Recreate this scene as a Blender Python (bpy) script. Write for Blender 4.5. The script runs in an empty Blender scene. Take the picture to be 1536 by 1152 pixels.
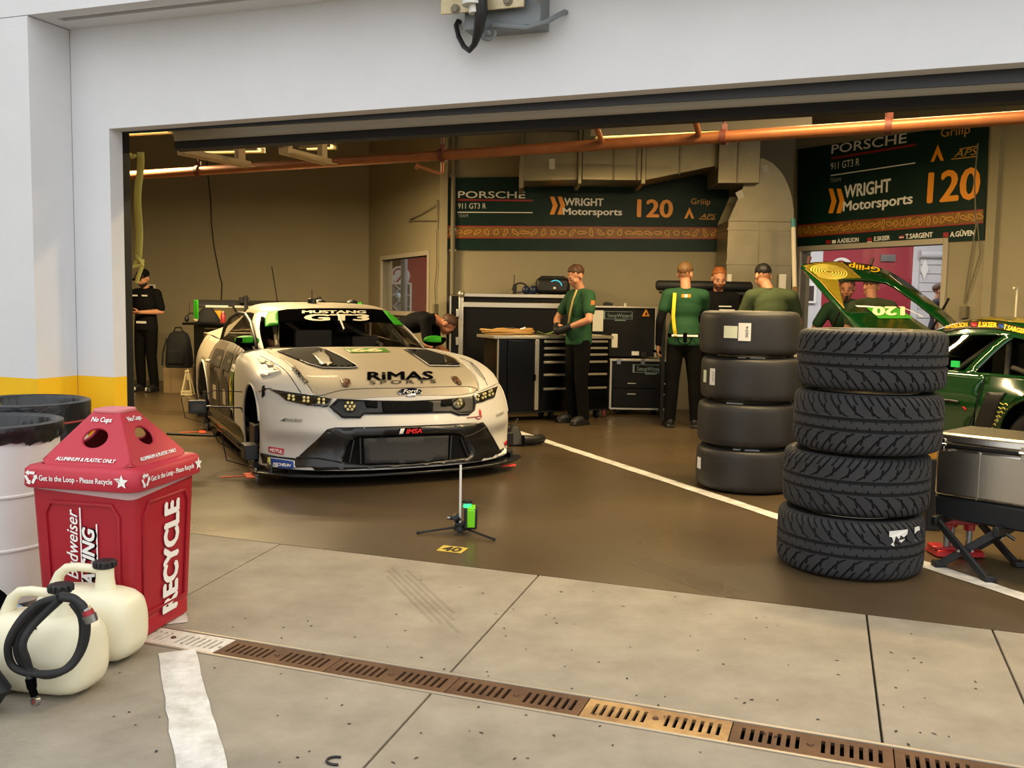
import bpy, bmesh, math, random
import numpy as np
from mathutils import Vector as V, Matrix as M, Quaternion
from mathutils.geometry import delaunay_2d_cdt
from mathutils.bvhtree import BVHTree
random.seed(7); rng = np.random.default_rng(7)
C = bpy.context.scene.collection
SC = bpy.context.scene
R = math.radians

# ------------------------------------------------------------------ camera
F_PX, CAM_H = 1400.0, 1.33
PIT, ROLL = math.atan(121 / F_PX), math.atan(.0165)
cam = bpy.data.cameras.new('camera'); camo = bpy.data.objects.new('camera', cam); C.objects.link(camo)
cam.sensor_width = 36; cam.lens = 36 * F_PX / 1536; cam.clip_start = .05; cam.clip_end = 300
camo.location = (0, 0, CAM_H)
camo.rotation_euler = (M.Rotation(math.pi / 2 - PIT, 3, 'X') @ M.Rotation(ROLL, 3, 'Z')).to_euler()
SC.camera = camo
# ------------------------------------------------------------------ sky, lamps of the place, exposure
SC.view_settings.view_transform = 'Standard'; SC.view_settings.look = 'None'
SC.view_settings.gamma = 1; SC.view_settings.use_curve_mapping = False
SC.view_settings.exposure = 0.0
SC.cycles.use_denoising = True
SC.cycles.max_bounces = 6; SC.cycles.diffuse_bounces = 3; SC.cycles.glossy_bounces = 3
SC.cycles.transmission_bounces = 4; SC.cycles.transparent_max_bounces = 8
SC.cycles.sample_clamp_indirect = 4.0; SC.cycles.caustics_reflective = False; SC.cycles.caustics_refractive = False
w = bpy.data.worlds.new('overcast_sky'); SC.world = w; w.use_nodes = True
wn = w.node_tree; bg = wn.nodes['Background']
tc = wn.nodes.new('ShaderNodeTexCoord'); nz = wn.nodes.new('ShaderNodeTexNoise'); cr = wn.nodes.new('ShaderNodeValToRGB')
nz.inputs['Scale'].default_value = 1.6; nz.inputs['Detail'].default_value = 5
cr.color_ramp.elements[0].color = (.84, .87, .90, 1); cr.color_ramp.elements[1].color = (1, 1, 1, 1)
wn.links.new(tc.outputs['Generated'], nz.inputs['Vector']); wn.links.new(nz.outputs[0], cr.inputs[0])
wn.links.new(cr.outputs[0], bg.inputs['Color']); bg.inputs['Strength'].default_value = 1.8
WARM = (1.0, .74, .38)
LAMPS = []            # (x, y, z, length, angle, power): filled in with the strip lights

# ------------------------------------------------------------------ pixel -> place helpers (survey of the photograph)
_fw = V((0, math.cos(PIT), -math.sin(PIT))); _dn = V((0, -math.sin(PIT), -math.cos(PIT))); _rt = V((1, 0, 0))
_RT = _rt * math.cos(ROLL) - _dn * math.sin(ROLL); _DN = _dn * math.cos(ROLL) + _rt * math.sin(ROLL)
CAM = V((0, 0, CAM_H))
def ray(x, y): return _RT * ((x - 768) / F_PX) + _DN * ((y - 576) / F_PX) + _fw
def G(x, y, z=0.0):
    r = ray(x, y); return CAM + r * ((z - CAM_H) / r.z)
def D(x, y, Y):
    r = ray(x, y); return CAM + r * (Y / r.y)
def PL(x, y, p0, n):
    r = ray(x, y); return CAM + r * ((V(p0) - CAM).dot(n) / r.dot(n))

# ------------------------------------------------------------------ materials
def lin(c): 
    c = c / 255.0
    return c / 12.92 if c <= .04045 else ((c + .055) / 1.055) ** 2.4
def rgb(c, k=1.0): return (lin(c[0]) * k, lin(c[1]) * k, lin(c[2]) * k, 1)
MATS = {}
def mat(name, col, rough=.5, metal=0.0, noise=None, bump=None, coat=0.0, emit=0.0, alpha=1.0, col2=None, spec=.5, trans=0.0):
    if name in MATS: return MATS[name]
    m = bpy.data.materials.new(name); m.use_nodes = True; nt = m.node_tree; b = nt.nodes['Principled BSDF']
    b.inputs['Base Color'].default_value = rgb(col); b.inputs['Roughness'].default_value = rough
    b.inputs['Metallic'].default_value = metal; b.inputs['Coat Weight'].default_value = coat
    b.inputs['Coat Roughness'].default_value = .08; b.inputs['Specular IOR Level'].default_value = spec
    if alpha < 1: b.inputs['Alpha'].default_value = alpha
    if trans: b.inputs['Transmission Weight'].default_value = trans
    if emit: b.inputs['Emission Color'].default_value = rgb(col); b.inputs['Emission Strength'].default_value = emit
    co = nt.nodes.new('ShaderNodeTexCoord')
    if noise:
        n = nt.nodes.new('ShaderNodeTexNoise'); n.inputs['Scale'].default_value = noise[0]; n.inputs['Detail'].default_value = 6
        n.inputs['Roughness'].default_value = .65
        r = nt.nodes.new('ShaderNodeValToRGB'); r.color_ramp.elements[0].position = .3; r.color_ramp.elements[1].position = .7
        r.color_ramp.elements[0].color = rgb(col2 or col, 1 if col2 else 1 - noise[1]); r.color_ramp.elements[1].color = rgb(col, 1 if col2 else 1 + noise[1])
        nt.links.new(co.outputs['Object'], n.inputs['Vector']); nt.links.new(n.outputs[0], r.inputs[0]); nt.links.new(r.outputs[0], b.inputs['Base Color'])
    if bump:
        n2 = nt.nodes.new('ShaderNodeTexNoise'); n2.inputs['Scale'].default_value = bump[0]; n2.inputs['Detail'].default_value = 8
        bp = nt.nodes.new('ShaderNodeBump'); bp.inputs['Strength'].default_value = bump[1]; bp.inputs['Distance'].default_value = .01
        nt.links.new(co.outputs['Object'], n2.inputs['Vector']); nt.links.new(n2.outputs[0], bp.inputs['Height']); nt.links.new(bp.outputs[0], b.inputs['Normal'])
    MATS[name] = m; return m

# ------------------------------------------------------------------ object helpers
def tag(o, label=None, cat=None, group=None, kind=None):
    if label: o['label'] = label
    if cat: o['category'] = cat
    if group: o['group'] = group
    if kind: o['kind'] = kind
    return o
def thing(name, label, cat, loc=(0, 0, 0), rz=0.0, group=None):
    o = bpy.data.objects.new(name, None); C.objects.link(o); o.empty_display_size = .1
    o.location = loc; o.rotation_euler = (0, 0, rz); return tag(o, label, cat, group)
def link_mesh(name, me, m, parent=None, bevel=0.0, smooth=35):
    o = bpy.data.objects.new(name, me); C.objects.link(o)
    for mm in (m if isinstance(m, (list, tuple)) else [m]):
        if mm: me.materials.append(mm)
    if parent: o.parent = parent
    if bevel:
        b = o.modifiers.new('bevel', 'BEVEL'); b.width = bevel; b.segments = 2; b.limit_method = 'ANGLE'; b.angle_limit = R(40)
    if smooth:
        me.polygons.foreach_set('use_smooth', [True] * len(me.polygons)); me.set_sharp_from_angle(angle=R(smooth))
    return o
def copy_tree(o, parent=None):
    c = o.copy(); C.objects.link(c)
    if parent: c.parent = parent
    for ch in list(o.children): copy_tree(ch, c)
    return c

class MB:
    def __init__(s): s.v = []; s.f = []; s.mi = []; s.m = 0
    def add(s, vs, fs, X=None):
        o = len(s.v)
        for p in vs:
            p = V(p); s.v.append(X @ p if X else p)
        for f in fs: s.f.append([i + o for i in f]); s.mi.append(s.m)
        return s
    def box(s, c, d, X=None, top=1.0, taper=None):
        x, y, z = d[0] / 2, d[1] / 2, d[2] / 2; c = V(c); tx, ty = taper or (top, top)
        vs = [c + V(p) for p in ((-x, -y, -z), (x, -y, -z), (x, y, -z), (-x, y, -z), (-x * tx, -y * ty, z), (x * tx, -y * ty, z), (x * tx, y * ty, z), (-x * tx, y * ty, z))]
        return s.add(vs, [(0, 3, 2, 1), (4, 5, 6, 7), (0, 1, 5, 4), (1, 2, 6, 5), (2, 3, 7, 6), (3, 0, 4, 7)], X)
    def cyl(s, a, b, r0, r1=None, n=16, X=None, cap=True):
        a, b = V(a), V(b); r1 = r0 if r1 is None else r1; d = (b - a).normalized(); q = d.to_track_quat('Z', 'Y'); vs = []
        for p, r in ((a, r0), (b, r1)):
            for i in range(n): vs.append(p + q @ V((r * math.cos(2 * math.pi * i / n), r * math.sin(2 * math.pi * i / n), 0)))
        fs = [(i, (i + 1) % n, n + (i + 1) % n, n + i) for i in range(n)]
        if cap: fs += [tuple(range(n - 1, -1, -1)), tuple(range(n, 2 * n))]
        return s.add(vs, fs, X)
    def tube(s, pts, r, n=8, X=None, closed=False):
        pts = [V(p) for p in pts]; N = len(pts); vs = []; up = None
        for i, p in enumerate(pts):
            a = pts[i - 1] if (i or closed) else p; b = pts[(i + 1) % N] if (i < N - 1 or closed) else p
            t = (b - a).normalized()
            if up is None: up = t.orthogonal().normalized()
            up = (up - t * up.dot(t)).normalized(); sd = t.cross(up); rr = r[i] if isinstance(r, (list, tuple)) else r
            for k in range(n): vs.append(p + (up * math.cos(2 * math.pi * k / n) + sd * math.sin(2 * math.pi * k / n)) * rr)
        fs = []
        for i in range(N if closed else N - 1):
            j = (i + 1) % N
            for k in range(n): fs.append((i * n + k, i * n + (k + 1) % n, j * n + (k + 1) % n, j * n + k))
        if not closed: fs += [tuple(range(n - 1, -1, -1)), tuple((N - 1) * n + k for k in range(n))]
        return s.add(vs, fs, X)
    def lathe(s, prof, n=32, X=None, closed=False):
        vs = []; m = len(prof)
        for i in range(n):
            a = 2 * math.pi * i / n
            for r, z in prof: vs.append((r * math.cos(a), r * math.sin(a), z))
        fs = []
        for i in range(n):
            j = (i + 1) % n
            for k in range(m if closed else m - 1):
                k2 = (k + 1) % m; fs.append((i * m + k, j * m + k, j * m + k2, i * m + k2))
        return s.add(vs, fs, X)
    def sph(s, c, r, n=12, X=None):
        rx, ry, rz = r if isinstance(r, (tuple, list)) else (r, r, r); m = n // 2 + 1; vs = []; c = V(c)
        vs.append(c + V((0, 0, rz)))
        for j in range(1, m):
            t = math.pi * j / m
            for i in range(n): vs.append(c + V((rx * math.sin(t) * math.cos(2 * math.pi * i / n), ry * math.sin(t) * math.sin(2 * math.pi * i / n), rz * math.cos(t))))
        vs.append(c - V((0, 0, rz))); L = len(vs) - 1
        fs = [(0, 1 + i, 1 + (i + 1) % n) for i in range(n)]
        for j in range(m - 2):
            for i in range(n): a = 1 + j * n; fs.append((a + i, a + n + i, a + n + (i + 1) % n, a + (i + 1) % n))
        a = 1 + (m - 2) * n; fs += [(a + i, L, a + (i + 1) % n) for i in range(n)]
        return s.add(vs, fs, X)
    def prism(s, poly, h0, h1, X=None):      # polygon in xy, from z=h0 to h1
        n = len(poly); vs = [(p[0], p[1], h0) for p in poly] + [(p[0], p[1], h1) for p in poly]
        if sum(poly[i][0] * poly[(i + 1) % n][1] - poly[(i + 1) % n][0] * poly[i][1] for i in range(n)) < 0: vs = vs[:n][::-1] + vs[n:][::-1]
        return s.add(vs, [tuple(range(n - 1, -1, -1)), tuple(range(n, 2 * n))] + [(i, (i + 1) % n, n + (i + 1) % n, n + i) for i in range(n)], X)
    def grid(s, P, X=None, closed_u=False):
        a = len(P); b = len(P[0]); vs = [p for row in P for p in row]
        fs = [(i * b + j, i * b + j + 1, ((i + 1) % a) * b + j + 1, ((i + 1) % a) * b + j) for i in range(a if closed_u else a - 1) for j in range(b - 1)]
        return s.add(vs, fs, X)
    def mesh(s, name='mesh'):
        me = bpy.data.meshes.new(name); me.from_pydata([tuple(p) for p in s.v], [], s.f)
        if any(s.mi): me.polygons.foreach_set('material_index', s.mi)
        me.update(); return me
    def build(s, name, m, parent=None, bevel=0.0, smooth=35): return link_mesh(name, s.mesh(name), m, parent, bevel, smooth)

def frame(origin, right, up):      # local xy -> plane; z = outward normal
    r = V(right).normalized(); u = V(up); u = (u - r * u.dot(r)).normalized(); n = r.cross(u)
    X = M.Identity(4)
    for i in range(3): X[i][0] = r[i]; X[i][1] = u[i]; X[i][2] = n[i]; X[i][3] = origin[i]
    return X
def Tr(x, y, z): return M.Translation((x, y, z))
def Rz(a): return M.Rotation(a, 4, 'Z')

# ------------------------------------------------------------------ lettering
_tc = {}
def text2d(s, h=1.0, bold=0.0, shear=0.0, wide=1.0, width=None, space=1.0):
    """flat letters: (verts, tris) centred on the origin, capital height h, optional total width"""
    key = (s, shear, space)
    if key not in _tc:
        cu = bpy.data.curves.new('lettering', 'FONT'); cu.body = s; cu.size = 1; cu.align_x = 'LEFT'; cu.shear = shear
        cu.space_character = space; cu.resolution_u = 3; o = bpy.data.objects.new('lettering', cu); C.objects.link(o)
        bpy.context.view_layer.update(); me = bpy.data.meshes.new_from_object(o.evaluated_get(bpy.context.evaluated_depsgraph_get()))
        vs = [tuple(v.co[:2]) for v in me.vertices]; fs = [tuple(p.vertices) for p in me.polygons]
        bpy.data.objects.remove(o); bpy.data.curves.remove(cu); bpy.data.meshes.remove(me); _tc[key] = (vs, fs)
    vs, fs = _tc[key]; x0 = min(v[0] for v in vs) - bold; x1 = max(v[0] for v in vs) + bold; k = h / .729
    if bold:
        n = len(vs); V4 = []; F4 = []
        for i, (dx, dy) in enumerate(((-bold, 0), (bold, 0), (0, bold * .7), (0, -bold * .7), (-bold * .7, bold * .5), (bold * .7, -bold * .5))): V4 += [(v[0] + dx, v[1] + dy) for v in vs]; F4 += [tuple(j + i * n for j in f) for f in fs]
        vs, fs = V4, F4
    kx = width / (x1 - x0) if width else k * wide
    nv = len(_tc[key][0]); return [((v[0] - (x0 + x1) / 2) * kx, (v[1] - .3645) * k, (i // nv) * .00018) for i, v in enumerate(vs)], fs
def put_text(mb, s, X, h, off=.002, rot=0.0, at=(0, 0), **kw):
    vs, fs = text2d(s, h, **kw); c, sn = math.cos(rot), math.sin(rot)
    mb.add([(at[0] + x * c - y * sn, at[1] + x * sn + y * c, off + dz) for x, y, dz in vs], fs, X); return mb
def poly_flat(mb, pts, X, off=.002): mb.add([(p[0], p[1], off) for p in pts], [tuple(range(len(pts)))], X); return mb
def ring_pts(cx, cy, rx, ry, n=24, a0=0, a1=2 * math.pi): return [(cx + rx * math.cos(a0 + (a1 - a0) * i / n), cy + ry * math.sin(a0 + (a1 - a0) * i / n)) for i in range(n)]
def stroke(mb, pts, wd, X, off=.002):   # polyline ribbon in plane
    L = len(pts); l = []; r = []
    for i, p in enumerate(pts):
        a = pts[max(i - 1, 0)]; b = pts[min(i + 1, L - 1)]; t = V((b[0] - a[0], b[1] - a[1])); t = t.normalized() if t.length else V((1, 0)); n = V((-t.y, t.x)) * wd / 2
        l.append((p[0] + n.x, p[1] + n.y, off)); r.append((p[0] - n.x, p[1] - n.y, off))
    mb.add(l + r, [(L + i, L + i + 1, i + 1, i) for i in range(L - 1)], X); return mb

# ------------------------------------------------------------------ surfaces
def cr1(P, t):       # Catmull-Rom through rows of P (numpy, n x ...)
    n = len(P); i = min(max(int(math.floor(t)), 0), n - 2); u = t - i
    p1, p2 = P[i], P[i + 1]; p0 = P[i - 1] if i > 0 else 2 * p1 - p2; p3 = P[i + 2] if i + 2 < n else 2 * p2 - p1
    return .5 * (2 * p1 + (p2 - p0) * u + (2 * p0 - 5 * p1 + 4 * p2 - p3) * u * u + (3 * p1 - p0 - 3 * p2 + p3) * u ** 3)
class Surf:
    def __init__(s, ctrl): s.P = np.array(ctrl, float); s.n, s.m = s.P.shape[:2]
    def __call__(s, u, v): return V(cr1(np.array([cr1(s.P[i], v) for i in range(max(int(u) - 1, 0), min(int(u) + 3, s.n))]), u - max(int(u) - 1, 0)))
def inpoly(x, y, poly):
    c = False; n = len(poly); j = n - 1
    for i in range(n):
        a, b = poly[i], poly[j]
        if (a[1] > y) != (b[1] > y) and x < (b[0] - a[0]) * (y - a[1]) / (b[1] - a[1]) + a[0]: c = not c
        j = i
    return c
def densify(poly, step):
    out = []
    for i, a in enumerate(poly):
        b = poly[(i + 1) % len(poly)]; n = max(1, int(math.ceil(math.hypot(b[0] - a[0], b[1] - a[1]) / step)))
        out += [(a[0] + (b[0] - a[0]) * k / n, a[1] + (b[1] - a[1]) * k / n) for k in range(n)]
    return out
def patch(poly, fn, step, holes=(), stepy=None):
    """2-D region (with holes) meshed and lifted by fn(x, y) -> 3-D"""
    stepy = stepy or step; sc = step / stepy
    q = lambda P: densify([(p[0], p[1] * sc) for p in P], step)
    outer = q(poly); hs = [q(h) for h in holes]; pts = []; edges = []
    for lp in [outer] + hs:
        o = len(pts); pts += lp; edges += [(o + i, o + (i + 1) % len(lp)) for i in range(len(lp))]
    xs = [p[0] for p in outer]; ys = [p[1] for p in outer]; bd = np.array(pts)
    nx = int((max(xs) - min(xs)) / step) + 1; ny = int((max(ys) - min(ys)) / step) + 1
    for i in range(nx + 1):
        for j in range(ny + 1):
            x = min(xs) + (i + .5) * step; y = min(ys) + (j + .5) * step
            if inpoly(x, y, outer) and not any(inpoly(x, y, h) for h in hs) and np.min((bd[:, 0] - x) ** 2 + (bd[:, 1] - y) ** 2) > (.45 * step) ** 2: pts.append((x, y))
    r = delaunay_2d_cdt([V(p) for p in pts], edges, [], 0, 1e-6)
    vs = r[0]; fs = []
    for f in r[2]:
        cx = sum(vs[i].x for i in f) / len(f); cy = sum(vs[i].y for i in f) / len(f)
        if inpoly(cx, cy, outer) and not any(inpoly(cx, cy, h) for h in hs): fs.append(tuple(f))
    return [fn(v.x, v.y / sc) for v in vs], fs
def solidify(o, t, off=-1):
    m = o.modifiers.new('thickness', 'SOLIDIFY'); m.thickness = t; m.offset = off; return o
# ================================================================== SETTING
FA = R(-19.9); FE = V((math.cos(FA), math.sin(FA), 0)); FN = V((-math.sin(FA), math.cos(FA), 0))
def W3(s, n, z=0.0): return FE * s + FN * n + V((0, 0, z))
def Fn(px, py, n): p = PL(px, py, FN * n, FN); return p.dot(FE), p.z
def Fg(px, py): p = G(px, py); return p.dot(FE), p.dot(FN)
FX = M(((FE.x, FN.x, 0, 0), (FE.y, FN.y, 0, 0), (0, 0, 1, 0), (0, 0, 0, 1)))     # (s, n, z) -> world
NF, NP, NS = 4.25, 3.96, 4.28
white = mat('white_wall_paint', (214, 215, 217), .85, noise=(2.5, .03), bump=(90, .12))
yellow = mat('yellow_wall_paint', (240, 188, 18), .6, noise=(3, .06), bump=(90, .1))
concrete = mat('apron_concrete', (156, 147, 130), .85, noise=(3.2, .0), col2=(129, 121, 105), bump=(60, .35))
steel_grey = mat('door_steel', (186, 184, 178), .45, .25)
rubber = mat('black_rubber', (24, 24, 26), .6)
black_metal = mat('black_metal', (20, 20, 21), .4)
olive_wall = mat('interior_wall_paint', (150, 140, 112), .7, noise=(1.2, .05), bump=(50, .08))
dark_ceiling = mat('dark_ceiling', (34, 31, 26), .9)
line_white = mat('road_paint_white', (226, 224, 218), .7, noise=(9, .0), col2=(172, 168, 158), bump=(80, .2))
def struct(o): o['kind'] = 'structure'; return o

# ---- garage floor, glossy brown sealed concrete
def floor_material():
    m = bpy.data.materials.new('sealed_brown_concrete'); m.use_nodes = True; nt = m.node_tree; b = nt.nodes['Principled BSDF']
    co = nt.nodes.new('ShaderNodeTexCoord')
    n1 = nt.nodes.new('ShaderNodeTexNoise'); n1.inputs['Scale'].default_value = .7; n1.inputs['Detail'].default_value = 4
    r1 = nt.nodes.new('ShaderNodeValToRGB'); r1.color_ramp.elements[0].position = .32; r1.color_ramp.elements[1].position = .72
    r1.color_ramp.elements[0].color = rgb((74, 61, 43)); r1.color_ramp.elements[1].color = rgb((94, 78, 56))
    n2 = nt.nodes.new('ShaderNodeTexNoise'); n2.inputs['Scale'].default_value = 1.5; n2.inputs['Detail'].default_value = 2
    r2 = nt.nodes.new('ShaderNodeMapRange'); r2.inputs[3].default_value = .22; r2.inputs[4].default_value = .36
    bp = nt.nodes.new('ShaderNodeBump'); bp.inputs['Strength'].default_value = .03; bp.inputs['Distance'].default_value = .004
    for n in (n1, n2): nt.links.new(co.outputs['Object'], n.inputs['Vector'])
    nt.links.new(n1.outputs[0], r1.inputs[0]); nt.links.new(r1.outputs[0], b.inputs['Base Color'])
    nt.links.new(n2.outputs[0], r2.inputs[0]); nt.links.new(r2.outputs[0], b.inputs['Roughness'])
    nt.links.new(n2.outputs[0], bp.inputs['Height']); nt.links.new(bp.outputs[0], b.inputs['Normal']); return m
fl = MB(); q = [W3(-18, NS), W3(7, NS), W3(7, 22), W3(-18, 22)]
fl.add([p for p in q] + [p - V((0, 0, .1)) for p in q], [(0, 1, 2, 3), (7, 6, 5, 4), (0, 4, 5, 1), (1, 5, 6, 2), (2, 6, 7, 3), (3, 7, 4, 0)])
struct(fl.build('floor', floor_material(), smooth=0))

# ---- apron: base, then each concrete slab a piece of it
gm = MB(); gm.box((0, -13, -.12), (60, 34.5, .1), FX)
apron = struct(gm.build('ground', mat('joint_dirt', (45, 42, 38), .95), smooth=0))
J = [(-9, -9)]
for a, b in (((425, 814), (289, 889)), ((805, 865), (545, 1150)), ((1300, 925), (1318, 1070)), ((1490, 948), (1535, 1050))):
    sa, na = Fg(*a); sb, nb = Fg(*b); J.append((sa, (sb - sa) / (nb - na)))
J.append((9, 0)); J[0] = (-9, 0)
def jat(j, n): return J[j][0] + J[j][1] * (n - NS)
for n0, n1 in ((NS - .004, 3.0), (2.81, .6)):
    for j in range(5):
        g = .004; q = [(jat(j, n1) + g, n1), (jat(j + 1, n1) - g, n1), (jat(j + 1, n0) - g, n0), (jat(j, n0) + g, n0)]
        sb = MB(); sb.prism(q, -.07, 0, FX); sb.build('slab', concrete, apron, bevel=.003)
sb = MB(); sb.box((0, -14.2, -.035), (40, 29.5, .07), FX); sb.build('slab', concrete, apron)
# ---- trench drain with rusted grates
rust = mat('rusted_steel', (112, 82, 58), .7, .5, noise=(6, .0), col2=(78, 56, 42), bump=(70, .3))
rust_light = mat('rusted_steel_ochre', (196, 160, 104), .7, .3, noise=(5, .0), col2=(112, 78, 50))
chip = mat('chipped_white_paint', (222, 218, 208), .7, noise=(25, .0), col2=(190, 180, 165))
dr = thing('trench_drain', 'long rusted steel trench drain running across the concrete apron', 'drain', W3(0, 2.905)); 
dr.rotation_euler.z = FA
b = MB(); b.box((-.3, 0, -.062), (7, .15, .01)); b.box((-.3, .078, -.035), (7, .006, .06)); b.box((-.3, -.078, -.035), (7, .006, .06)); b.build('channel', mat('drain_dark', (16, 14, 12), .9), dr)
b = MB(); b.box((-.3, .085, -.02), (7, .014, .044)); b.build('rail', mat('galvanised_edge', (168, 156, 136), .5, .4), dr, bevel=.002)
b = MB(); b.box((-.3, -.085, -.02), (7, .014, .044)); b.build('rail', MATS['galvanised_edge'], dr, bevel=.002)
s0 = Fg(675, 1030)[0]; L = (Fg(1096, 1097)[0] - s0) / 2; hl = []
for gidx in (0, 1):
    for k in range(7):
        x = -L / 2 + L * (.25 + .5 * gidx) + (k - 3) * L * .057; hw = L * .0125
        hl.append([(x - hw, -.042), (x + hw, -.042), (x + hw, .042), (x - hw, .042)])
vs, fs = patch([(-L / 2 + .002, -.0735), (L / 2 - .002, -.0735), (L / 2 - .002, .0735), (-L / 2 + .002, .0735)], lambda x, y: V((x, y, 0)), .2, hl)
gme = MB().add(vs, fs).mesh('grate'); gme2 = gme.copy(); gme3 = gme.copy(); gme.materials.append(rust); gme2.materials.append(chip); gme3.materials.append(rust_light)
b = MB(); b.cyl((0, 0, 0), (0, 0, .005), .011, .009, 8); bolt_me = b.mesh('bolt'); bolt_me.materials.append(MATS['rusted_steel'])
kk = int((s0 + 3.3) / L)
for k in range(-kk, 5):
    s = s0 + L * (k + .5); o = bpy.data.objects.new('grate', gme2 if abs(s - Fg(255, 955)[0]) < L / 2 else (gme3 if k == 1 else gme)); C.objects.link(o)
    o.parent = dr; o.location = (s, 0, -.001); solidify(o, .012)
    p = bpy.data.objects.new('bolt', bolt_me); C.objects.link(p); p.parent = o; p.location = (0, 0, 0)
# ---- painted lines, floor number, marks
def ribbon(name, a, c, wd, m, label, z=.003, seg=24, jit=.004, cat='floor marking'):
    a, c = V(a), V(c); t = (c - a).normalized(); n = V((-t.y, t.x, 0)); l = []; r = []
    for i in range(seg + 1):
        p = a.lerp(c, i / seg); l.append(p + n * (wd / 2 + random.uniform(-jit, jit)) + V((0, 0, z))); r.append(p - n * (wd / 2 + random.uniform(-jit, jit)) + V((0, 0, z)))
    o = MB().grid([r, l]).build(name, m, smooth=0); return tag(o, label, cat)
c0 = (G(225, 961) + G(291, 938)) / 2; c1 = (G(264, 1152) + G(340, 1152)) / 2; d = (c1 - c0).normalized(); lw = .135
tn = lambda n: c0 + d * ((n - c0.dot(FN)) / d.dot(FN))
ribbon('painted_line', tn(2.79), tn(1.3), lw, line_white, 'white painted line crossing the apron toward the camera, beside the jugs')
ribbon('painted_line', tn(3.02), tn(3.9), lw, line_white, 'short white painted line stub between the drain and the red bin')
w0, w1 = G(770, 646), G(1536, 896); d = (w1 - w0).normalized()
ribbon('painted_line', w0 - d * 3, w0 + d * (w1 - w0).length * 1.0 + d * .2, .105, line_white, 'diagonal white bay line on the garage floor, running beside the tyre stacks', seg=60, jit=.005)
stencil = mat('yellow_stencil_paint', (196, 170, 70), .6, noise=(20, .1)); dkst = mat('stencil_dark', (58, 50, 34), .5)
q = [G(654, 826.5), G(691.5, 830.5), G(703, 822.4), G(665, 818)]
num = thing('floor_number', 'yellow stencilled bay number plate painted on the garage floor', 'floor marking', sum(q, V()) / 4)
def bil(x, y, z): return q[0] * (1 - x) * (1 - y) + q[1] * x * (1 - y) + q[2] * x * y + q[3] * (1 - x) * y + V((0, 0, z)) - num.location
b = MB(); b.add([bil(0, 0, .002), bil(1, 0, .002), bil(1, 1, .002), bil(0, 1, .002)], [(0, 1, 2, 3)]); b.build('panel', stencil, num, smooth=0)
b = MB(); vs, fs = text2d('40', .72, bold=.03, width=.72); b.add([bil(.5 + x, .5 + y, .0035 + dz) for x, y, dz in vs], fs); b.build('lettering', dkst, num, smooth=0)
mark = mat('tyre_mark', (58, 50, 42), .8, alpha=.11, noise=(30, .3))
def skid(ps, label, n=5, wd=.018, gap=.03):
    b = MB()
    for k in range(n):
        pts = [G(*p) for p in ps]; t = (pts[-1] - pts[0]).normalized(); nn_ = V((-t.y, t.x, 0)) * (gap * (k - n / 2)); st = random.uniform(0, .15); en = 1 - random.uniform(0, .25)
        a, c = pts[0].lerp(pts[-1], st) + nn_, pts[0].lerp(pts[-1], en) + nn_; s_ = V((-t.y, t.x, 0)) * wd / 2
        b.add([a - s_ + V((0, 0, .0015)), c - s_ + V((0, 0, .0015)), c + s_ + V((0, 0, .0015)), a + s_ + V((0, 0, .0015))], [(0, 1, 2, 3)])
    return tag(b.build('tyre_marks', mark, smooth=0), label, 'tyre marks')
skid([(590, 850), (695, 950)], 'faint dark tyre marks on the pale apron between the two joints', 5)
skid([(950, 838), (1125, 900)], 'dark tyre marks crossing the floor seam in front of the treaded tyres', 5, .022, .035)
b = MB()
for k in range(150):
    x, y = random.uniform(150, 1500), random.uniform(870, 1150); p = G(x, y)
    if p.dot(FN) > 4.2 or (p.dot(FE) < -2.4): continue
    a = random.uniform(0, 6.3); l = random.uniform(.003, .010); wd = random.uniform(.003, .005)
    b.add([p + Rz(a) @ V((x_ * l, y_ * wd, .002)) for x_, y_ in ((-1, 0), (-.3, .9), (.6, .7), (1, 0), (.4, -.8), (-.5, -.7))], [(0, 1, 2, 3, 4, 5)])
tag(b.build('leaf_litter', mat('dead_leaf', (46, 36, 28), .9), smooth=0), 'scattered dark leaf bits and grit on the concrete apron', 'litter', kind='stuff')
b = MB(); pts = [G(490 + 14 * math.cos(a) + 14, 1143 - 6 * math.sin(a)) + V((0, 0, .004)) for a in [R(t) for t in range(60, 290, 15)]]; b.tube(pts, .004, 6)
tag(b.build('wire_loop', rubber), 'small dark C-shaped scrap of wire lying on the apron', 'scrap')

# ---- white facade around the opening
zs = Fn(103, 45, NF)[1]; sr = Fn(109, 250, NF)[0]; so = Fn(167.5, 380, NF)[0]; zl = Fn(165, 193, NF)[1]; zr = Fn(1536, 93, NF)[1]; s_r = Fn(1536, 93, NF)[0]
zy = Fn(172, 566, NF)[1]; TH = .10
def ht(s): return zl + (zr - zl) * (s - so) / (s_r - so)
wf = struct(bpy.data.objects.new('wall_front', None)); C.objects.link(wf)
XZ = FX @ M(((1, 0, 0, 0), (0, 0, -1, 0), (0, 1, 0, 0), (0, 0, 0, 1)))      # polygon (s, z), depth -n
b = MB(); b.prism([(sr - .3, zy), (so, zy), (so, zl), (3.6, ht(3.6)), (3.6, zs + .1), (sr - .3, zs + .1)], -NF, -NF - TH, XZ); b.build('plaster_wall', white, wf, smooth=0)
b = MB(); b.prism([(sr - .3, 0), (so, 0), (so, zy), (sr - .3, zy)], -NF, -NF - TH, XZ); b.build('painted_band', yellow, wf, smooth=0)
b = MB(); b.prism([(sr - .003, 0), (sr + .002, 0), (sr + .002, zs), (sr - .003, zs)], -NF + .001, -NF - .001, XZ); b.build('joint', mat('joint_grey', (96, 94, 90), .9), wf, smooth=0)
wl = struct(bpy.data.objects.new('wall_left', None)); C.objects.link(wl)
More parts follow.
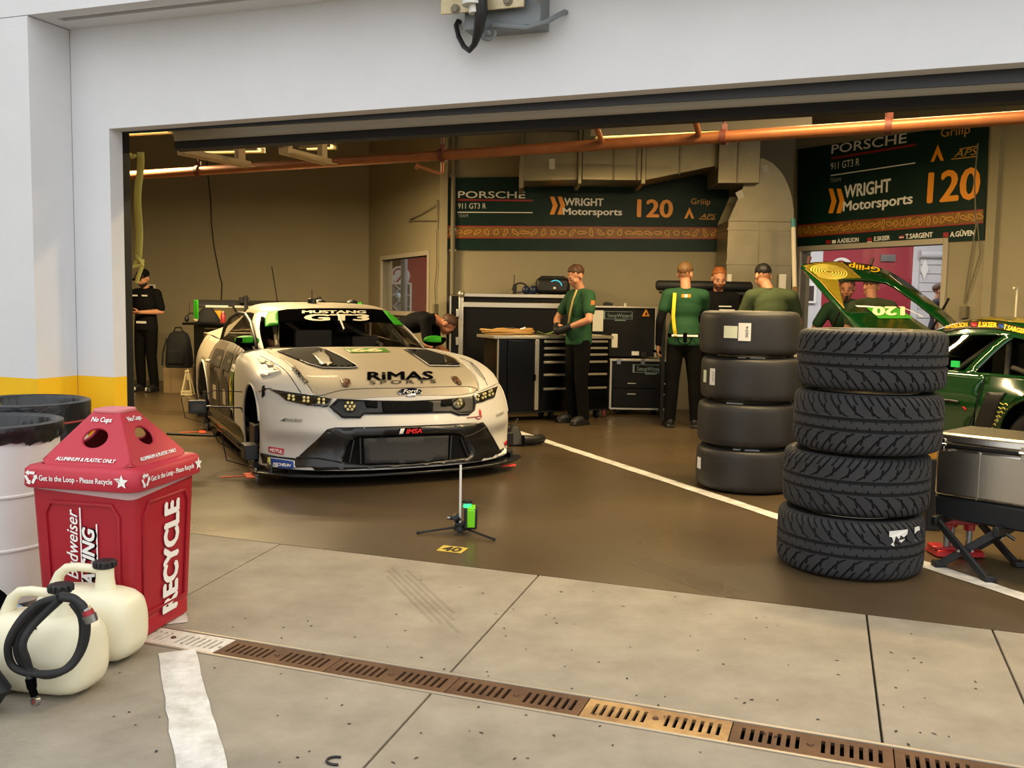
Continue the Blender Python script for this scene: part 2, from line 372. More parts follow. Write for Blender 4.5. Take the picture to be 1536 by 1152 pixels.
b = MB(); b.box((sr - 1.5, (NP + NF + TH) / 2, (zy + zs - .004) / 2), (3, NF + TH - NP, zs - .004 - zy), FX); b.build('plaster_wall', white, wl, smooth=0)
b = MB(); b.box((sr - 1.5, (NP + NF + TH) / 2, zy / 2), (3, NF + TH - NP, zy), FX); b.build('painted_band', yellow, wl, smooth=0)
bm_ = struct(bpy.data.objects.new('trim_1', None)); C.objects.link(bm_)
sl0, sl1 = NP + .10, NP + .15
b = MB(); b.box((-1, (NP + sl0) / 2, zs + .5), (9.6, sl0 - NP, 1.0), FX); b.box((-1, (sl1 + NF + TH) / 2, zs + .5), (9.6, NF + TH - sl1, 1.0), FX); b.box((-1, (sl0 + sl1) / 2, zs + .53), (9.6, sl1 - sl0 + .002, .94), FX)
b.box((sr - 1.2, (sl0 + sl1) / 2, zs + .03), (2.6, sl1 - sl0, .06), FX); b.build('soffit_beam', white, bm_, smooth=0)
b = MB(); b.box((-.6, (sl0 + sl1) / 2, zs + .055), (8, sl1 - sl0 - .004, .01), FX); b.build('slot', mat('soffit_slot', (92, 84, 74), .7), bm_, smooth=0)
# roof slab over the beam and outer wall to the far right keep daylight outside
b = MB(); b.box((3.6 + 1.2, NF + .1, 1.8), (2.4, .2, 3.6), FX); struct(b.build('wall_right_outer', white, smooth=0))

# ---- overhead door: tracks, curved panels just under the header, rubber seal
dn = NF + TH
door = struct(bpy.data.objects.new('door_1', None)); C.objects.link(door)
sj0 = so - .02
st_ = Fn(199, 600, dn + .10)[0]; b = MB(); b.box((st_ - .05, dn + .03, 1.2), (.09, .05, 2.4), FX); b.box((st_ - .01, dn + .085, 1.2), (.02, .06, 2.4), FX); b.build('track', black_metal, door, bevel=.003)
NSL = dn + .46; _a, _c = Fn(203, 231, NSL), Fn(1536, 156, NSL)
def hd(s): return _a[1] + (_c[1] - _a[1]) * (s - _a[0]) / (_c[0] - _a[0])       # underside of the seal
prof = [(dn + .02, .16), (dn + .05, .115), (dn + .09, .11), (dn + .15, .115), (dn + .24, .118), (dn + .33, .122), (dn + .385, .128), (dn + .405, .118), (dn + .416, .09), (dn + .422, .055)]
pp = [[W3(s, n, hd(s) + dz) for n, dz in prof] for s in np.linspace(so + .03, 3.6, 14)]
o = MB().grid(pp).build('panel', steel_grey, door, smooth=50); solidify(o, .02, 1)
b = MB(); b.grid([[W3(s, NSL + a, hd(s) + c) for a, c in ((-.035, .065), (-.03, .01), (.02, .0), (.05, .02), (.05, .08), (0, .09))] for s in np.linspace(so + .01, 3.6, 14)]); b.build('seal', rubber, door, smooth=40)
b = MB(); b.box(((so + 3.6) / 2, dn + .012, zl + .035), (3.6 - so, .012, .09), FX); b.build('rail', black_metal, door)

# ---- interior walls
YB = 12.0
pB = D(665, 400, YB); wv = V((-.43, .903, 0)); wn_ = V((.903, .43, 0))      # window wall direction, its normal
pA = pB + wv * ((lambda t: t)((PL(553, 400, pB, wn_) - pB).dot(wv)))
cR = V((D(1186, 400, YB).x, YB, 0)); rv = V((.454, -.891, 0)); rn = V((-.891, -.454, 0))
HT = 4.4
def wall_with_hole(name, a, dirv, length, h, m, holes=(), th=.15, side=1, base=None):
    X = frame(a, dirv, (0, 0, 1)); n = V((X[0][2], X[1][2], X[2][2]))
    vs, fs = patch([(0, 0), (length, 0), (length, h), (0, h)], lambda x, y: V((x, y, 0)), 6.0, holes)
    o = MB().add(vs, fs, X).build(name, m, smooth=0); solidify(o, th, side); return struct(o), X
wall_with_hole('wall_back', V((pB.x, YB, 0)), (1, 0, 0), cR.x - pB.x, HT, olive_wall, side=-1)
tA = (pA - pB).length
zt = PL(609, 386.5, pB, wn_).z; zb = PL(609, 467, pB, wn_).z
wx0, wx1 = (PL(643, 430, pB, wn_) - pB).dot(wv), (PL(574, 430, pB, wn_) - pB).dot(wv)
A0 = V((pA.x, pA.y, 0))
_, XW1 = wall_with_hole('wall_side', A0, -wv, tA, HT, olive_wall, [[(tA - wx1, zb), (tA - wx0, zb), (tA - wx0, zt), (tA - wx1, zt)]], side=-1)
wall_with_hole('wall_back_left', V((pA.x - 8, pA.y, 0)), (1, 0, 0), 8, HT, olive_wall, side=-1)
rx = lambda px, py: (PL(px, py, cR, rn) - cR).dot(rv)
h0, h1 = rx(1201, 420), rx(1414, 420); zt2a, zt2b = PL(1201, 377, cR, rn).z, PL(1414, 366, cR, rn).z
_, XW2 = wall_with_hole('wall_right', V((cR.x, cR.y, 0)), rv, 8.2, HT, olive_wall, [[(h0, 1.0), (h1, 1.0), (h1, zt2b), (h0, zt2a)]], side=-1)
b = MB(); b.box((0, 0, HT / 2), (.2, 16, HT), Tr(-8.2, 9, 0)); struct(b.build('wall_far_left', olive_wall, smooth=0))
b = MB(); b.box((0, 0, HT / 2 + .1), (12, .15, HT + .2), FX @ Tr(-sr * 0 - 10.6, NF + .08, 0)); struct(b.build('wall_front_left', olive_wall, smooth=0))
b = MB(); b.box((0, 9.6, HT + .05), (26, 17, .1), FX @ Tr(0, 4.0, 0)); struct(b.build('ceiling', dark_ceiling, smooth=0))
b = MB(); b.box((-.2, NF + .25, (zs + HT) / 2 + .3), (9, .2, HT - zs + .6), FX @ Tr(0, -.1, 0)); struct(b.build('wall_front_upper', olive_wall, smooth=0))
def wframe(name, X, x0, x1, z0, z1a, z1b, m, d=.12, wd=.06):
    o = struct(bpy.data.objects.new(name, None)); C.objects.link(o)
    b = MB(); b.box((x0 - wd / 2, (z0 + z1a) / 2, -.03), (wd, z1a - z0 + 2 * wd, d), X); b.build('frame', m, o, bevel=.004)
    b = MB(); b.box((x1 + wd / 2, (z0 + z1b) / 2, -.03), (wd, z1b - z0 + 2 * wd, d), X); b.build('frame', m, o, bevel=.004)
    b = MB(); b.prism([(x0, z1a), (x1, z1b), (x1, z1b + wd), (x0, z1a + wd)], -.09, .03, X); b.build('frame', m, o)
    b = MB(); b.box(((x0 + x1) / 2, z0 - wd / 2, -.02), (x1 - x0, wd, d + .05), X); b.build('sill', m, o, bevel=.004)
    g = MB(); g.prism([(x0, z0), (x1, z0), (x1, z1b), (x0, z1a)], -.065, -.06, X)
    g.build('pane', glass_clear, o, smooth=0); return o
def clear_glass(name, tint=(1, 1, 1), r=.05, fac=.06):
    m = bpy.data.materials.new(name); m.use_nodes = True; nt = m.node_tree; nt.nodes.remove(nt.nodes['Principled BSDF']); out = nt.nodes['Material Output']
    t = nt.nodes.new('ShaderNodeBsdfTransparent'); t.inputs[0].default_value = (*tint, 1); g = nt.nodes.new('ShaderNodeBsdfGlossy'); g.inputs['Roughness'].default_value = r
    lw_ = nt.nodes.new('ShaderNodeLayerWeight'); pw = nt.nodes.new('ShaderNodeMath'); pw.operation = 'POWER'; pw.inputs[1].default_value = 4; fr = nt.nodes.new('ShaderNodeMath'); fr.operation = 'MULTIPLY_ADD'; fr.inputs[1].default_value = .8; fr.inputs[2].default_value = fac; mx = nt.nodes.new('ShaderNodeMixShader'); nt.links.new(lw_.outputs['Facing'], pw.inputs[0]); nt.links.new(pw.outputs[0], fr.inputs[0]); nt.links.new(fr.outputs[0], mx.inputs[0]); nt.links.new(t.outputs[0], mx.inputs[1]); nt.links.new(g.outputs[0], mx.inputs[2])
    nt.links.new(mx.outputs[0], out.inputs[0]); return m
glass_clear = clear_glass('clear_window_glass')
frm = mat('window_frame_paint', (176, 166, 146), .5)
wframe('window_1', XW1, tA - wx1, tA - wx0, zb, zt, zt, frm)
wframe('window_2', XW2, h0, h1, 1.0, zt2a, zt2b, frm)
# pilaster at the far right of the right wall
px_ = rx(1494, 300); b = MB(); b.box((px_, HT / 2, .03), (.10, HT, .06), XW2); struct(b.build('trim_2', olive_wall, smooth=0))
b = MB(); b.box((pB.x - .0, YB - .02, HT / 2), (.10, .06, HT)); struct(b.build('trim_3', olive_wall, smooth=0))

# ---- the hall beyond the windows
hall_red = mat('hall_red_wall', (158, 40, 52), .6); hall_white = mat('hall_white', (215, 214, 216), .7)
def hall_at(px, py, Y): return D(px, py, Y)
YH = 17.0
xa, xb_ = D(1234, 400, YH).x, D(1369, 400, YH).x
b = MB(); b.box((0, YH + .05, 1.4), (2 * 1.0, .1, 2.8), Tr(-3.0, 0, 0)); b.box((3, 0, 0), (.01, .01, .01), Tr(0, YH + .1, 0)); struct(b.build('wall_hall', hall_red, smooth=0))
b = MB(); b.box(((-2.4 + 3) / 2, YH + .05, 1.35), (5.4, .1, 2.7)); struct(b.build('wall_hall', hall_red, smooth=0))
b = MB(); b.box(((3 + xa) / 2, YH + .05, 1.5), (xa - 3, .1, 3)); struct(b.build('wall_hall', hall_white, smooth=0))
b = MB(); b.box(((xa + xb_) / 2, YH + .05, 1.28), (xb_ - xa, .1, 2.56)); struct(b.build('wall_hall', hall_red, smooth=0))
b = MB(); b.box((xb_ + 2, YH + .05, 1.5), (4, .1, 3)); struct(b.build('wall_hall', hall_white, smooth=0))
b = MB(); b.prism([(-2.1, 15.25), (-.7, 12.25), (12, 12.25), (12, 21), (-6, 21), (-6, 15.25)], 3.2, 3.3); b.box((3, YH + .06, 2.9), (18, .1, .7)); struct(b.build('ceiling_hall', hall_white, smooth=0))
b = MB(); b.box((12, 15, 1.5), (.1, 12, 3.4)); struct(b.build('wall_hall_end', hall_white, smooth=0))
# ================================================================== OVERHEAD: lamps, pipe, duct, banners, cables
lamp_em = mat('lamp_tube', (255, 214, 120), emit=3.2); lamp_body = mat('lamp_body', (170, 160, 140), .5)
def strip_light(a, c, power, label, vis=True):
    a, c = V(a), V(c); L = (c - a).length; mid = (a + c) / 2; rz = math.atan2((c - a).y, (c - a).x)
    t = thing('strip_light', label, 'ceiling lamp', mid, rz, 'warm strip lights')
    b = MB(); b.box((0, 0, .04), (L, .14, .05)); b.box((0, .085, .02), (L, .04, .09), taper=(1, .4)); b.box((0, -.085, .02), (L, .04, .09), taper=(1, .4)); b.build('housing', lamp_body, t)
    for dy in (-.035, .035):
        b = MB(); b.cyl((-L / 2 + .03, dy, 0), (L / 2 - .03, dy, 0), .017, n=10); b.build('tube', lamp_em, t)
    for k in (-1, 1):
        b = MB(); b.cyl((k * L * .35, 0, .06), (k * L * .35, 0, HT - mid.z), .005, n=6); b.build('hanger_rod', black_metal, t)
    la = bpy.data.lights.new('strip_light_glow', 'AREA'); la.shape = 'RECTANGLE'; la.size = L; la.size_y = .12; la.energy = power; la.color = WARM
    lo = bpy.data.objects.new('strip_light_glow', la); C.objects.link(lo); lo.location = mid + V((0, 0, -.03)); lo.rotation_euler = (0, 0, rz)
    return t
strip_light(G(285, 226, 2.95), G(392, 224, 2.95), 170, 'warm strip light above the pale bracket over the race car')
strip_light(G(890, 203, 3.0), G(1218, 188, 3.0), 95, 'long warm strip light behind the copper pipe by the duct')
strip_light(G(455, 221, 3.1), G(500, 219, 3.1), 30, 'short warm strip light beside the second bracket')
strip_light(W3(-7.7, 7.5, 2.95), W3(-6.3, 7.5, 2.95), 190, 'warm strip light in the top corner of the opening, over the standing man')
strip_light(W3(-.9, 6.0, 3.25), W3(.6, 6.0, 3.25), 135, 'added warm strip light, unseen behind the door header above the car nose')  # extra lamp added out of view, lights the race car
strip_light(W3(-.5, 7.6, 3.35), W3(1.5, 7.6, 3.35), 90, 'added warm strip light, unseen above the copper pipe in the middle bay')  # extra unseen lamp added for the middle bay
strip_light(W3(1.9, 5.6, 3.25), W3(3.2, 5.6, 3.25), 70, 'added warm strip light, unseen high above the green car')  # extra unseen lamp added over the green car
hl_ = bpy.data.lights.new('hall_panel_glow', 'AREA'); hl_.shape = 'RECTANGLE'; hl_.size = 9; hl_.size_y = 2; hl_.energy = 260; hl_.color = (1, .97, .95)
ho = bpy.data.objects.new('hall_panel_glow', hl_); C.objects.link(ho); ho.location = (3.5, 15, 3.1)
# copper-painted sprinkler main with hangers
copper = mat('copper_paint', (150, 92, 54), .42, .3, noise=(9, .15)); darkred = mat('dark_red_iron', (92, 40, 30), .6)
zp = 2.55; Pa, Pb = G(660, 233, zp), G(1400, 185, zp); pd = (Pb - Pa).normalized(); P0, P1 = Pa - pd * 4.3, Pb + pd * 3
pipe = thing('sprinkler_pipe', 'long copper coloured sprinkler pipe under the ceiling, right behind the door', 'pipe', P0)
b = MB(); b.cyl((0, 0, 0), P1 - P0, .043, n=20); b.build('pipe', copper, pipe)
def on_pipe(px, py):
    r = ray(px, py); n = V((-pd.y, pd.x, 0)); q = PL(px, py, P0, n); return (q - P0).dot(pd)
for px, py, m in ((298, 250, darkred), (664, 232, darkred), (1086, 205, darkred), (1333, 190, darkred)):
    t = on_pipe(px, py); b = MB(); p = pd * t
    q = pd.to_track_quat('Z', 'Y').to_matrix().to_4x4(); b.lathe([(.045, -.02), (.056, -.02), (.056, .02), (.045, .02)], 20, Tr(*p) @ q, True)
    b.cyl(p + V((0, 0, .05)), p + V((0, 0, HT - zp)), .011, n=8); b.box(p + V((0, 0, .065)), (.04, .04, .05)); b.build('hanger', m, pipe)
for px, py, dx in ((905, 212, (-.10, -.3, .12)), (1050, 206, (-.08, -.2, .1))):
    p = pd * on_pipe(px, py); b = MB(); b.cyl(p, p + V(dx), .02, .024, 12); b.cyl(p + V(dx) * .9, p + V(dx) * 1.05, .028, n=12); b.build('branch', copper, pipe)
t = on_pipe(664, 232); p = pd * t; b = MB(); b.tube([p, p + V((0, 0, -.14)), p + V((-.02, -.02, -.155)), p + V((-.2, -.05, -.10))], .014, 10); b.cyl(p + V((-.19, -.05, -.11)), p + V((-.22, -.055, -.095)), .025, n=12); b.build('drop_branch', copper, pipe)
# angled ceiling brackets
wood = mat('pale_bracket_paint', (196, 170, 128), .6)
for (a, c, e, lab) in (((272, 227), (371, 247), (360, 231), 'pale angled bracket beam by the left strip light'), ((425, 226), (491, 243), (484, 236), 'second angled bracket beam, further from the door edge')):
    z0 = 2.62; A_, B_ = D(a[0], a[1], 7.4), D(c[0], c[1], 8.0); t = thing('ceiling_bracket', lab, 'bracket', A_, 0, 'angled ceiling brackets')
    d_ = B_ - A_; Xb = frame(V((0, 0, 0)), d_, (0, 0, 1)); b = MB(); b.box((d_.length / 2, 0, 0), (d_.length, .05, .09), Xb); b.box((d_.length / 2, -.022, .05), (d_.length, .006, .11), Xb); b.build('beam', wood, t, bevel=.003)
    b = MB(); b.box((d_.length * .88, .2, 0), (.08, .45, .05), Xb); b.build('post', wood, t, bevel=.003)
    b = MB(); b.box((d_.length * .1, .6, 0), (.05, 1.2, .05), Xb); b.build('hanger', wood, t)
# ventilation duct
galv = mat('galvanised_duct', (140, 130, 104), .38, .75, noise=(4, .12)); papr = mat('paper_label', (228, 224, 208), .8)
YD = 11.2
def dx(px, Y=YD): return D(px, 260, Y).x
def dz(px, py, Y=YD): return D(px, py, Y).z
duct = thing('ventilation_duct', 'big galvanised sheet metal duct with elbow, hanging over the back wall', 'duct', (dx(930), YD, 3))
o0 = duct.location
def dbox(name, pxs, ytop, ybs, Y0=YD, depth=.62):
    b = MB(); x0, x1 = dx(pxs[0], Y0), dx(pxs[1], Y0); za, zb_ = dz(pxs[0], ybs[0], Y0), dz(pxs[1], ybs[1], Y0); zt_ = dz(pxs[0], ytop, Y0)
    b.add([V(p) - o0 for p in ((x0, Y0, za), (x1, Y0, zb_), (x1, Y0 + depth, zb_), (x0, Y0 + depth, za), (x0, Y0, zt_), (x1, Y0, zt_), (x1, Y0 + depth, zt_), (x0, Y0 + depth, zt_))], [(0, 3, 2, 1), (4, 5, 6, 7), (0, 1, 5, 4), (1, 2, 6, 5), (2, 3, 7, 6), (3, 0, 4, 7)])
    return b.build(name, galv, duct, bevel=.008)
dbox('section', (782, 871), 196, (272, 270), YD + .06, .56); dbox('section', (873, 965), 190, (270, 271)); dbox('section', (967, 1075), 186, (271, 249)); dbox('section', (1077, 1140), 200, (275, 275), YD - .12, .6)
dbox('flange', (779, 786), 192, (283, 282), YD + .0, .66); dbox('flange', (867, 873), 190, (276, 276), YD - .03, .66); dbox('flange', (962, 969), 186, (276, 276), YD - .03, .66); dbox('flange', (1073, 1080), 190, (252, 252), YD - .03, .66)
dbox('seam', (919, 922), 190, (270, 270), YD - .012, .1); dbox('seam', (954, 957), 190, (270, 270), YD - .012, .1); dbox('seam', (1018, 1021), 188, (262, 262), YD - .012, .1); dbox('seam', (1105, 1108), 200, (275, 275), YD - .13, .1)
# elbow and riser
Yr = 11.25; xl, xr = dx(1095, Yr), dx(1194, Yr); b = MB(); rows = []
zt_, zk = dz(1140, 236, Yr), dz(1140, 300, Yr)
for i in range(9):
    a = R(90 * i / 8); rows.append([V(p) - o0 for p in ((dx(1140, Yr) - .05 + (xr - dx(1140, Yr) + .05) * math.sin(a), Yr, zk - .25 + (zt_ - zk + .25) * math.cos(a)), (dx(1140, Yr) - .05 + (xr - dx(1140, Yr) + .05) * math.sin(a), Yr + .6, zk - .25 + (zt_ - zk + .25) * math.cos(a)), (xl, Yr + .6, zk - .25), (xl, Yr, zk - .25), (dx(1140, Yr) - .05 + (xr - dx(1140, Yr) + .05) * math.sin(a), Yr, zk - .25 + (zt_ - zk + .25) * math.cos(a)))])
b.grid(rows); b.build('elbow', galv, duct, smooth=50)
b = MB(); b.box(V(((xl + xr) / 2, Yr + .3, (zk - .25) / 2 + .0)) - o0, (xr - xl, .6, zk - .25)); b.build('riser', galv, duct, bevel=.006)
for yy in (344, 396, 445):
    b = MB(); b.box(V(((xl + xr) / 2, Yr + .3, dz(1140, yy, Yr))) - o0, (xr - xl + .02, .62, .025)); b.build('seam', galv, duct)
b = MB(); b.box(V((dx(1143, Yr), Yr - .004, (dz(1143, 330, Yr)) / 2)) - o0, (.012, .012, dz(1143, 330, Yr))); b.build('seam', galv, duct)
for px, py, a, Y_ in ((828, 246, .05, YD + .06), (1148, 254, .2, Yr), (1110, 292, .5, Yr)):
    p = D(px, py, Y_ - .006) - o0; b = MB(); b.box((0, 0, 0), (.07, .003, .12) if a < .1 else (.08, .003, .09), Tr(*p) @ M.Rotation(-a, 4, 'Y')); b.build('paper_label', papr, duct)

# ---------------------------------------------------------------- sponsor banners
bgreen = mat('banner_green', (6, 38, 29), .5, noise=(3, .25), spec=.25); bgold = mat('banner_gold', (128, 84, 20), .5, noise=(14, .35)); org = mat('print_orange', (246, 156, 30), .45); wht = mat('print_white', (236, 234, 226), .5); redp = mat('print_red', (150, 28, 34), .45); ltg = mat('print_pale_gold', (206, 152, 62), .5)
blackp = mat('print_black', (10, 10, 11), .8, spec=0.0); bluep = mat('print_blue', (24, 62, 140), .45); greenp = mat('print_green', (52, 160, 34), .4)
class Plane:
    def __init__(s, p0, n, right): s.p0 = V(p0); s.n = V(n); s.r = V(right).normalized(); s.X = frame(s.p0, s.r, (0, 0, 1)); s.I = s.X.inverted()
    def q(s, px, py): v = s.I @ PL(px, py, s.p0, s.n); return (v.x, v.y)
    def text(s, mb, t, a, c, hpx, off=.012, **kw):       # baseline from pixel a to pixel c, capital height in px at a
        A_, C_ = s.q(*a), s.q(*c); h = abs(s.q(a[0], a[1] - hpx)[1] - A_[1]); d = V((C_[0] - A_[0], C_[1] - A_[1])); ang = math.atan2(d.y, d.x)
        mid = ((A_[0] + C_[0]) / 2 - math.sin(ang) * h / 2, (A_[1] + C_[1]) / 2 + math.cos(ang) * h / 2)
        return put_text(mb, t, s.X, h, off, ang, mid, width=d.length, **kw)
    def poly(s, mb, pts, off=.012): return poly_flat(mb, [s.q(*p) for p in pts][::1] if True else 0, s.X, off)
    def line(s, mb, a, c, wpx, off=.012): A_, C_ = s.q(*a), s.q(*c); wd = abs(s.q(a[0], a[1] - wpx)[1] - A_[1]); return stroke(mb, [A_, C_], wd, s.X, off)
def lay(items, m, par, name='lettering'):
    b = MB(); items(b); o = b.build(name, m, par, smooth=0); return tag(o, kind='stuff') if name == 'lettering' else o
def banner(pl, corners, label, band, sub, L):
    t = thing('sponsor_banner', label, 'banner', (0, 0, 0))
    q = [pl.q(*c) for c in corners]; b = MB(); b.prism(q, .002, .010, pl.X); b.build('sheet', bgreen, t, smooth=0)
    b = MB(); pl.poly(b, band); b.build('gold_band', bgold, t, smooth=0)
    b = MB(); pl.line(b, band[0], band[1], 1.3, .0145); pl.line(b, band[3], band[2], 1.3, .0145); b.build('band_edge', redp, t, smooth=0)
    b = MB(); n = 30
    for k in range(n):          # little looped outlines along the band
        u = (k + .5) / n; A_, B_, C_, D_ = [V(pl.q(*p)) for p in band]; ctr = (A_.lerp(B_, u) + D_.lerp(C_, u)) / 2; h = (A_ - D_).length; a0 = random.uniform(0, 6.3); pts = []
        for i in range(15): a = 2 * math.pi * i / 14; r = h * .27 * (1 + .35 * math.sin(2 * a + k) + .2 * math.cos(3 * a + 2 * k)); e = (r * math.cos(a), r * .55 * math.sin(a)); pts.append((ctr.x + e[0] * math.cos(a0) - e[1] * math.sin(a0), ctr.y + e[0] * math.sin(a0) + e[1] * math.cos(a0)))
        stroke(b, pts, h * .07, pl.X, .014)
    tag(b.build('loop_pattern', ltg, t, smooth=0), kind='stuff')
    for (m, nm, f) in L: lay(f, m, t, nm)
    return t
pl1 = Plane((0, YB - .016, 0), (0, -1, 0), (1, 0, 0))
def chev(b, pl, x0, x1, y0, y1):
    w_ = (x1 - x0)
    for k in (0, 1):
        a = x0 + k * w_ * .48; pl.poly(b, [(a + w_ * .22, y1) if 0 else (a + w_ * .02, y1), (a + w_ * .22, (y0 + y1) / 2), (a + w_ * .04, y0), (a + w_ * .30, y0), (a + w_ * .52, (y0 + y1) / 2), (a + w_ * .30, y1)])
L1 = [(wht, 'lettering', lambda b: (pl1.text(b, 'PORSCHE', (687, 297), (788, 297.5), 10.5, bold=.01), pl1.text(b, '911 GT3 R', (687, 313), (729, 313), 8.5), pl1.text(b, 'WRIGHT', (846, 308), (905, 309), 11.5, bold=.035), pl1.text(b, 'Motorsports', (844, 322), (933, 323), 10.5, bold=.03), pl1.line(b, (686, 318.5), (799, 319), 1.4))),
      (mat('print_grey', (150, 156, 150), .5), 'lettering', lambda b: pl1.text(b, 'TEAM', (687, 326), (702, 326), 5)),
      (redp, 'underline', lambda b: pl1.line(b, (686, 300), (799, 301), 2.6)),
      (org, 'lettering', lambda b: pl1.text(b, '120', (955, 325), (1009, 326), 27, bold=.03)), (org, 'chevron', lambda b: chev(b, pl1, 824, 848, 295, 322)), (org, 'emblem', lambda b: pl1.poly(b, [(1026, 328), (1034, 311), (1041, 328), (1037, 328), (1034, 320), (1030, 328)])),
      (ltg, 'lettering', lambda b: (pl1.text(b, 'Griiip', (1036, 306), (1065, 307), 9), pl1.text(b, 'APS', (1050, 327), (1073, 328), 7, shear=.3), pl1.line(b, (1048, 328.5), (1073, 329), 1.2)))]
banner(pl1, [(666, 375), (1093, 377), (1093, 262), (666, 267)], 'green sponsor banner on the back wall, lower and wider of the two', [(666, 339), (1093, 342), (1093, 358), (666, 357)], None, L1)
pl2 = Plane(cR - rn * -.016, rn, rv)
L2 = [(wht, 'lettering', lambda b: (pl2.text(b, 'PORSCHE', (1248, 231), (1361, 214), 14, bold=.01), pl2.text(b, '911 GT3 R', (1247, 255), (1290, 248), 11), pl2.text(b, 'WRIGHT', (1267, 297), (1337, 287), 19, bold=.035), pl2.text(b, 'Motorsports', (1265, 317), (1370, 305), 15, bold=.03), pl2.line(b, (1247, 263.5), (1374, 244.5), 1.6),
        pl2.text(b, 'A.ADELSON', (1257, 364.5), (1289, 362.5), 6.5, bold=.04), pl2.text(b, 'E.SKEER', (1312, 361.5), (1336, 359.5), 6.5, bold=.04), pl2.text(b, 'T.SARGENT', (1359, 358.5), (1400, 355.5), 7.5, bold=.04), pl2.text(b, 'A.G\u00dcVEN', (1426, 355.5), (1463, 353), 8, bold=.04))),
      (MATS['print_grey'], 'lettering', lambda b: pl2.text(b, 'TEAM', (1246, 274), (1262, 272), 6)),
      (redp, 'underline', lambda b: pl2.line(b, (1248, 238), (1375, 217), 3)),
      (org, 'lettering', lambda b: pl2.text(b, '120', (1391, 304), (1470, 297), 46, bold=.03)), (org, 'chevron', lambda b: chev(b, pl2, 1243, 1268, 283, 320)), (org, 'emblem', lambda b: pl2.poly(b, [(1397, 243), (1408, 217), (1417, 241), (1412, 241.5), (1407, 231), (1402, 242.5)])),
      (ltg, 'lettering', lambda b: (pl2.text(b, 'Griiip', (1412, 206), (1456, 200), 14), pl2.text(b, 'APS', (1432, 236), (1468, 232), 11, shear=.3), pl2.line(b, (1428, 239), (1468, 234.5), 1.5), pl2.line(b, (1440, 224), (1468, 219), 1.5))),
      (redp, 'flag', lambda b: (pl2.poly(b, [(1240, 366), (1247, 365.5), (1247, 360), (1240, 360.5)]), pl2.poly(b, [(1302, 362.5), (1309, 362), (1309, 356.5), (1302, 357)]), pl2.poly(b, [(1350, 358.5), (1357, 358), (1357, 353), (1350, 353.5)]), pl2.poly(b, [(1416, 356.5), (1424, 356), (1424, 348.5), (1416, 349)]))),
      (wht, 'flag', lambda b: (pl2.poly(b, [(1249, 365.3), (1255, 364.9), (1255, 360), (1249, 360.4)]), pl2.poly(b, [(1302, 364), (1309, 363.5), (1309, 362), (1302, 362.5)]), pl2.poly(b, [(1350, 357), (1357, 356.5), (1357, 355), (1350, 355.5)], .014)))]
banner(pl2, [(1197, 374), (1477, 359.5), (1484, 182), (1197, 224)], 'green sponsor banner with driver names on the angled right wall', [(1197, 338.5), (1476, 314.5), (1476, 334), (1197, 356)], None, L2)

# ---------------------------------------------------------------- small fixed things on the walls
conduit_m = mat('painted_conduit', (120, 112, 90), .6)
b = MB(); x = D(680, 300, YB - .04).x; b.cyl((x, YB - .045, D(680, 442, YB).z), (x, YB - .045, HT), .03, n=12)
for py in (264, 345, 376): b.box((x, YB - .04, D(680, py, YB).z), (.09, .05, .03))
tag(b.build('conduit', conduit_m), 'vertical grey conduit on the back wall, crossing the end of the banner', 'conduit')
YL = pA.y
b = MB(); b.tube([D(x_, y_, YL - .015) for x_, y_ in ((309, 215), (311, 255), (316, 300), (317, 335), (321, 370), (327, 400), (330, 416), (333, 425), (332, 450))], .009, 6)
tag(b.build('hanging_cable', rubber), 'thin dark cable hanging down the olive back wall on the left', 'cable')
for px in (313, 412):
    p = D(px, 328, YL - .004); b = MB(); b.lathe([(0, .006), (.088, .006), (.092, .0)], 32, Tr(*p) @ M.Rotation(R(90), 4, 'X')); tag(b.build('wall_patch', olive_wall), 'round painted-over patch on the left back wall, ' + ('under the cable' if px < 400 else 'right of the cable'), 'wall patch')
sp = lambda px, py, o=.03: PL(px, py, pB - wn_ * o, wn_)
b = MB(); b.tube([sp(612, 330), sp(630, 322), sp(655, 307)], .008, 6); b.tube([sp(612, 331), sp(657, 331)], .008, 6); b.sph(sp(614, 331), .03, 8); b.tube([sp(656, 300), sp(657, 345)], .012, 6)
tag(b.build('antenna_bracket', conduit_m), 'thin triangular wall arm on the side wall beside the banner', 'bracket')
b = MB(); b.tube([sp(655, 345), sp(655, 400), sp(652, 430), sp(653, 458)], .008, 6); b.box((0, 0, 0), (.07, .05, .12), Tr(*sp(653, 463)) @ Rz(math.atan2(wv.y, wv.x)))
tag(b.build('wall_switch', conduit_m), 'small wall switch with its cable beside the side window', 'switch')
r2 = lambda px, py, o=.03: PL(px, py, cR + rn * o, rn)
b = MB(); b.tube([r2(1467, 215), r2(1462, 270), r2(1464, 340), r2(1452, 410), r2(1446, 455)], .008, 6); b.tube([r2(1466, 330), r2(1470, 380), r2(1455, 430), r2(1446, 455)], .006, 6); b.box((0, 0, 0), (.08, .05, .12), Tr(*r2(1446, 468)) @ Rz(math.atan2(rv.y, rv.x)))
tag(b.build('wall_outlet', conduit_m), 'wall outlet with hanging cables on the right wall above the green car', 'outlet')
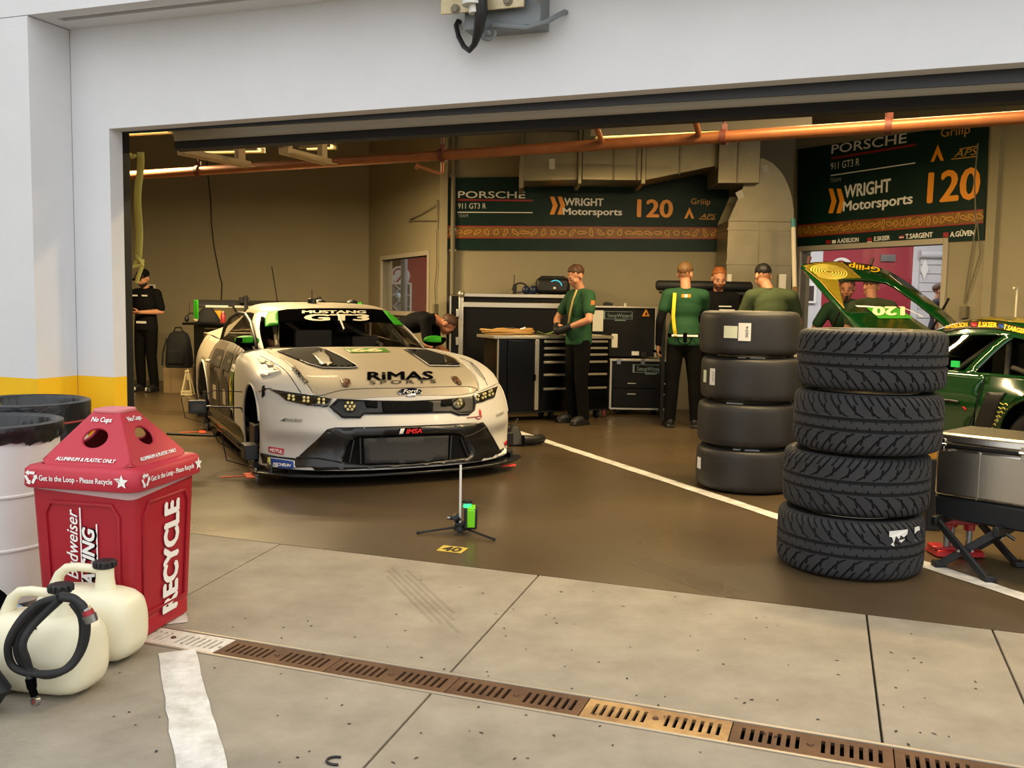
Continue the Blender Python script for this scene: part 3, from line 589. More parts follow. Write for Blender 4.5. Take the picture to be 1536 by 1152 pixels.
# leaning tube lamp pole left of the right window
pole_m = mat('pale_pole', (226, 214, 190), .5); t = thing('leaning_pole', 'pale vertical pole with a teal tip in the corner left of the right banner', 'pole', D(1194, 470, 10.6))
o_ = t.location; b = MB(); b.tube([G(1201, 640, 0) * .0 + V((D(1198, 600, 10.6).x, 10.6, 0)) - o_, D(1190, 340, 10.75) - o_], .026, 10); b.build('shaft', pole_m, t); b = MB(); b.tube([D(1190, 341, 10.75) - o_, D(1189.5, 328, 10.76) - o_], .028, 10); b.build('tip', mat('teal_tip', (70, 140, 140), .5), t)
b = MB(); b.tube([D(1194.5, 480, 10.66) - o_, D(1193, 430, 10.68) - o_], .029, 10); b.build('wrap', mat('tan_wrap', (130, 96, 50), .7), t)
# yellow-green pull strap by the door track
strap = mat('strap_webbing', (190, 182, 92), .7, bump=(60, .3)); ns_ = dn + .62
sq = lambda px, py: PL(px, py, FN * ns_, FN)
t = thing('pull_strap', 'faded yellow webbing strap hanging from the door edge at the opening, knotted end', 'strap', sq(209, 232)); o_ = t.location
rows = [[sq(209 + a + 1.2 * math.sin(y / 30), y) - o_ + FN * (.01 * math.sin(y / 17)) for a in (-5.5, 0, 5)] for y in range(228, 396, 10)]
o = MB().grid(rows).build('webbing', strap, t); solidify(o, .004)
b = MB(); b.tube([sq(206, 384) - o_, sq(212, 390) - o_ - FN * .02, sq(214, 397) - o_, sq(206, 400) - o_ - FN * .03, sq(204, 393) - o_, sq(211, 391) - o_ + FN * .02, sq(212, 402) - o_, sq(207, 416) - o_, sq(205, 424) - o_], .014, 8); b.build('knot', strap, t)
b = MB(); b.tube([sq(203, 233) - o_, sq(198, 236) - o_, sq(195, 231) - o_], .012, 8); b.build('loop', strap, t)
# electrical box on the header
ebox = mat('grey_box_paint', (116, 122, 124), .45, noise=(8, .08)); tanp = mat('weathered_plate', (214, 206, 178), .5, .2, noise=(7, .0), col2=(176, 156, 108)); cab = mat('black_cable', (20, 21, 23), .45)
eq = lambda px, py, o: PL(px, py, FN * (NF - o), FN)
t = thing('junction_box', 'grey junction box with a bolted plate and cable high on the white header', 'electrical box', eq(745, 10, .06)); o_ = t.location
def fbox(b, p0, p1, o0_, o1_):
    a = eq(*p0, o0_); c = eq(*p1, o0_); s0_, z0_, s1_, z1_ = a.dot(FE), a.z, c.dot(FE), c.z
    b.box(((s0_ + s1_) / 2, NF - (o0_ + o1_) / 2, (z0_ + z1_) / 2), (abs(s1_ - s0_), o1_ - o0_, abs(z1_ - z0_)), Tr(*(-o_)) @ FX)
b = MB(); fbox(b, (712, 58), (826, -60), .0, .13); b.build('box', ebox, t, bevel=.006)
b = MB(); fbox(b, (662, 23), (788, -60), .17, .18); b.build('plate', tanp, t, bevel=.003)
for px, py in ((682, 13), (761, 0), (805, -6)):
    p = eq(px, py, .19) - o_; b = MB(); b.cyl(p + FN * .03, p - FN * .004, .016, n=6); b.cyl(p + FN * .008, p + FN * .002, .022, n=16); b.build('bolt', conduit_m, t)
p = eq(708, -20, .24) - o_; b = MB(); b.cyl(p, eq(708, 8, .24) - o_, .045, n=20); b.cyl(eq(710, 8, .24) - o_, eq(711, 20, .24) - o_, .02, .024, 16); b.build('gland', mat('gland_white', (206, 204, 196), .5), t)
b = MB(); b.tube([eq(722, -15, .24) - o_, eq(722, 18, .23) - o_, eq(718, 45, .2) - o_, eq(712, 66, .16) - o_, eq(704, 76, .13) - o_, eq(696, 70, .1) - o_, eq(688, 55, .06) - o_, eq(684, 38, .03) - o_, eq(687, 32, .01) - o_, eq(694, 35, -.02) - o_], [.026, .03, .024, .015, .012, .012, .012, .012, .012, .012], 10); b.build('cable', cab, t)
b = MB(); b.tube([eq(740, 38, .14) - o_, eq(790, 42, .15) - o_, eq(820, 33, .13) - o_, eq(835, 24, .08) - o_, eq(847, 18, .02) - o_, eq(851, 20, -.02) - o_], .012, 8); b.build('conduit', ebox, t)
b = MB(); b.lathe([(.026, 0), (.034, .004), (.04, 0), (.034, -.004)], 20, Tr(*(eq(733, 49, .132) - o_)) @ Rz(FA) @ M.Rotation(R(90), 4, 'X'), True); b.sph(eq(733, 49, .132) - o_, .014, 8); b.build('knockout', ebox, t)

# ---------------------------------------------------------------- pieces of the hall seen through the windows
def disc_sign(px, py, r, label):
    p = D(px, py, YH - .01); t = thing('round_emblem', label, 'wall emblem', p); X = M.Rotation(R(90), 4, 'X')
    b = MB(); b.lathe([(0, .012), (r, .012), (r, 0)], 36, X); b.build('disc', wht, t); b = MB()
    stroke(b, [(r * .5 * math.cos(a) - r * .1, r * .45 * math.sin(a) + r * .25) for a in [R(200 - 20 * k) for k in range(12)]], r * .16, X, .016)
    stroke(b, [(r * .3, r * .2), (-r * .1, -r * .35), (-r * .35, -r * .62)], r * .2, X, .016); stroke(b, [(-r * .6, -r * .5), (-r * .55, -r * .75)], r * .12, X, .016); stroke(b, [(r * .35, -r * .7), (r * .6, -r * .6)], r * .12, X, .016); b.build('figure', hall_red, t, smooth=0)
disc_sign(600, 414, .18, 'white round emblem on the red wall seen through the side window'); disc_sign(1262, 404, .21, 'white round emblem on the red wall behind the raised green bonnet')
b = MB(); p = D(606, 430, 15.2); b.cyl((p.x, p.y, 0), (p.x, p.y, 3.2), .055, n=16); tag(b.build('steel_column', mat('column_grey', (128, 132, 134), .5), None), 'grey steel column seen through the side window', 'column')
t = thing('lattice_panel', 'white framed lattice panel with wavy wires behind the side window', 'panel', D(600, 470, 16.4)); o_ = t.location
x0, x1, z0, z1 = D(583, 450, 16.4).x - o_.x, D(616, 450, 16.4).x - o_.x, -o_.z, D(600, 425, 16.4).z - o_.z
b = MB(); b.box((x1, 0, (z0 + z1) / 2), (.03, .03, z1 - z0)); b.box((x0, 0, (z0 + z1) / 2), (.03, .03, z1 - z0)); b.box(((x0 + x1) / 2, 0, z1), (x1 - x0, .03, .035)); b.build('frame', wht, t)
b = MB(); b.box(((x0 + x1) / 2, .02, (z0 + z1) / 2), (x1 - x0, .01, z1 - z0)); b.build('backing', MATS['column_grey'], t)
b = MB()
for k in range(9):
    zk_ = z1 - .05 - k * .1; b.tube([(x0 + (x1 - x0) * u, 0, zk_ + .05 * math.sin(u * 9 + k * 3.14)) for u in np.linspace(0, 1, 14)], .007, 5)
b.build('wire', wht, t); b = MB(); b.sph((D(597, 444, 16.3).x - o_.x, -.1, D(597, 444, 16.3).z - o_.z), .06, 14); tag(b.build('ball', mat('pearl_ball', (190, 214, 226), .2), t), 'pale blue ball')
p = D(600, 470, 15.6); t = thing('tilted_box', 'dark tilted equipment box with silver legs behind the side window', 'box', p)
b = MB(); b.box((0, 0, -.12), (.16, .12, .3)); b.build('body', black_metal, t, bevel=.01); b = MB(); b.tube([(.09, -.05, .04), (.16, -.05, -.5), (.2, -.05, -p.z)], .014, 6); b.tube([(-.1, -.05, .04), (-.13, -.05, -.5), (-.16, -.05, -p.z)], .014, 6); b.build('leg', steel_grey, t)
b = MB(); p = D(1332, 387, YH - .02); b.box((0, 0, 0), (.26, .03, .12), Tr(*p)); 
for k in range(5): b.box((0, -.02, -.045 + .022 * k), (.22, .012, .008), Tr(*p))
tag(b.build('air_vent', mat('vent_grey', (120, 118, 116), .5)), 'grey air vent high on the red hall wall', 'vent')
t = thing('roller_door', 'white roller door with a red diamond sign beyond the right window', 'door', D(1395, 440, YH - .03)); o_ = t.location
b = MB(); x0, x1 = D(1377, 440, YH).x - o_.x, D(1440, 440, YH).x - o_.x; zt_ = D(1390, 386, YH).z - o_.z
for k in range(14): b.box(((x0 + x1) / 2, 0, zt_ - .06 - k * .16), (x1 - x0, .03, .15))
b.build('curtain', hall_white, t, bevel=.006); b = MB(); b.cyl((x0 - .03, -.03, zt_ + .05), (x1, -.03, zt_ + .05), .075, n=16); b.build('roll', hall_white, t)
b = MB(); c_ = D(1384, 404, YH) - o_; b.box((c_.x, -.04, c_.z), (.10, .01, .12), None); b.build('sign', redp, t); b = MB(); b.add([(c_.x, -.05, c_.z + .19), (c_.x - .075, -.05, c_.z), (c_.x, -.05, c_.z - .19), (c_.x + .075, -.05, c_.z)], [(0, 1, 2, 3)]); b.build('diamond', wht, t, smooth=0)
t = thing('framed_picture', 'framed dark picture on the white hall wall by the bonnet edge', 'picture', D(1212, 440, YH - .03)); b = MB(); b.box((0, 0, 0), (.30, .03, .36)); b.build('frame', wht, t, bevel=.004); b = MB(); b.box((0, -.016, 0), (.2, .006, .27)); b.build('print', mat('dark_print', (62, 44, 40), .4), t)
# ================================================================== FOREGROUND: tyres, bin, drums, jugs, cooler, laser
tread_m = mat('tyre_tread_rubber', (44, 44, 45), .82, noise=(12, .18), bump=(120, .15)); wall_m = mat('tyre_wall_rubber', (30, 30, 31), .38, noise=(9, .12)); slick_m = mat('slick_tyre_rubber', (38, 36, 34), .5, noise=(7, .22), bump=(140, .12))
rim_m = mat('wheel_rim_alloy', (150, 142, 124), .32, .85); rimdark = mat('rim_inside', (40, 38, 36), .5, .4)
def tyre_profile(r, wd, hub=.232):
    h = wd / 2          # outer radius r, width wd, lying flat (axis z); from inner top bead round outside to inner bottom bead
    P = [(hub, h * .86), (hub + .012, h * .97), (r - .075, h * 1.0), (r - .035, h * .965), (r - .012, h * .88), (r - .003, h * .74), (r, h * .5), (r + .001, 0), (r, -h * .5), (r - .003, -h * .74), (r - .012, -h * .88), (r - .035, -h * .965), (r - .075, -h), (hub + .012, -h * .97), (hub, -h * .86)]
    return P
def sample_prof(P, n):
    A = np.array(P); o = []
    for i in range(n): o.append(cr1(A, i * (len(A) - 1) / (n - 1)))
    return np.array(o)
def rain_mesh(r, wd):
    NT, NZ = 640, 120; P = sample_prof(tyre_profile(r, wd), 400); nrm = []
    seg = np.r_[0, np.cumsum(np.hypot(*(P[1:] - P[:-1]).T))]; zz = np.interp(np.linspace(0, seg[-1], NZ + 40), seg, P[:, 1]); rr = np.interp(np.linspace(0, seg[-1], NZ + 40), seg, P[:, 0])
    th = np.linspace(0, 2 * np.pi, NT, endpoint=False); T, I = np.meshgrid(th, np.arange(len(zz)), indexing='ij'); Z = zz[I]; Rr = rr[I]; w = Z / (wd / 2)
    hold = np.zeros_like(Z); tread = np.abs(w) < .97
    def near(x, c, hw): return np.clip(1 - np.abs(x - c) / hw, 0, 1)
    d = np.maximum(near(w, .17, .05), near(w, -.17, .05)) > .15
    pitch = 2 * np.pi / 30; aw = np.abs(w); sgn = np.sign(w); k = np.where(w > 0, 0, .5)
    curve = 1.55 * (aw - .24) ** .62 * np.where(aw > .24, 1, 0)
    ph = (T / pitch + k - 1.9 * np.where(aw > .24, np.abs(aw - .24), 0) ** .55 * np.where(w > 0, 1, 1)) % 1.0          # long curved grooves
    g1 = (np.abs(ph - .5) < .045) & (aw > .26) & (aw < .93)
    ph2 = (T / pitch + k + .34 - .55 * np.abs(aw - .24)) % 1.0
    g2 = (np.abs(ph2 - .5) < .042) & (aw > .34) & (aw < .62)
    ph3 = (T / pitch + k + .5 - 1.9 * np.abs(aw - .24) ** .55) % 1.0
    g3 = (np.abs(ph3 - .5) < .045) & (aw > .66) & (aw < .95)
    ph4 = (T / (pitch * .75) + k) % 1.0; g4 = (np.abs(ph4 - .5) < .05) & (((w > .07) & (w < .17)) | ((w < -.07) & (w > -.17)))
    groove = (d | g1 | g2 | g3 | g4) & (Rr > r - .06); dep = np.where(d, .011, np.where(g1 | g2, .009, .006))
    Rr = Rr - np.where(groove, dep, 0)
    v = np.stack([Rr * np.cos(T), Rr * np.sin(T), Z], -1).reshape(-1, 3); m = len(zz)
    i = np.arange(NT)[:, None]; j = np.arange(m - 1)[None, :]; i2 = (i + 1) % NT
    f = np.stack([i * m + j, i * m + j + 1, i2 * m + j + 1, i2 * m + j], -1).reshape(-1, 4)
    me = bpy.data.meshes.new('tyre'); me.vertices.add(len(v)); me.vertices.foreach_set('co', v.ravel()); me.loops.add(f.size); me.loops.foreach_set('vertex_index', f.ravel().astype(np.int32))
    me.polygons.add(len(f)); me.polygons.foreach_set('loop_start', np.arange(0, f.size, 4, dtype=np.int32)); me.update(calc_edges=True)
    gr = groove.reshape(-1); fm = np.where((Rr.reshape(-1)[f[:, 0]] < r - .04), 1, np.where(gr[f].any(1), 2, 0)).astype(np.int32)
    me.materials.append(tread_m); me.materials.append(wall_m); me.materials.append(mat('tyre_groove_shade', (12, 12, 13), .85)); me.polygons.foreach_set('material_index', fm); me.polygons.foreach_set('use_smooth', [True] * len(f)); me.set_sharp_from_angle(angle=R(40)); me.flip_normals() if False else None  # groove faces get a blacker colour: their shade is painted in
    return me
def slick_mesh(r, wd):
    P = sample_prof(tyre_profile(r, wd), 70); b = MB(); b.lathe([tuple(p) for p in P[::-1]], 96); me = b.mesh('tyre'); me.materials.append(slick_m); me.polygons.foreach_set('use_smooth', [True] * len(me.polygons)); return me
def rim_meshes(wd, hub=.232):
    h = wd / 2; b = MB(); b.lathe([(hub + .016, h * .93), (hub + .012, h * .99), (hub - .004, h * .97), (hub - .012, h * .7), (hub - .03, h * .3), (hub - .03, -h * .5), (hub - .01, -h * .9), (hub + .014, -h * .97), (hub + .016, -h * .9)][::-1], 64); a = b.mesh('rim'); a.materials.append(rim_m); a.polygons.foreach_set('use_smooth', [True] * len(a.polygons)); a.set_sharp_from_angle(angle=R(40))
    b = MB()
    for k in range(10):
        an = 2 * math.pi * k / 10; b.box((hub * .58, 0, h * .42), (hub * .80, .022, .03), Rz(an))
    b.cyl((0, 0, h * .3), (0, 0, h * .52), .07, .055, 24); c = b.mesh('spokes'); c.materials.append(rim_m); c.polygons.foreach_set('use_smooth', [True] * len(c.polygons)); c.set_sharp_from_angle(angle=R(40)); return a, c
def mesh_obj(name, me, par): o = bpy.data.objects.new(name, me); C.objects.link(o); o.parent = par; return o
sticker = mat('white_sticker', (226, 224, 216), .6); sticker2 = mat('pale_green_sticker', (214, 220, 190), .6)
def sticker_on(par, r, ang, z, wd, h, m, name='sticker', txt=None):
    b = MB(); n = 6; da = wd / r; rows = [[((r + .004) * math.cos(ang + da * (i / n - .5)), (r + .004) * math.sin(ang + da * (i / n - .5)), z + hh) for hh in (-h / 2, h / 2)] for i in range(n + 1)]; b.grid(rows[::-1]); o = b.build(name, m, par, smooth=60)
    if txt:
        vs, fs = text2d(txt, h=wd * .22, width=h * .62); b = MB(); b.add([((r + .006) * math.cos(ang + (-y - wd * .2) / -r), (r + .006) * math.sin(ang + (-y - wd * .2) / -r), z + x) for x, y, dz in vs], fs); b.build('lettering', blackp, o, smooth=0)
    return o
# treaded stack
rw, rwd = .362, .305
rain_me = rain_mesh(rw, rwd * .98); rimA, spA = rim_meshes(rwd)
z = 0; lab = ['lowest treaded tyre of the front stack, with torn white label scraps', 'second treaded tyre from the floor in the front stack', 'third treaded tyre from the floor in the front stack', 'topmost treaded tyre of the front stack, its alloy rim showing']
cxp = [(1273, 820), (1284.5, 722), (1299, 625), (1306.5, 527)]
for k in range(4):
    p = D(cxp[k][0], cxp[k][1], 4.79); t = thing('treaded_tyre', lab[k], 'tyre', (p.x, 4.79 + (.0, .02, -.01, .0)[k], rwd / 2 + k * (rwd + .004)), [.3, 1.7, 2.9, 4.1][k], 'treaded tyres in the front stack')
    t.rotation_euler.x = math.pi if k % 2 == 0 else 0
    if k % 2 == 0: t.rotation_euler.x = math.pi
    mesh_obj('tyre', rain_me, t); mesh_obj('rim', rimA, t); mesh_obj('spokes', spA, t)
    if k == 0: scrap_root = t
# torn label scraps on the lowest tyre
bpy.context.view_layer.update(); inv = scrap_root.matrix_world.inverted(); b = MB()
def on_tyre(px, py):
    r_ = ray(px, py); c_ = scrap_root.location; ox, oy = CAM.x - c_.x, CAM.y - c_.y; A_ = r_.x ** 2 + r_.y ** 2; B_ = ox * r_.x + oy * r_.y; Cc = ox * ox + oy * oy - (rw + .004) ** 2; t_ = (-B_ - math.sqrt(max(B_ * B_ - A_ * Cc, 0))) / A_; return inv @ (CAM + r_ * t_)
for P in ([(1334, 797), (1362, 794), (1361, 801), (1356, 806), (1351, 803), (1349, 809), (1344, 804), (1341, 815), (1338, 806), (1334, 805)], [(1372, 791), (1379, 789), (1380, 795), (1375, 797), (1372, 801)], [(1336, 817), (1342, 820), (1340, 813)], [(1348, 811), (1358, 808), (1352, 814)], [(1371, 809), (1377, 812), (1372, 810)]):
    b.add([on_tyre(*p) for p in P], [tuple(range(len(P)))])
tag(b.build('label_scrap', sticker, scrap_root, smooth=0), 'torn white label scraps')
# slick stack
sr_, sw = .358, .322
sl_me = slick_mesh(sr_, sw * .98); rimB, spB = rim_meshes(sw, .232)
lab = ['lowest smooth tyre of the rear stack, small white sticker at its edge', 'second smooth tyre from the floor in the rear stack, without stickers', 'third smooth tyre from the floor in the rear stack, two stickers at its edge', 'topmost smooth tyre of the rear stack, with two white stickers in front']
cyl_ang = lambda t, px, py: (lambda q: math.atan2(q.y - t.location.y, q.x - t.location.x))
def ang_on(t, px, py, r):
    r_ = ray(px, py); c_ = t.location; ox, oy = -c_.x, -c_.y; A_ = r_.x ** 2 + r_.y ** 2; B_ = ox * r_.x + oy * r_.y; Cc = ox * ox + oy * oy - r * r; t_ = (-B_ - math.sqrt(max(B_ * B_ - A_ * Cc, 0))) / A_; q = CAM + r_ * t_; return math.atan2(q.y - c_.y, q.x - c_.x), q.z - c_.z
for k in range(4):
    lx = [1044, 1047, 1053, 1052][k]; p = D(lx + 73.5, 700 - 78 * k, 6.86); t = thing('smooth_tyre', lab[k], 'tyre', (p.x, 6.86, sw / 2 + k * (sw + .006)), 0, 'smooth tyres in the rear stack')
    mesh_obj('tyre', sl_me, t); mesh_obj('rim', rimB, t); mesh_obj('spokes', spB, t)
    for (kk, x, y, wd, h, m, tx) in ((3, 1096, 498, .10, .085, sticker2, None), (3, 1117, 498, .085, .125, sticker, '2024'), (2, 1058, 564, .05, .09, sticker2, None), (2, 1069, 565, .055, .12, sticker, '2024'), (0, 1049, 694, .07, .085, sticker, None)):
        if kk == k:
            a, zz_ = ang_on(t, x, y, sr_); sticker_on(t, sr_, a, zz_, wd, h, m, txt=tx)
    if k < 3:       # white side lettering flash on the upper wall, facing the camera
        b = MB(); a0 = math.atan2(-t.location.y, -t.location.x)
        for (u0, u1, m) in ((-.30, -.12, 0), (-.02, .32, 0)) if k != 1 else ((-.5, -.1, 0),):
            b.grid([[((sr_ - .068 + q) * math.cos(a0 + a), (sr_ - .068 + q) * math.sin(a0 + a), sw * .492 - q * .25 + .002) for q in (0, .026)] for a in np.linspace(u0, u1, 10)])
        b.build('side_marking', wht, t, smooth=0)

# ---------------------------------------------------------------- red recycling bin
red = mat('red_plastic', (158, 20, 38), .42, noise=(5, .07), bump=(180, .06)); red_lid = mat('red_plastic_lid', (178, 38, 56), .5, noise=(5, .08), bump=(180, .06)); dark_in = mat('bin_inside', (70, 10, 18), .8); clearbag = mat('bin_liner_film', (214, 196, 196), .3, alpha=.55)
BA = R(-11); t = thing('recycling_bin', 'square red plastic recycling bin with pyramid lid and two round openings', 'bin', (-1.588, 3.712, 0), BA)
Hb, ab, at_ = .60, .200, .222
b = MB(); P = []
def sqr(a, r, z, n=4):
    o = []
    for cx_, cy_, s0_ in ((1, 1, 0), (-1, 1, 90), (-1, -1, 180), (1, -1, 270)):
        for i in range(n + 1): an = R(s0_ + 90 * i / n); o.append((cx_ * (a - r) + r * math.cos(an), cy_ * (a - r) + r * math.sin(an), z))
    return o
L_ = [sqr(ab - .012, .02, 0), sqr(ab, .03, .012), sqr(ab + .0005, .03, .07), sqr(ab - .003, .03, .075), sqr(ab + .002, .03, .08), sqr(at_, .035, Hb)]
N_ = len(L_[0]); b.add([p for l in L_ for p in l], [(i * N_ + k, i * N_ + (k + 1) % N_, (i + 1) * N_ + (k + 1) % N_, (i + 1) * N_ + k) for i in range(len(L_) - 1) for k in range(N_)] + [tuple(range(N_ - 1, -1, -1)), tuple((len(L_) - 1) * N_ + k for k in range(N_))]); b.build('body', red, t, smooth=40)
sl_ = (at_ - ab) / Hb
def bin_face(rot):      # plane of a side: local x to the right, y up, from mid-face bottom
    right = V((0, 1, 0)) if rot else V((1, 0, 0)); nrm_ = V((1, 0, 0)) if rot else V((0, -1, 0))
    up = (V((0, 0, 1)) + nrm_ * sl_).normalized(); return frame(nrm_ * (ab + .0015), right, up)
for rot in (0, 1):
    X = bin_face(rot); b = MB(); r0 = .145      # raised frame around the sunken panel
    out = [(-r0, .10), (r0, .10), (r0 + .012, .50), (r0 - .015, .545), (-r0 + .015, .545), (-r0 - .012, .50)]
    for w_, o_h in ((.012, .006),): stroke(b, out + [out[0]], w_, X, o_h); 
    b.tube([X @ V((p[0], p[1], .001)) for p in out], .006, 6, closed=True); b.build('panel_rib', red, t)
whs = mat('print_white_gloss', (238, 236, 232), .4)
X = bin_face(1); b = MB(); put_text(b, 'RECYCLE', X, .105, .005, R(90), (.03, .29), width=.46, bold=.06); tag(b.build('lettering', whs, t, smooth=0), kind='stuff')
X = bin_face(0); b = MB(); put_text(b, 'Budweiser', X, .050, .005, R(88), (-.045, .385), width=.275, bold=.012, shear=.32); put_text(b, 'RACING', X, .052, .0055, R(88), (.022, .32), width=.27, bold=.045, shear=.25); stroke(b, [(-.008, .20), (-.004, .53)], .006, X, .005); stroke(b, [(.058, .19), (.064, .47)], .006, X, .005); tag(b.build('lettering', whs, t, smooth=0), kind='stuff')
b = MB(); put_text(b, 'RACING', X, .062, .0045, R(88), (.024, .316), width=.285, bold=.075, shear=.25); tag(b.build('lettering_shadow', blackp, t, smooth=0), kind='stuff')
# liner hem, lid rim, pyramid
b = MB(); prof_ = []
for z_, a_ in ((Hb + .03, at_ + .008), (Hb + .0, at_ + .012), (Hb - .02, at_ + .008)): prof_.append(a_)
top = sqr(at_ + .010, .05, Hb + .02); bot = [(p[0], p[1], Hb - .006 - .03 * (max(0, (p[0] - p[1]) / (2 * at_)) ** 3) + .005 * math.sin(9 * p[0] + 7 * p[1])) for p in sqr(at_ + .007, .05, 0)]
b.grid([[a_, c_] for a_, c_ in zip(top + top[:1], bot + bot[:1])]); b.build('bag_hem', clearbag, t)
lid = bpy.data.objects.new('lid', None); C.objects.link(lid); lid.parent = t
al = .250; zl0, zl1, za = Hb, Hb + .08, Hb + .275
L_ = [sqr(al - .006, .05, zl0), sqr(al, .055, zl0 + .006), sqr(al - .002, .055, zl1 - .012), sqr(al - .014, .05, zl1), sqr(al - .045, .05, zl1 + .006)]
b = MB(); N_ = len(L_[0]); b.add([p for l in L_ for p in l], [(i * N_ + k, i * N_ + (k + 1) % N_, (i + 1) * N_ + (k + 1) % N_, (i + 1) * N_ + k) for i in range(len(L_) - 1) for k in range(N_)]); b.build('rim', red_lid, lid, smooth=50)
a0, a1 = al - .047, .062; slope_len = math.hypot(a0 - a1, za - zl1 - .004)
for q_ in range(4):      # four sloping sides, holes in each
    Rq = Rz(R(90) * q_); X = Rq @ frame(V((0, -a0, zl1 + .004)), (1, 0, 0), (0, a0 - a1, za - zl1 - .004))
    hole = ring_pts(0.0, slope_len * .52, .058, .048, 28)
    vs, fs = patch([(-a0 + .045, 0), (a0 - .045, 0), (a0 - .02, .02), (a1 * .72, slope_len), (-a1 * .72, slope_len), (-a0 + .02, .02)], lambda x, y: V((x, y, 0)), .05, [hole])
    b = MB().add(vs, fs, X); b.tube([X @ V((p[0], p[1], -.006)) for p in hole], .007, 6, closed=True); o = b.build('side', red_lid, lid, smooth=30)
    if q_ in (0, 1):
        b = MB(); put_text(b, 'No Cups', X, .022, .003, 0, (0, slope_len * .86), width=.088, bold=.03); put_text(b, 'ALUMINUM & PLASTIC ONLY', X, .016, .003, 0, (0, slope_len * .115), width=.255, bold=.03, shear=.2); tag(b.build('lettering', whs, lid, smooth=0), kind='stuff')
        Xr = Rq @ frame(V((0, -al - .001, zl0)), (1, 0, 0), (0, 0, 1)); b = MB(); put_text(b, 'Get in the Loop - Please Recycle', Xr, .021, .002, 0, (.0, .042), width=.31, bold=.025); tag(b.build('lettering', whs, lid, smooth=0), kind='stuff')
        b = MB()
        for k in range(3):
            an = R(90 + 120 * k); c_ = (-.19 + .017 * math.cos(an), .042 + .017 * math.sin(an)); d1 = an + R(90); stroke(b, [(c_[0] - .017 * math.cos(d1), c_[1] - .017 * math.sin(d1)), (c_[0] + .010 * math.cos(d1), c_[1] + .010 * math.sin(d1))], .011, Xr); e_ = (c_[0] + .009 * math.cos(d1), c_[1] + .009 * math.sin(d1))
            poly_flat(b, [(e_[0] + .012 * math.cos(an), e_[1] + .012 * math.sin(an)), (e_[0] - .012 * math.cos(an), e_[1] - .012 * math.sin(an)), (e_[0] + .014 * math.cos(d1), e_[1] + .014 * math.sin(d1))], Xr)
        b.build('recycling_symbol', whs, lid, smooth=0)
        b = MB(); c_ = (.192, .042); poly_flat(b, [(c_[0] + (.028 if k % 2 == 0 else .013) * math.cos(R(90 + 36 * k)), c_[1] + (.028 if k % 2 == 0 else .013) * math.sin(R(90 + 36 * k))) for k in range(10)], Xr); poly_flat(b, [(c_[0] - .032, c_[1] + .012), (c_[0] - .004, c_[1] - .004), (c_[0] - .012, c_[1] + .014)], Xr); b.build('eagle_emblem', whs, lid, smooth=0)
for q_ in range(4):     # rounded corner ridges between the sides
    Rq = Rz(R(90) * q_); b = MB(); e0 = V((a0 - .02, -a0 + .0, zl1 + .006)); rows = []
    for u in np.linspace(0, 1, 6):
        h = slope_len * u; x_l = (a0 - .02) + (a1 * .72 - (a0 - .02)) * max(0, (h - .02) / (slope_len - .02)) if h > .02 else a0 - .045 + .025 * h / .02
        yb = -a0 + (a0 - a1) * u; zb_ = zl1 + .004 + (za - zl1 - .004) * u; p0, p1 = V((x_l, yb, zb_)), V((-yb, -x_l, zb_)); m_ = (p0 + p1) / 2; out = V((1, -1, .6)).normalized() * (p0 - p1).length * .19; rows.append([p0, (p0 * .75 + p1 * .25) + out * .75, m_ + out, (p0 * .25 + p1 * .75) + out * .75, p1])
    b.grid([[Rq @ p for p in r_] for r_ in rows]); b.build('corner', red_lid, lid, smooth=50)
b = MB(); b.prism([(p[0], p[1]) for p in sqr(.066, .03, 0)], za - .004, za + .012); b.build('cap', mat('red_lid_worn', (206, 120, 124), .6), lid, bevel=.005)
b = MB(); b.box((0, 0, Hb + .02), (2 * at_ - .05, 2 * at_ - .05, .004)); b.build('inside', dark_in, t)

# ---------------------------------------------------------------- white drums with black liners
drum_m = mat('white_drum_plastic', (214, 214, 214), .45, noise=(4, .04)); liner = mat('black_bin_liner', (26, 28, 30), .28, bump=(26, .5))
def drum(pos, h, r, label, rot, ov):
    t = thing('waste_drum', label, 'waste drum', pos, rot, 'white waste drums with black liners')
    b = MB(); b.lathe([(0, 0), (r - .02, 0), (r, .02), (r, h * .32), (r + .006, h * .325), (r + .006, h * .335), (r, h * .34), (r, h * .62), (r + .006, h * .625), (r + .006, h * .635), (r, h * .64), (r - .002, h * .95), (r, h), (r - .012, h), (r - .014, h * .4)], 64); b.build('barrel', drum_m, t, smooth=40)
    rows = []; n = 72
    for i in range(n + 1):
        a = 2 * math.pi * (i % n) / n; w_ = .007 * math.sin(a * 17 + 1) + .006 * math.sin(a * 29) + .004 * math.sin(a * 43 + 2)
        rows.append([((r + q) * math.cos(a), (r + q) * math.sin(a), z_) for q, z_ in ((.010 + w_, h - ov + .10 * ov * math.sin(a * 5) + w_), (.012 + w_ * .6, h - ov * .6), (.016, h - ov * .3 + w_), (.018, h - ov * .12), (.016, h + .012), (-.006, h + .018), (-.03, h + .004), (-.04 + w_, h - .08), (-.05 + 2 * w_, h - .2), (-.08 + 2 * w_, h - .36))])
    b = MB(); b.grid(rows); b.build('liner', liner, t, smooth=60)
    return t
drum((-2.30, 4.07, 0), .765, .285, 'front white drum with black liner, nearest the picture edge beside the red bin', 0, .06)
t = drum((-2.47, 4.72, 0), .785, .285, 'rear white drum with black liner and red band, against the yellow wall', 1, .16)
b = MB(); b.lathe([(.300, .70), (.306, .70), (.306, .709), (.300, .709)], 48, None, True); b.build('liner_band', mat('red_band', (150, 60, 60), .5), t)
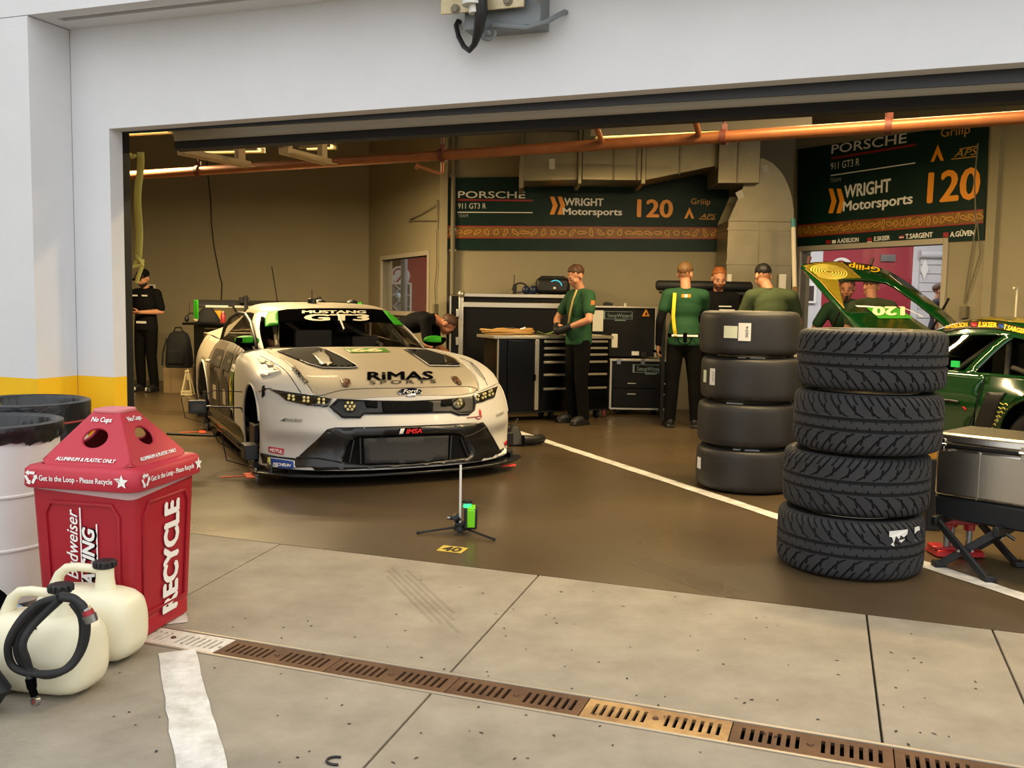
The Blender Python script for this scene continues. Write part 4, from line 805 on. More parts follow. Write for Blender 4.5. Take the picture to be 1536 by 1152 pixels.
# ---------------------------------------------------------------- fuel jugs
jug_m = bpy.data.materials.new('translucent_jug_plastic'); jug_m.use_nodes = True; jb = jug_m.node_tree.nodes['Principled BSDF']; jb.inputs['Base Color'].default_value = rgb((226, 220, 192)); jb.inputs['Roughness'].default_value = .38; jb.inputs['Subsurface Weight'].default_value = .25; jb.inputs['Subsurface Radius'].default_value = (.06, .05, .03); jb.inputs['Subsurface Scale'].default_value = .5
tape = mat('fluorescent_tape', (250, 78, 60), .6)
def jug(pos, rz, label):
    t = thing('fuel_jug', label, 'fuel jug', pos, rz, 'translucent fuel jugs')
    # lies with its long axis along local x; rounded, domed ends
    rows = []; n = 40; Lh = .195; prof_ = [(-1.0, .0), (-.985, .45), (-.93, .74), (-.83, .89), (-.65, .97), (-.3, 1.0), (.1, 1.0), (.5, .99), (.72, .94), (.88, .83), (.96, .66), (.995, .40), (1.0, 0)]
    for ux, s_ in prof_:
        row = []
        for i in range(n):
            a = 2 * math.pi * i / n; ca, sa = math.cos(a), math.sin(a)
            row.append((ux * Lh, .112 * s_ * math.copysign(abs(ca) ** .6, ca), .132 + .132 * s_ * math.copysign(abs(sa) ** (.55 if sa < 0 else .95), sa)))
        rows.append(row + row[:1])
    b = MB(); b.grid(rows); b.build('body', jug_m, t, smooth=80)
    nx = .062; b = MB(); b.tube([(nx, 0, .245), (nx, 0, .27), (nx, 0, .30), (nx, 0, .345)], [.048, .036, .032, .031], 20); b.build('neck', jug_m, t, smooth=60)
    b = MB(); b.tube([(nx - .01, 0, .325), (.02, 0, .330), (-.05, 0, .333), (-.095, 0, .326), (-.125, 0, .30), (-.14, 0, .262), (-.145, 0, .24)], [.017, .016, .016, .017, .019, .024, .028], 14); b.build('handle', jug_m, t, smooth=60)
    b = MB()
    for i in range(12): a = 2 * math.pi * i / 12; b.box((nx + .035 * math.cos(a), .035 * math.sin(a), .352), (.012, .012, .024))
    b.cyl((nx, 0, .338), (nx, 0, .366), .036, .033, 24); b.build('cap', mat('black_cap', (22, 22, 24), .5), t, bevel=.003)
    b = MB(); b.box((0, 0, 0), (.07, .05, .002), Tr(-.02, -.060, .248) @ M.Rotation(R(30), 4, 'X')); b.build('tape', tape, t)
    b = MB(); X = Tr(-.0, -.092, .226) @ M.Rotation(R(48), 4, 'X')
    for k in range(3): stroke(b, [(-.03 + .004 * k, .010 - .012 * k), (.035 - .01 * k, .012 - .012 * k)], .005, X, .004)
    tag(b.build('print_mark', blackp, t, smooth=0), kind='stuff'); return t
pj = D(137, 950, 3.37); jug((pj.x, 3.37, 0), R(-11), 'rear fuel jug of the pair, standing right against the red bin')
pj = D(70, 1000, 3.08); jug((pj.x, 3.08, 0), R(-11), 'front fuel jug of the pair, with a coiled black hose hung on its neck')
hose_m = mat('braided_black_hose', (26, 26, 28), .6, bump=(300, .4))
t = thing('coiled_hose', 'coiled black hose with metal end fittings hanging on the front fuel jug', 'hose', (-1.71, 3.0, .3)); o_ = t.location
hq = lambda px, py, d: D(px, py, 2.915 + d) - o_
loop1 = [(88, 897), (60, 905), (35, 925), (16, 955), (12, 978), (20, 1000), (45, 1010), (80, 1010), (105, 1000), (123, 975), (130, 945), (126, 915), (112, 898), (95, 893)]
loop2 = [(82, 903), (58, 916), (36, 938), (26, 962), (28, 985), (42, 1003), (68, 1013), (95, 1006), (115, 985), (124, 955), (122, 925), (108, 903)]
loop3 = [(90, 900), (68, 920), (44, 945), (34, 968), (40, 990), (44, 1005), (46, 1022)]
def smooth_px(P, d0, n=4):
    A = np.array(P, float); return [hq(*cr1(A, i / n), d0 + .012 * math.sin(i * .4)) for i in range((len(A) - 1) * n + 1)]
b = MB(); b.tube(smooth_px(loop1, -.02) + smooth_px([(95, 893), (88, 897), (82, 903)], -.01, 2)[1:] + smooth_px(loop2, .0)[1:], .0125, 10); b.tube(smooth_px([(88, 896)] + [(110, 899), (122, 906), (128, 914)], -.035), .0125, 10); b.tube(smooth_px(loop3, -.03), .0125, 10); b.build('hose', hose_m, t, smooth=60)
fit = mat('steel_fitting', (150, 150, 146), .3, .9)
b = MB(); b.cyl(hq(128, 912, -.04), hq(132, 917, -.04), .016, n=6); b.cyl(hq(134, 922, -.045), hq(138, 933, -.045), .021, .019, 16); b.build('coupling', fit, t); b = MB(); b.cyl(hq(131, 916, -.043), hq(135, 924, -.045), .017, n=14); tag(b.build('collar', redp, t), 'red collar')
b = MB(); b.cyl(hq(46, 1018, -.035), hq(48, 1032, -.035), .017, .015, 10); b.cyl(hq(48, 1032, -.035), hq(52, 1044, -.035), .012, n=10); b.build('ferrule', blackp, t)
b = MB(); X = Tr(*hq(53, 1052, -.035)) @ Rz(R(-25)) @ M.Rotation(R(80), 4, 'X'); b.lathe([(.010, -.008), (.016, -.008), (.016, .008), (.010, .008)], 20, X, True); b.build('ring_fitting', fit, t); b = MB(); b.cyl(V((0, 0, -.004)), V((0, 0, .004)), .011, n=14, X=X); tag(b.build('washer', mat('copper_washer', (120, 50, 40), .5), t), 'copper red washer')
# things cut by the left picture edge
t = thing('air_hose_gun', 'black pistol grip and clear bottle lying at the left picture edge, behind the jugs', 'tool', D(8, 915, 3.3)); o_ = t.location; q_ = lambda px, py, d=0: D(px, py, 3.3 + d) - o_
b = MB(); b.tube([q_(-30, 890), q_(-6, 905), q_(10, 915)], [.05, .045, .03], 12); b.build('grip', blackp, t, smooth=60); b = MB(); b.tube([q_(6, 908), q_(25, 918), q_(40, 925)], [.02, .028, .02], 12); b.build('bottle', mat('blue_clear_plastic', (150, 178, 196), .2, alpha=.7), t, smooth=60); b = MB(); b.tube([q_(-10, 945), q_(2, 930), q_(8, 926)], [.02, .02, .018], 12); b.build('nozzle', fit, t)
b = MB(); b.tube([(-1.70 - .26, 2.9, .10), (-1.74, 2.88, .12), (-1.655, 2.87, .115), (-1.63, 2.87, .08), (-1.655, 2.87, .045), (-1.74, 2.88, .04), (-1.96, 2.9, .05)], .05, 12); tag(b.build('kit_bag', mat('black_bag', (20, 20, 22), .6)), 'black rounded bag at the left picture edge in front of the jugs', 'bag')

# ---------------------------------------------------------------- laser level, measuring rod
t = thing('laser_level', 'green and black laser level on a low three-legged stand before the race car', 'laser level', G(690, 800)); o_ = t.location
blk = mat('matt_black_plastic', (18, 18, 19), .55); lime = mat('lime_green_plastic', (120, 214, 20), .4); 
hub = V((0, .02, .035))
for px, py in ((627, 801), (741, 811)):
    p = G(px, py) - o_ + V((0, 0, .008)); b = MB(); b.tube([hub, p], .0065, 8); b.sph(p, .010, 8); b.build('leg', blk, t)
b = MB(); b.tube([hub, V((.02, .36, .008))], .0065, 8); b.build('leg', blk, t)
b = MB(); b.cyl(hub - V((0, 0, .02)), hub + V((0, 0, .02)), .04, .03, 16); b.box((.03, .01, .055), (.12, .06, .02)); b.build('base', blk, t, bevel=.004)
lx = D(706, 785, o_.y).x - o_.x
b = MB(); b.box((lx, 0, .095), (.075, .10, .12)); b.build('body', blk, t, bevel=.008); b = MB(); b.box((lx + .004, -.048, .098), (.045, .014, .105)); b.box((lx + .004, 0, .154), (.045, .10, .012)); b.build('shell', lime, t, bevel=.006)
b = MB(); b.cyl((lx - .02, 0, .155), (lx - .02, 0, .185), .026, .02, 16); b.build('laser_window', mat('laser_glow', (60, 220, 140), emit=1.2), t); b = MB(); b.cyl((lx - .02, 0, .18), (lx - .02, 0, .196), .03, .028, 16); b.build('top_cap', blk, t)
b = MB(); b.cyl((-.035, 0, .08), (-.005, 0, .10), .024, n=14); b.cyl((-.065, -.01, .095), (-.035, -.005, .09), .012, n=10); b.build('clamp', blk, t); 
b = MB(); b.cyl((-.075, -.02, .095), (-.06, -.015, .093), .009, n=10); b.build('knob', fit, t)
t2 = thing('measuring_rod', 'thin white upright measuring rod beside the laser level, reaching the car splitter', 'rod', (o_.x, o_.y, 0)); b = MB(); zt_ = D(691, 697, o_.y).z; b.box((0, -.005, (zt_ + .05) / 2), (.013, .006, zt_ - .05)); b.build('rod', mat('rod_white', (226, 222, 210), .5), t2, bevel=.001); b = MB(); b.box((0, -.005, .03), (.02, .012, .06)); b.build('foot', blk, t2)
# ---------------------------------------------------------------- stainless cooler on folding stand
stl = mat('brushed_stainless', (190, 184, 172), .26, 1.0, bump=(260, .05)); 
c0 = D(1404, 668, 4.88); ang = R(-47); t = thing('cooler', 'stainless steel cooler chest with lid latches on a black folding stand', 'cooler', (c0.x, c0.y, 0), ang)
zb_, zt_ = D(1404, 742, 4.88).z, D(1406, 668, 4.88).z; Lc, Wc = .72, .42
b = MB(); b.box((Lc / 2, Wc / 2, (zb_ + zt_) / 2), (Lc, Wc, zt_ - zb_)); b.build('body', stl, t, bevel=.02)
b = MB(); b.box((Lc / 2, Wc / 2, zb_ - .06), (Lc - .015, Wc - .015, .12), taper=(1.02, 1.02)); b.build('base', blk, t, bevel=.012)
lidh = .06; b = MB(); b.box((Lc / 2, Wc / 2, zt_ + .008), (Lc - .02, Wc - .02, .016)); b.build('gasket', blk, t)
b = MB(); b.box((Lc / 2, Wc / 2, zt_ + .014 + lidh / 2), (Lc + .03, Wc + .03, lidh), taper=(.97, .95)); b.build('lid', stl, t, bevel=.018)
b = MB(); b.box((.22, -.002, (zb_ + zt_) / 2), (.008, .006, zt_ - zb_ - .01)); b.build('seam', mat('bright_steel', (220, 214, 200), .2, 1), t)
for x in (.035, .44):
    b = MB(); b.box((x, -.014, zt_ + .03), (.04, .012, .03)); b.box((x, -.016, zt_ - .008), (.034, .014, .03)); b.cyl((x - .028, -.02, zt_ + .012), (x + .028, -.02, zt_ + .012), .008, n=10); b.build('latch', mat('chrome', (205, 200, 190), .15, 1), t, bevel=.002)
t = thing('folding_stand', 'black folding X-legged stand under the stainless cooler', 'stand', (c0.x, c0.y, 0)); o_ = t.location
stm = mat('stand_grey_black', (44, 45, 46), .5, .3)
f1, f2 = G(1408, 850), G(1482, 872); zt_s = zb_ - .125; u1, u2 = V((D(1408, 770, 4.84).x, 4.84, zt_s)), V((D(1500, 790, 4.62).x, 4.62, zt_s))
bk = V((.30, .28, 0))
for dv, nm in ((V(), 0), (bk, 1)):
    for a_, c_ in ((u1, f2), (u2, f1)):
        b = MB(); p, q = a_ + dv - o_, c_ + dv - o_ + V((0, 0, .012)); Xs = frame(p, q - p, (0, 0, 1)); b.box(((q - p).length / 2, 0, (0.012 if a_ is u1 else -.012)), ((q - p).length, .038, .02), Xs); b.build('leg', stm, t, bevel=.004)
    b = MB(); m_ = (u1 + f2) / 2 + dv - o_
    for dx_ in (-.035, 0, .035): b.cyl(m_ + V((dx_, -.02, 0)), m_ + V((dx_, -.034, 0)), .007, n=10)
    b.build('rivet', fit, t)
    for f_ in (f1, f2): b = MB(); b.box(f_ + dv - o_ + V((0, 0, .016)), (.06, .06, .032), Rz(0)); b.build('foot', blk, t, bevel=.006)
for u_ in (u1, u2):
    b = MB(); p = u_ - o_; Xs = frame(p - bk * .15, bk, (0, 0, 1)); b.box((bk.length * .65, 0, 0), (bk.length * 1.3, .05, .03), Xs); b.build('rail', blk, t, bevel=.005)
# red jack stand
jk = mat('red_jack_paint', (176, 22, 26), .35, .1, coat=.3); p = G(1432, 832); t = thing('jack', 'red compact car jack on the floor behind the cooler stand', 'jack', p); t.scale = (1.12, 1.0, 1.12)
b = MB(); b.box((0, 0, .02), (.24, .16, .03), taper=(.9, .8)); b.box((-.04, 0, .04), (.16, .1, .02)); b.build('base', jk, t, bevel=.006)
for dx_, dy_ in ((-.06, -.03), (.05, -.03), (.0, .05)):
    b = MB(); b.cyl((dx_, dy_, .04), (dx_, dy_, .16), .016, n=12); b.build('post', fit, t); b = MB(); b.cyl((dx_, dy_, .13), (dx_, dy_, .165), .026, n=12); b.build('collar', jk, t)
b = MB(); b.box((0, 0, .175), (.17, .13, .03)); b.box((.0, 0, .205), (.10, .10, .04)); b.cyl((.0, 0, .22), (.0, 0, .25), .045, n=16); b.build('head', jk, t, bevel=.005)
b = MB(); b.cyl((.07, -.01, .22), (.24, -.10, .10), .009, n=8); b.build('handle', fit, t)
b = MB(); p = D(1401, 678, 5.6); b.box((0, 0, 0), (.07, .07, .08), Tr(p.x, 5.6, p.z)); b.m = 1; b.box((0, 0, 0), (.09, .09, p.z - .04), Tr(p.x, 5.6, (p.z - .04) / 2))
tag(b.build('floor_post', [mat('yellow_box', (224, 160, 50), .5), blk], bevel=.004), 'small yellow topped post behind the cooler, beside the treaded tyres', 'post')
# ================================================================== RACE CAR (pale grey coupe, nose towards the camera)
car = thing('race_car', 'pale grey and charcoal race car without wheels, parked nose out in the bay', 'car', (-.80, 6.91, 0), R(25.5))
CM = Tr(-.80, 6.91, 0) @ Rz(R(25.5)); CI = CM.inverted()
body_l = mat('car_satin_silver', (203, 199, 190), .48, .08, coat=.08); body_m = mat('car_satin_warm_grey', (176, 164, 142), .5, .04, coat=.06); body_d = mat('car_charcoal_vinyl', (98, 89, 76), .5, coat=.08); body_dd = mat('car_dark_charcoal', (60, 54, 46), .5, coat=.08)
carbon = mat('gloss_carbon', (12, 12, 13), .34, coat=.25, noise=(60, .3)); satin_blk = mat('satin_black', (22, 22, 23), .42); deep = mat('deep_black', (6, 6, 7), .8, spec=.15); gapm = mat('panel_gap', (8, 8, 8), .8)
HOOD = Surf([
 [(0,-.10,.640),(.2,-.09,.638),(.42,-.03,.627),(.60,.06,.637),(.74,.17,.652),(.86,.29,.668),(.93,.37,.672),(.975,.43,.66),(.995,.475,.632)],
 [(0,.02,.715),(.2,.03,.713),(.42,.08,.700),(.60,.16,.702),(.74,.26,.722),(.86,.37,.728),(.94,.45,.722),(.985,.51,.70),(1.0,.55,.667)],
 [(0,.20,.762),(.2,.205,.760),(.42,.24,.750),(.60,.31,.755),(.74,.39,.780),(.86,.48,.785),(.945,.55,.765),(.992,.60,.73),(1.008,.64,.685)],
 [(0,.45,.808),(.2,.45,.806),(.42,.47,.796),(.60,.52,.797),(.74,.58,.828),(.86,.65,.830),(.95,.70,.800),(.998,.74,.745),(1.012,.79,.660)],
 [(0,.68,.845),(.2,.68,.843),(.42,.69,.834),(.60,.72,.833),(.74,.77,.860),(.86,.82,.858),(.95,.86,.822),(.998,.89,.745),(1.010,.93,.560)],
 [(0,.86,.870),(.2,.86,.868),(.42,.87,.860),(.60,.90,.858),(.74,.94,.876),(.86,.98,.872),(.95,1.0,.835),(.996,1.015,.73),(1.004,1.012,.36)],
 [(0,1.03,.893),(.2,1.03,.891),(.42,1.04,.884),(.60,1.07,.878),(.74,1.10,.885),(.86,1.13,.878),(.945,1.14,.842),(.988,1.15,.72),(.992,1.02,.15)],
 [(0,1.20,.912),(.2,1.205,.911),(.42,1.22,.904),(.60,1.27,.896),(.74,1.33,.895),(.86,1.37,.885),(.935,1.39,.848),(.975,1.40,.72),(.98,1.32,.15)],
 [(0,1.36,.930),(.2,1.37,.929),(.42,1.42,.922),(.60,1.50,.912),(.74,1.60,.903),(.86,1.63,.890),(.925,1.64,.852),(.965,1.65,.72),(.97,1.65,.15)]])
def hood(p, v): q = HOOD(v, abs(p)); return V((q.x if p >= 0 else -q.x, q.y, q.z))
FASC = Surf([
 [(0,-.19,.12),(.2,-.185,.12),(.42,-.15,.12),(.60,-.09,.12),(.74,-.01,.12),(.86,.09,.12),(.94,.19,.12),(.985,.28,.12),(1.0,.37,.12)],
 [(0,-.165,.28),(.2,-.16,.28),(.42,-.125,.28),(.60,-.05,.28),(.74,.05,.28),(.86,.165,.28),(.94,.24,.28),(.985,.285,.28),(1.0,.315,.28)],
 [(0,-.175,.41),(.2,-.17,.41),(.42,-.135,.41),(.60,-.07,.40),(.74,.01,.40),(.86,.112,.40),(.94,.20,.40),(.985,.275,.41),(1.0,.322,.41)],
 [(0,-.13,.52),(.2,-.125,.52),(.42,-.085,.52),(.60,-.015,.52),(.74,.075,.525),(.86,.185,.53),(.94,.275,.53),(.985,.34,.53),(1.0,.372,.53)],
 [(0,-.10,.640),(.2,-.09,.638),(.42,-.03,.627),(.60,.06,.637),(.74,.17,.652),(.86,.29,.668),(.93,.37,.672),(.975,.43,.66),(.995,.475,.632)]])
def fasc(p, v): q = FASC(v, abs(p)); return V((q.x if p >= 0 else -q.x, q.y, q.z))
col_meshes = []
def panel(name, poly, fn, step, m, holes=(), t=.012, off=-1, stepy=None, par=None, flip=False):
    vs, fs = patch(poly, fn, step, holes, stepy); 
    if flip: fs = [f[::-1] for f in fs]
    col_meshes.append((vs, fs)); o = MB().add(vs, fs).build(name, m, par or car, smooth=35); 
    if t: solidify(o, t, off)
    return o
g = .025
bon = [(0, g), (2.9, g), (3.35, .25), (3.5, 1), (3.75, 3), (4.0, 5), (4.05, 6.5), (3.9, 8), (0, 8)]
bon_full = bon[1:-1]; bon_full = bon_full + [(-p, v) for p, v in bon_full[::-1]]
panel('bonnet', bon_full, hood, .12, body_m)
for sgn in (1, -1):
    fe = [(2.95, 0.0), (7.98, 0.0), (7.98, 7.97), (3.95, 7.97), (4.09, 6.5), (4.04, 5), (3.79, 3), (3.54, 1), (3.39, .25)]
    fe = [(sgn * p, v) for p, v in fe]; panel('front_wing', fe if sgn > 0 else fe[::-1], hood, .12, body_l)
panel('front_bumper', [(-8, 0), (8, 0), (8, 3.97), (-8, 3.97)], fasc, .14, body_l, stepy=.09)
# flanks
def W_(y): return float(np.interp(y, [1.6, 1.9, 2.4, 2.9, 3.1, 3.4, 3.8, 4.2, 4.6], [.970, .962, .958, .975, 1.005, 1.02, 1.015, .98, .90]))
def flank(s): return lambda y, z: V((s * (W_(y) - (.10 * max(0, (z - .60) / .30) ** 2) - .05 * max(0, (.42 - z) / .3) ** 2), y, z))
def arch(cy, cz, r, n=22, a0=200, a1=-20): return [(cy + r * math.cos(R(a0 + (a1 - a0) * i / n)), cz + r * math.sin(R(a0 + (a1 - a0) * i / n))) for i in range(n + 1)]
for s in (-1, 1):
    d_ = panel('door', [(1.665, .17), (3.02, .17), (3.10, .60), (3.06, .925), (2.3, .915), (1.665, .885)], flank(s), .07, body_d, flip=s < 0)
    a = [p for p in arch(3.42, .33, .365) if p[1] > .14]
    panel('quarter_panel', [(3.04, .15)] + [(max(p[0], 3.05), p[1]) for p in a] + [(3.80, .15), (4.52, .30), (4.56, .92), (4.2, .955), (3.08, .925), (3.12, .60)], flank(s), .07, body_m, flip=s < 0)
    b = MB(); b.tube([flank(s)(3.42 + .365 * math.cos(R(k)), .33 + .365 * math.sin(R(k))) for k in range(0, 181, 9)], .012, 6); b.build('arch_lip', body_l, car)
    b = MB(); b.tube([V((s * 1.003, .66 + .352 * math.cos(R(k)), .335 + .352 * math.sin(R(k)))) for k in range(18, 170, 8)], .008, 6); b.build('arch_lip', body_l, car)
    # wheel well liners, sills
    for cy_ in (.66, 3.42):
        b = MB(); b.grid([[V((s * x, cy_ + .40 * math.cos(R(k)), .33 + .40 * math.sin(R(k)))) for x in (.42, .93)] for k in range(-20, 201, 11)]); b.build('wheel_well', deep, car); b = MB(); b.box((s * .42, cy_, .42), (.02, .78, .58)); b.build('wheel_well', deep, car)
    b = MB(); b.tube([(s * .93, 1.06, .20), (s * .945, 1.3, .20), (s * .935, 2.2, .19), (s * .94, 3.0, .19)], [.07, .085, .085, .08], 14); b.build('side_skirt', mat('bronze_gloss', (74, 62, 40), .18, .6, coat=.6), car, smooth=60)
    b = MB(); b.box((s * .90, 2.05, .095), (.16, 2.1, .03)); b.build('floor_edge', carbon, car, bevel=.006)
    for k in range(6):
        b = MB(); b.box((s * 1.012, 1.35 + k * .14, .20), (.012, .07, .05)); b.build('skirt_vent', deep, car, bevel=.004)
b = MB(); b.box((0, 2.2, .10), (1.7, 4.3, .03)); b.box((0, .15, .35), (1.3, .12, .4)); b.box((0, 2.0, .75), (.8, 1.6, .1)); b.build('floor', deep, car)
# greenhouse
WS = Surf([[(0,1.365,.932),(.25,1.385,.930),(.5,1.46,.920),(.64,1.535,.912),(.73,1.60,.904)], [(0,1.73,1.092),(.24,1.745,1.090),(.48,1.80,1.082),(.615,1.87,1.071),(.70,1.96,1.056)], [(0,2.09,1.234),(.22,2.10,1.233),(.40,2.145,1.226),(.52,2.20,1.219),(.62,2.29,1.205)]])
def ws(p, v): q = WS(v, abs(p)); return V((q.x if p >= 0 else -q.x, q.y, q.z))
tint = clear_glass('tinted_windscreen', (.62, .60, .55), .03, .02)
panel('windscreen', [(-3.96, .0), (3.96, .0), (3.96, 2), (-3.96, 2)], ws, .25, tint, t=0)
ROOF = Surf([[(0,2.09,1.234),(.22,2.10,1.233),(.40,2.145,1.226),(.52,2.20,1.219),(.62,2.29,1.205),(.65,2.33,1.17)], [(0,2.30,1.285),(.22,2.30,1.284),(.42,2.33,1.274),(.54,2.37,1.264),(.625,2.42,1.242),(.665,2.44,1.195)], [(0,2.62,1.307),(.22,2.62,1.306),(.43,2.63,1.296),(.55,2.65,1.28),(.625,2.68,1.255),(.665,2.70,1.20)], [(0,3.0,1.295),(.22,3.0,1.294),(.43,3.0,1.284),(.54,3.02,1.268),(.60,3.04,1.24),(.645,3.05,1.18)], [(0,3.5,1.20),(.22,3.5,1.20),(.42,3.5,1.19),(.53,3.52,1.17),(.60,3.54,1.14),(.66,3.55,1.07)], [(0,4.1,1.0),(.22,4.1,1.0),(.45,4.1,.995),(.58,4.1,.985),(.70,4.1,.97),(.80,4.1,.94)]])
def roof(p, v): q = ROOF(v, abs(p)); return V((q.x if p >= 0 else -q.x, q.y, q.z))
panel('roof', [(-4.98, .02), (4.98, .02), (4.98, 5), (-4.98, 5)], roof, .2, body_m)
b = MB(); b.grid([[V((x * s_, y, z)) for s_ in (-1, -.5, 0, .5, 1)] for x, y, z in ((.80, 4.1, .94), (.88, 4.3, .95), (.85, 4.55, .93), (.80, 4.6, .5), (.78, 4.6, .2))]); o = b.build('tail', body_m, car); solidify(o, .01)
b = MB(); b.grid([[V((s_ * x, y, z)) for s_ in (-1, 1)] for x, y, z in ((.86, 3.05, .925), (.86, 3.6, .945), (.86, 4.1, .95))]); b.build('deck', body_m, car)
for s in (-1, 1):       # A pillars, C pillars, roof rail, side glass
    P_ = []
    for v in np.linspace(0, 2, 9):
        a = WS(v, 3.97); P_.append([a, a + V((s * 0 + .022, .02, .004)), a + V((.055, .06, -.012)), a + V((.062, .10, -.05))])
    P_ = [[V((s * q.x, q.y, q.z)) for q in r_] for r_ in P_]; b = MB(); b.grid(P_ if s > 0 else [r_[::-1] for r_ in P_]); col_meshes.append((b.v, b.f)); b.build('pillar', body_l, car, smooth=60)
    b = MB(); b.grid([[V((s * x0, y0, z0)), V((s * x1, y1, z1))] for x0, y0, z0, x1, y1, z1 in ((.645, 3.0, 1.18, .87, 3.02, .92), (.66, 3.5, 1.08, .88, 3.5, .945), (.80, 4.1, .94, .88, 4.1, .95))]); b.build('rear_pillar', body_m, car)
    b = MB(); b.grid([[V((s * x0, y0, z0)), V((s * x1, y1, z1))] for x0, y0, z0, x1, y1, z1 in ((.70, 1.62, .90, .885, 1.66, .885), (.62, 2.0, 1.09, .885, 2.0, .905), (.60, 2.36, 1.19, .88, 2.36, .915), (.62, 2.7, 1.21, .875, 2.7, .92), (.64, 3.02, 1.18, .87, 3.02, .925))]); b.build('side_window', tint, car, smooth=60) if s > 0 else None
# tracing pixels back on to the car's skin
vv, ff = [], []
for vs, fs in col_meshes:
    o = len(vv); vv += [V(p) for p in vs]; ff += [[i + o for i in f] for f in fs]
BV = BVHTree.FromPolygons(vv, ff); CO = CI @ CAM; CC = (520, 540)
def cpx(px, py, off=.004):
    d = (CI.to_3x3() @ ray(px, py)).normalized(); h = BV.ray_cast(CO, d)
    x, y = px, py
    for k in range(60):
        if h[0] is not None: break
        x += (CC[0] - x) * .03; y += (CC[1] - y) * .03; h = BV.ray_cast(CO, (CI.to_3x3() @ ray(x, y)).normalized())
    n = h[1]; n = n if n.dot(d) < 0 else -n
    return h[0] + n * off
def cpoly(name, pts, m, par=None, off=.005, step=4.0, t=.006, holes=()):
    vs, fs = patch(pts, lambda x, y: cpx(x, y, off), step, holes); o = MB().add(vs, [f[::-1] for f in fs]).build(name, m, par or car, smooth=40)
    if t: solidify(o, t, 1)
    return o
def ctext(s, a, c, h, m, up=None, off=.007, par=None, **kw):
    a, c = V(a), V(c); d = c - a; L = d.length; r_ = d / L; u = V(up).normalized() if up else V((r_.y, -r_.x)); vs, fs = text2d(s, h, width=L, **kw); mid = (a + c) / 2 + u * h / 2
    b = MB(); b.add([cpx(*(mid + r_ * x + u * y), off + dz) for x, y, dz in vs], fs); return tag(b.build('lettering', m, par or car, smooth=0), kind='stuff')
def cline(name, pts, wpx, m, off=.004, par=None):
    P = np.array(pts, float); Q = [tuple(cr1(P, i / 5)) for i in range((len(P) - 1) * 5 + 1)]; b = MB(); b.tube([cpx(*q, 0.0) for q in Q], wpx, 5); return b.build(name, m, par or car)
# --- front end pieces
gr = cpoly('grille', [(506,599),(560,601),(612,601.5),(660,599.5),(708,595.5),(712.5,606),(711,616),(702,623.5),(687,624),(675,619.5),(610,621),(545,622),(541,628),(513,627.5),(494,611)], satin_blk, off=.006, step=6)
cpoly('opening', [(572,603),(640,601.5),(648,604),(648,617),(640,619),(574,619.5)], deep, gr, .014)  # black patches, here and next line, paint the shaded depth of grille holes
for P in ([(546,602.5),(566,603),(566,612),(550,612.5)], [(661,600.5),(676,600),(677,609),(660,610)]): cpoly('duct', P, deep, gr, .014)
for cx_, cy_, led in ((525, 611, ((522,606),(528,606),(518.5,611.5),(525,611.5),(531,611.5),(522,616),(528,616))), (686, 607, ((687,602),(684,607),(689,607)))):
    o = cpoly('fog_lamp', ring_pts(cx_, cy_, 9.5, 8.5, 20), mat('lamp_housing', (38, 34, 18), .3), gr, .016)
    b = MB(); [b.sph(cpx(x, y, .026), .0105, 8) for x, y in led]; b.build('led', mat('led_lens', (206, 190, 128), .2, emit=.15), o)
b = MB(); P = [(505,602),(497,611),(514,626),(541,626),(547,620)]; b.tube([cpx(*p, .016) for p in P], .006, 6); b.tube([cpx(*p, .016) for p in [(709,597),(711,606),(709,615),(701,622),(688,622.5),(676,618)]], .006, 6); b.build('grille_trim', satin_blk, gr)
hm = mat('headlight_smoked', (30, 27, 16), .12, coat=.6); ledm = MATS['led_lens']
for P, L in (([(404,584.5),(410,585.5),(451,591.5),(499,599),(492,611),(459,608),(430,601.5),(419,592)], [[(435,594.5),(441,595.5),(434.5,599),(441.5,600.5)], [(457,597.5),(463,598),(457,602.5),(463,603)], [(479,600),(486,600.5),(479,605),(486,606)]]), ([(708,593.5),(723,588.5),(745,580),(740,597),(714,605.5)], [[(716,595),(723,592.5),(715,600.5),(722,598)], [(726,591.5),(732,589),(726,596.5),(732,594)], [(735,587),(737,592)]])):
    o = cpoly('headlight', P, hm, off=.006)
    for q in L:
        b = MB(); [b.sph(cpx(x, y, .014), .0115, 8) for x, y in q]; b.build('led', ledm, o)
lowr = cpoly('lower_bumper', [(392,679),(417,685),(446,688),(491,644),(503,641.5),(560,640.5),(612,639),(670,636.5),(723,633.5),(729,640),(748,675),(760,671),(762,682),(740,690),(618,700),(500,705),(440,706.5),(397,700)], carbon, off=.006, step=7, holes=[[(513,693),(522,668),(532,656),(612,652),(687,650),(695,656),(706,680),(702,686),(618,696),(540,697)]])
cpoly('intake_shade', [(513,693),(522,668),(532,656),(612,652),(687,650),(695,656),(706,680),(702,686),(618,696),(540,697)], deep, lowr, .002, 8, t=0)  # black sheet on the bumper skin, coloured to stand for shaded depth
cpoly('radiator_blank', [(545,657),(612,654.5),(671,652.5),(670,689),(618,694),(547,695.5)], mat('grey_foam_panel', (46, 46, 46), .8, bump=(30, .6)), lowr, .014, 8)
for a, c in (((540,656),(541,696)), ((676,653),(674,690)), ((531,660),(524,694)), ((690,656),(700,684))): b = MB(); b.tube([cpx(*a, .010), cpx(*c, .010)], .008, 6); b.build('intake_strut', satin_blk, lowr)
b = MB(); b.tube([cpx(x, y, .012) for x, y in ((492,645),(512,655),(530,658))], .007, 6); b.tube([cpx(x, y, .012) for x, y in ((446,687),(480,688),(513,694))], .007, 6); b.tube([cpx(x, y, .012) for x, y in ((728,640),(706,652),(695,655))], .007, 6); b.build('bumper_crease', satin_blk, lowr)
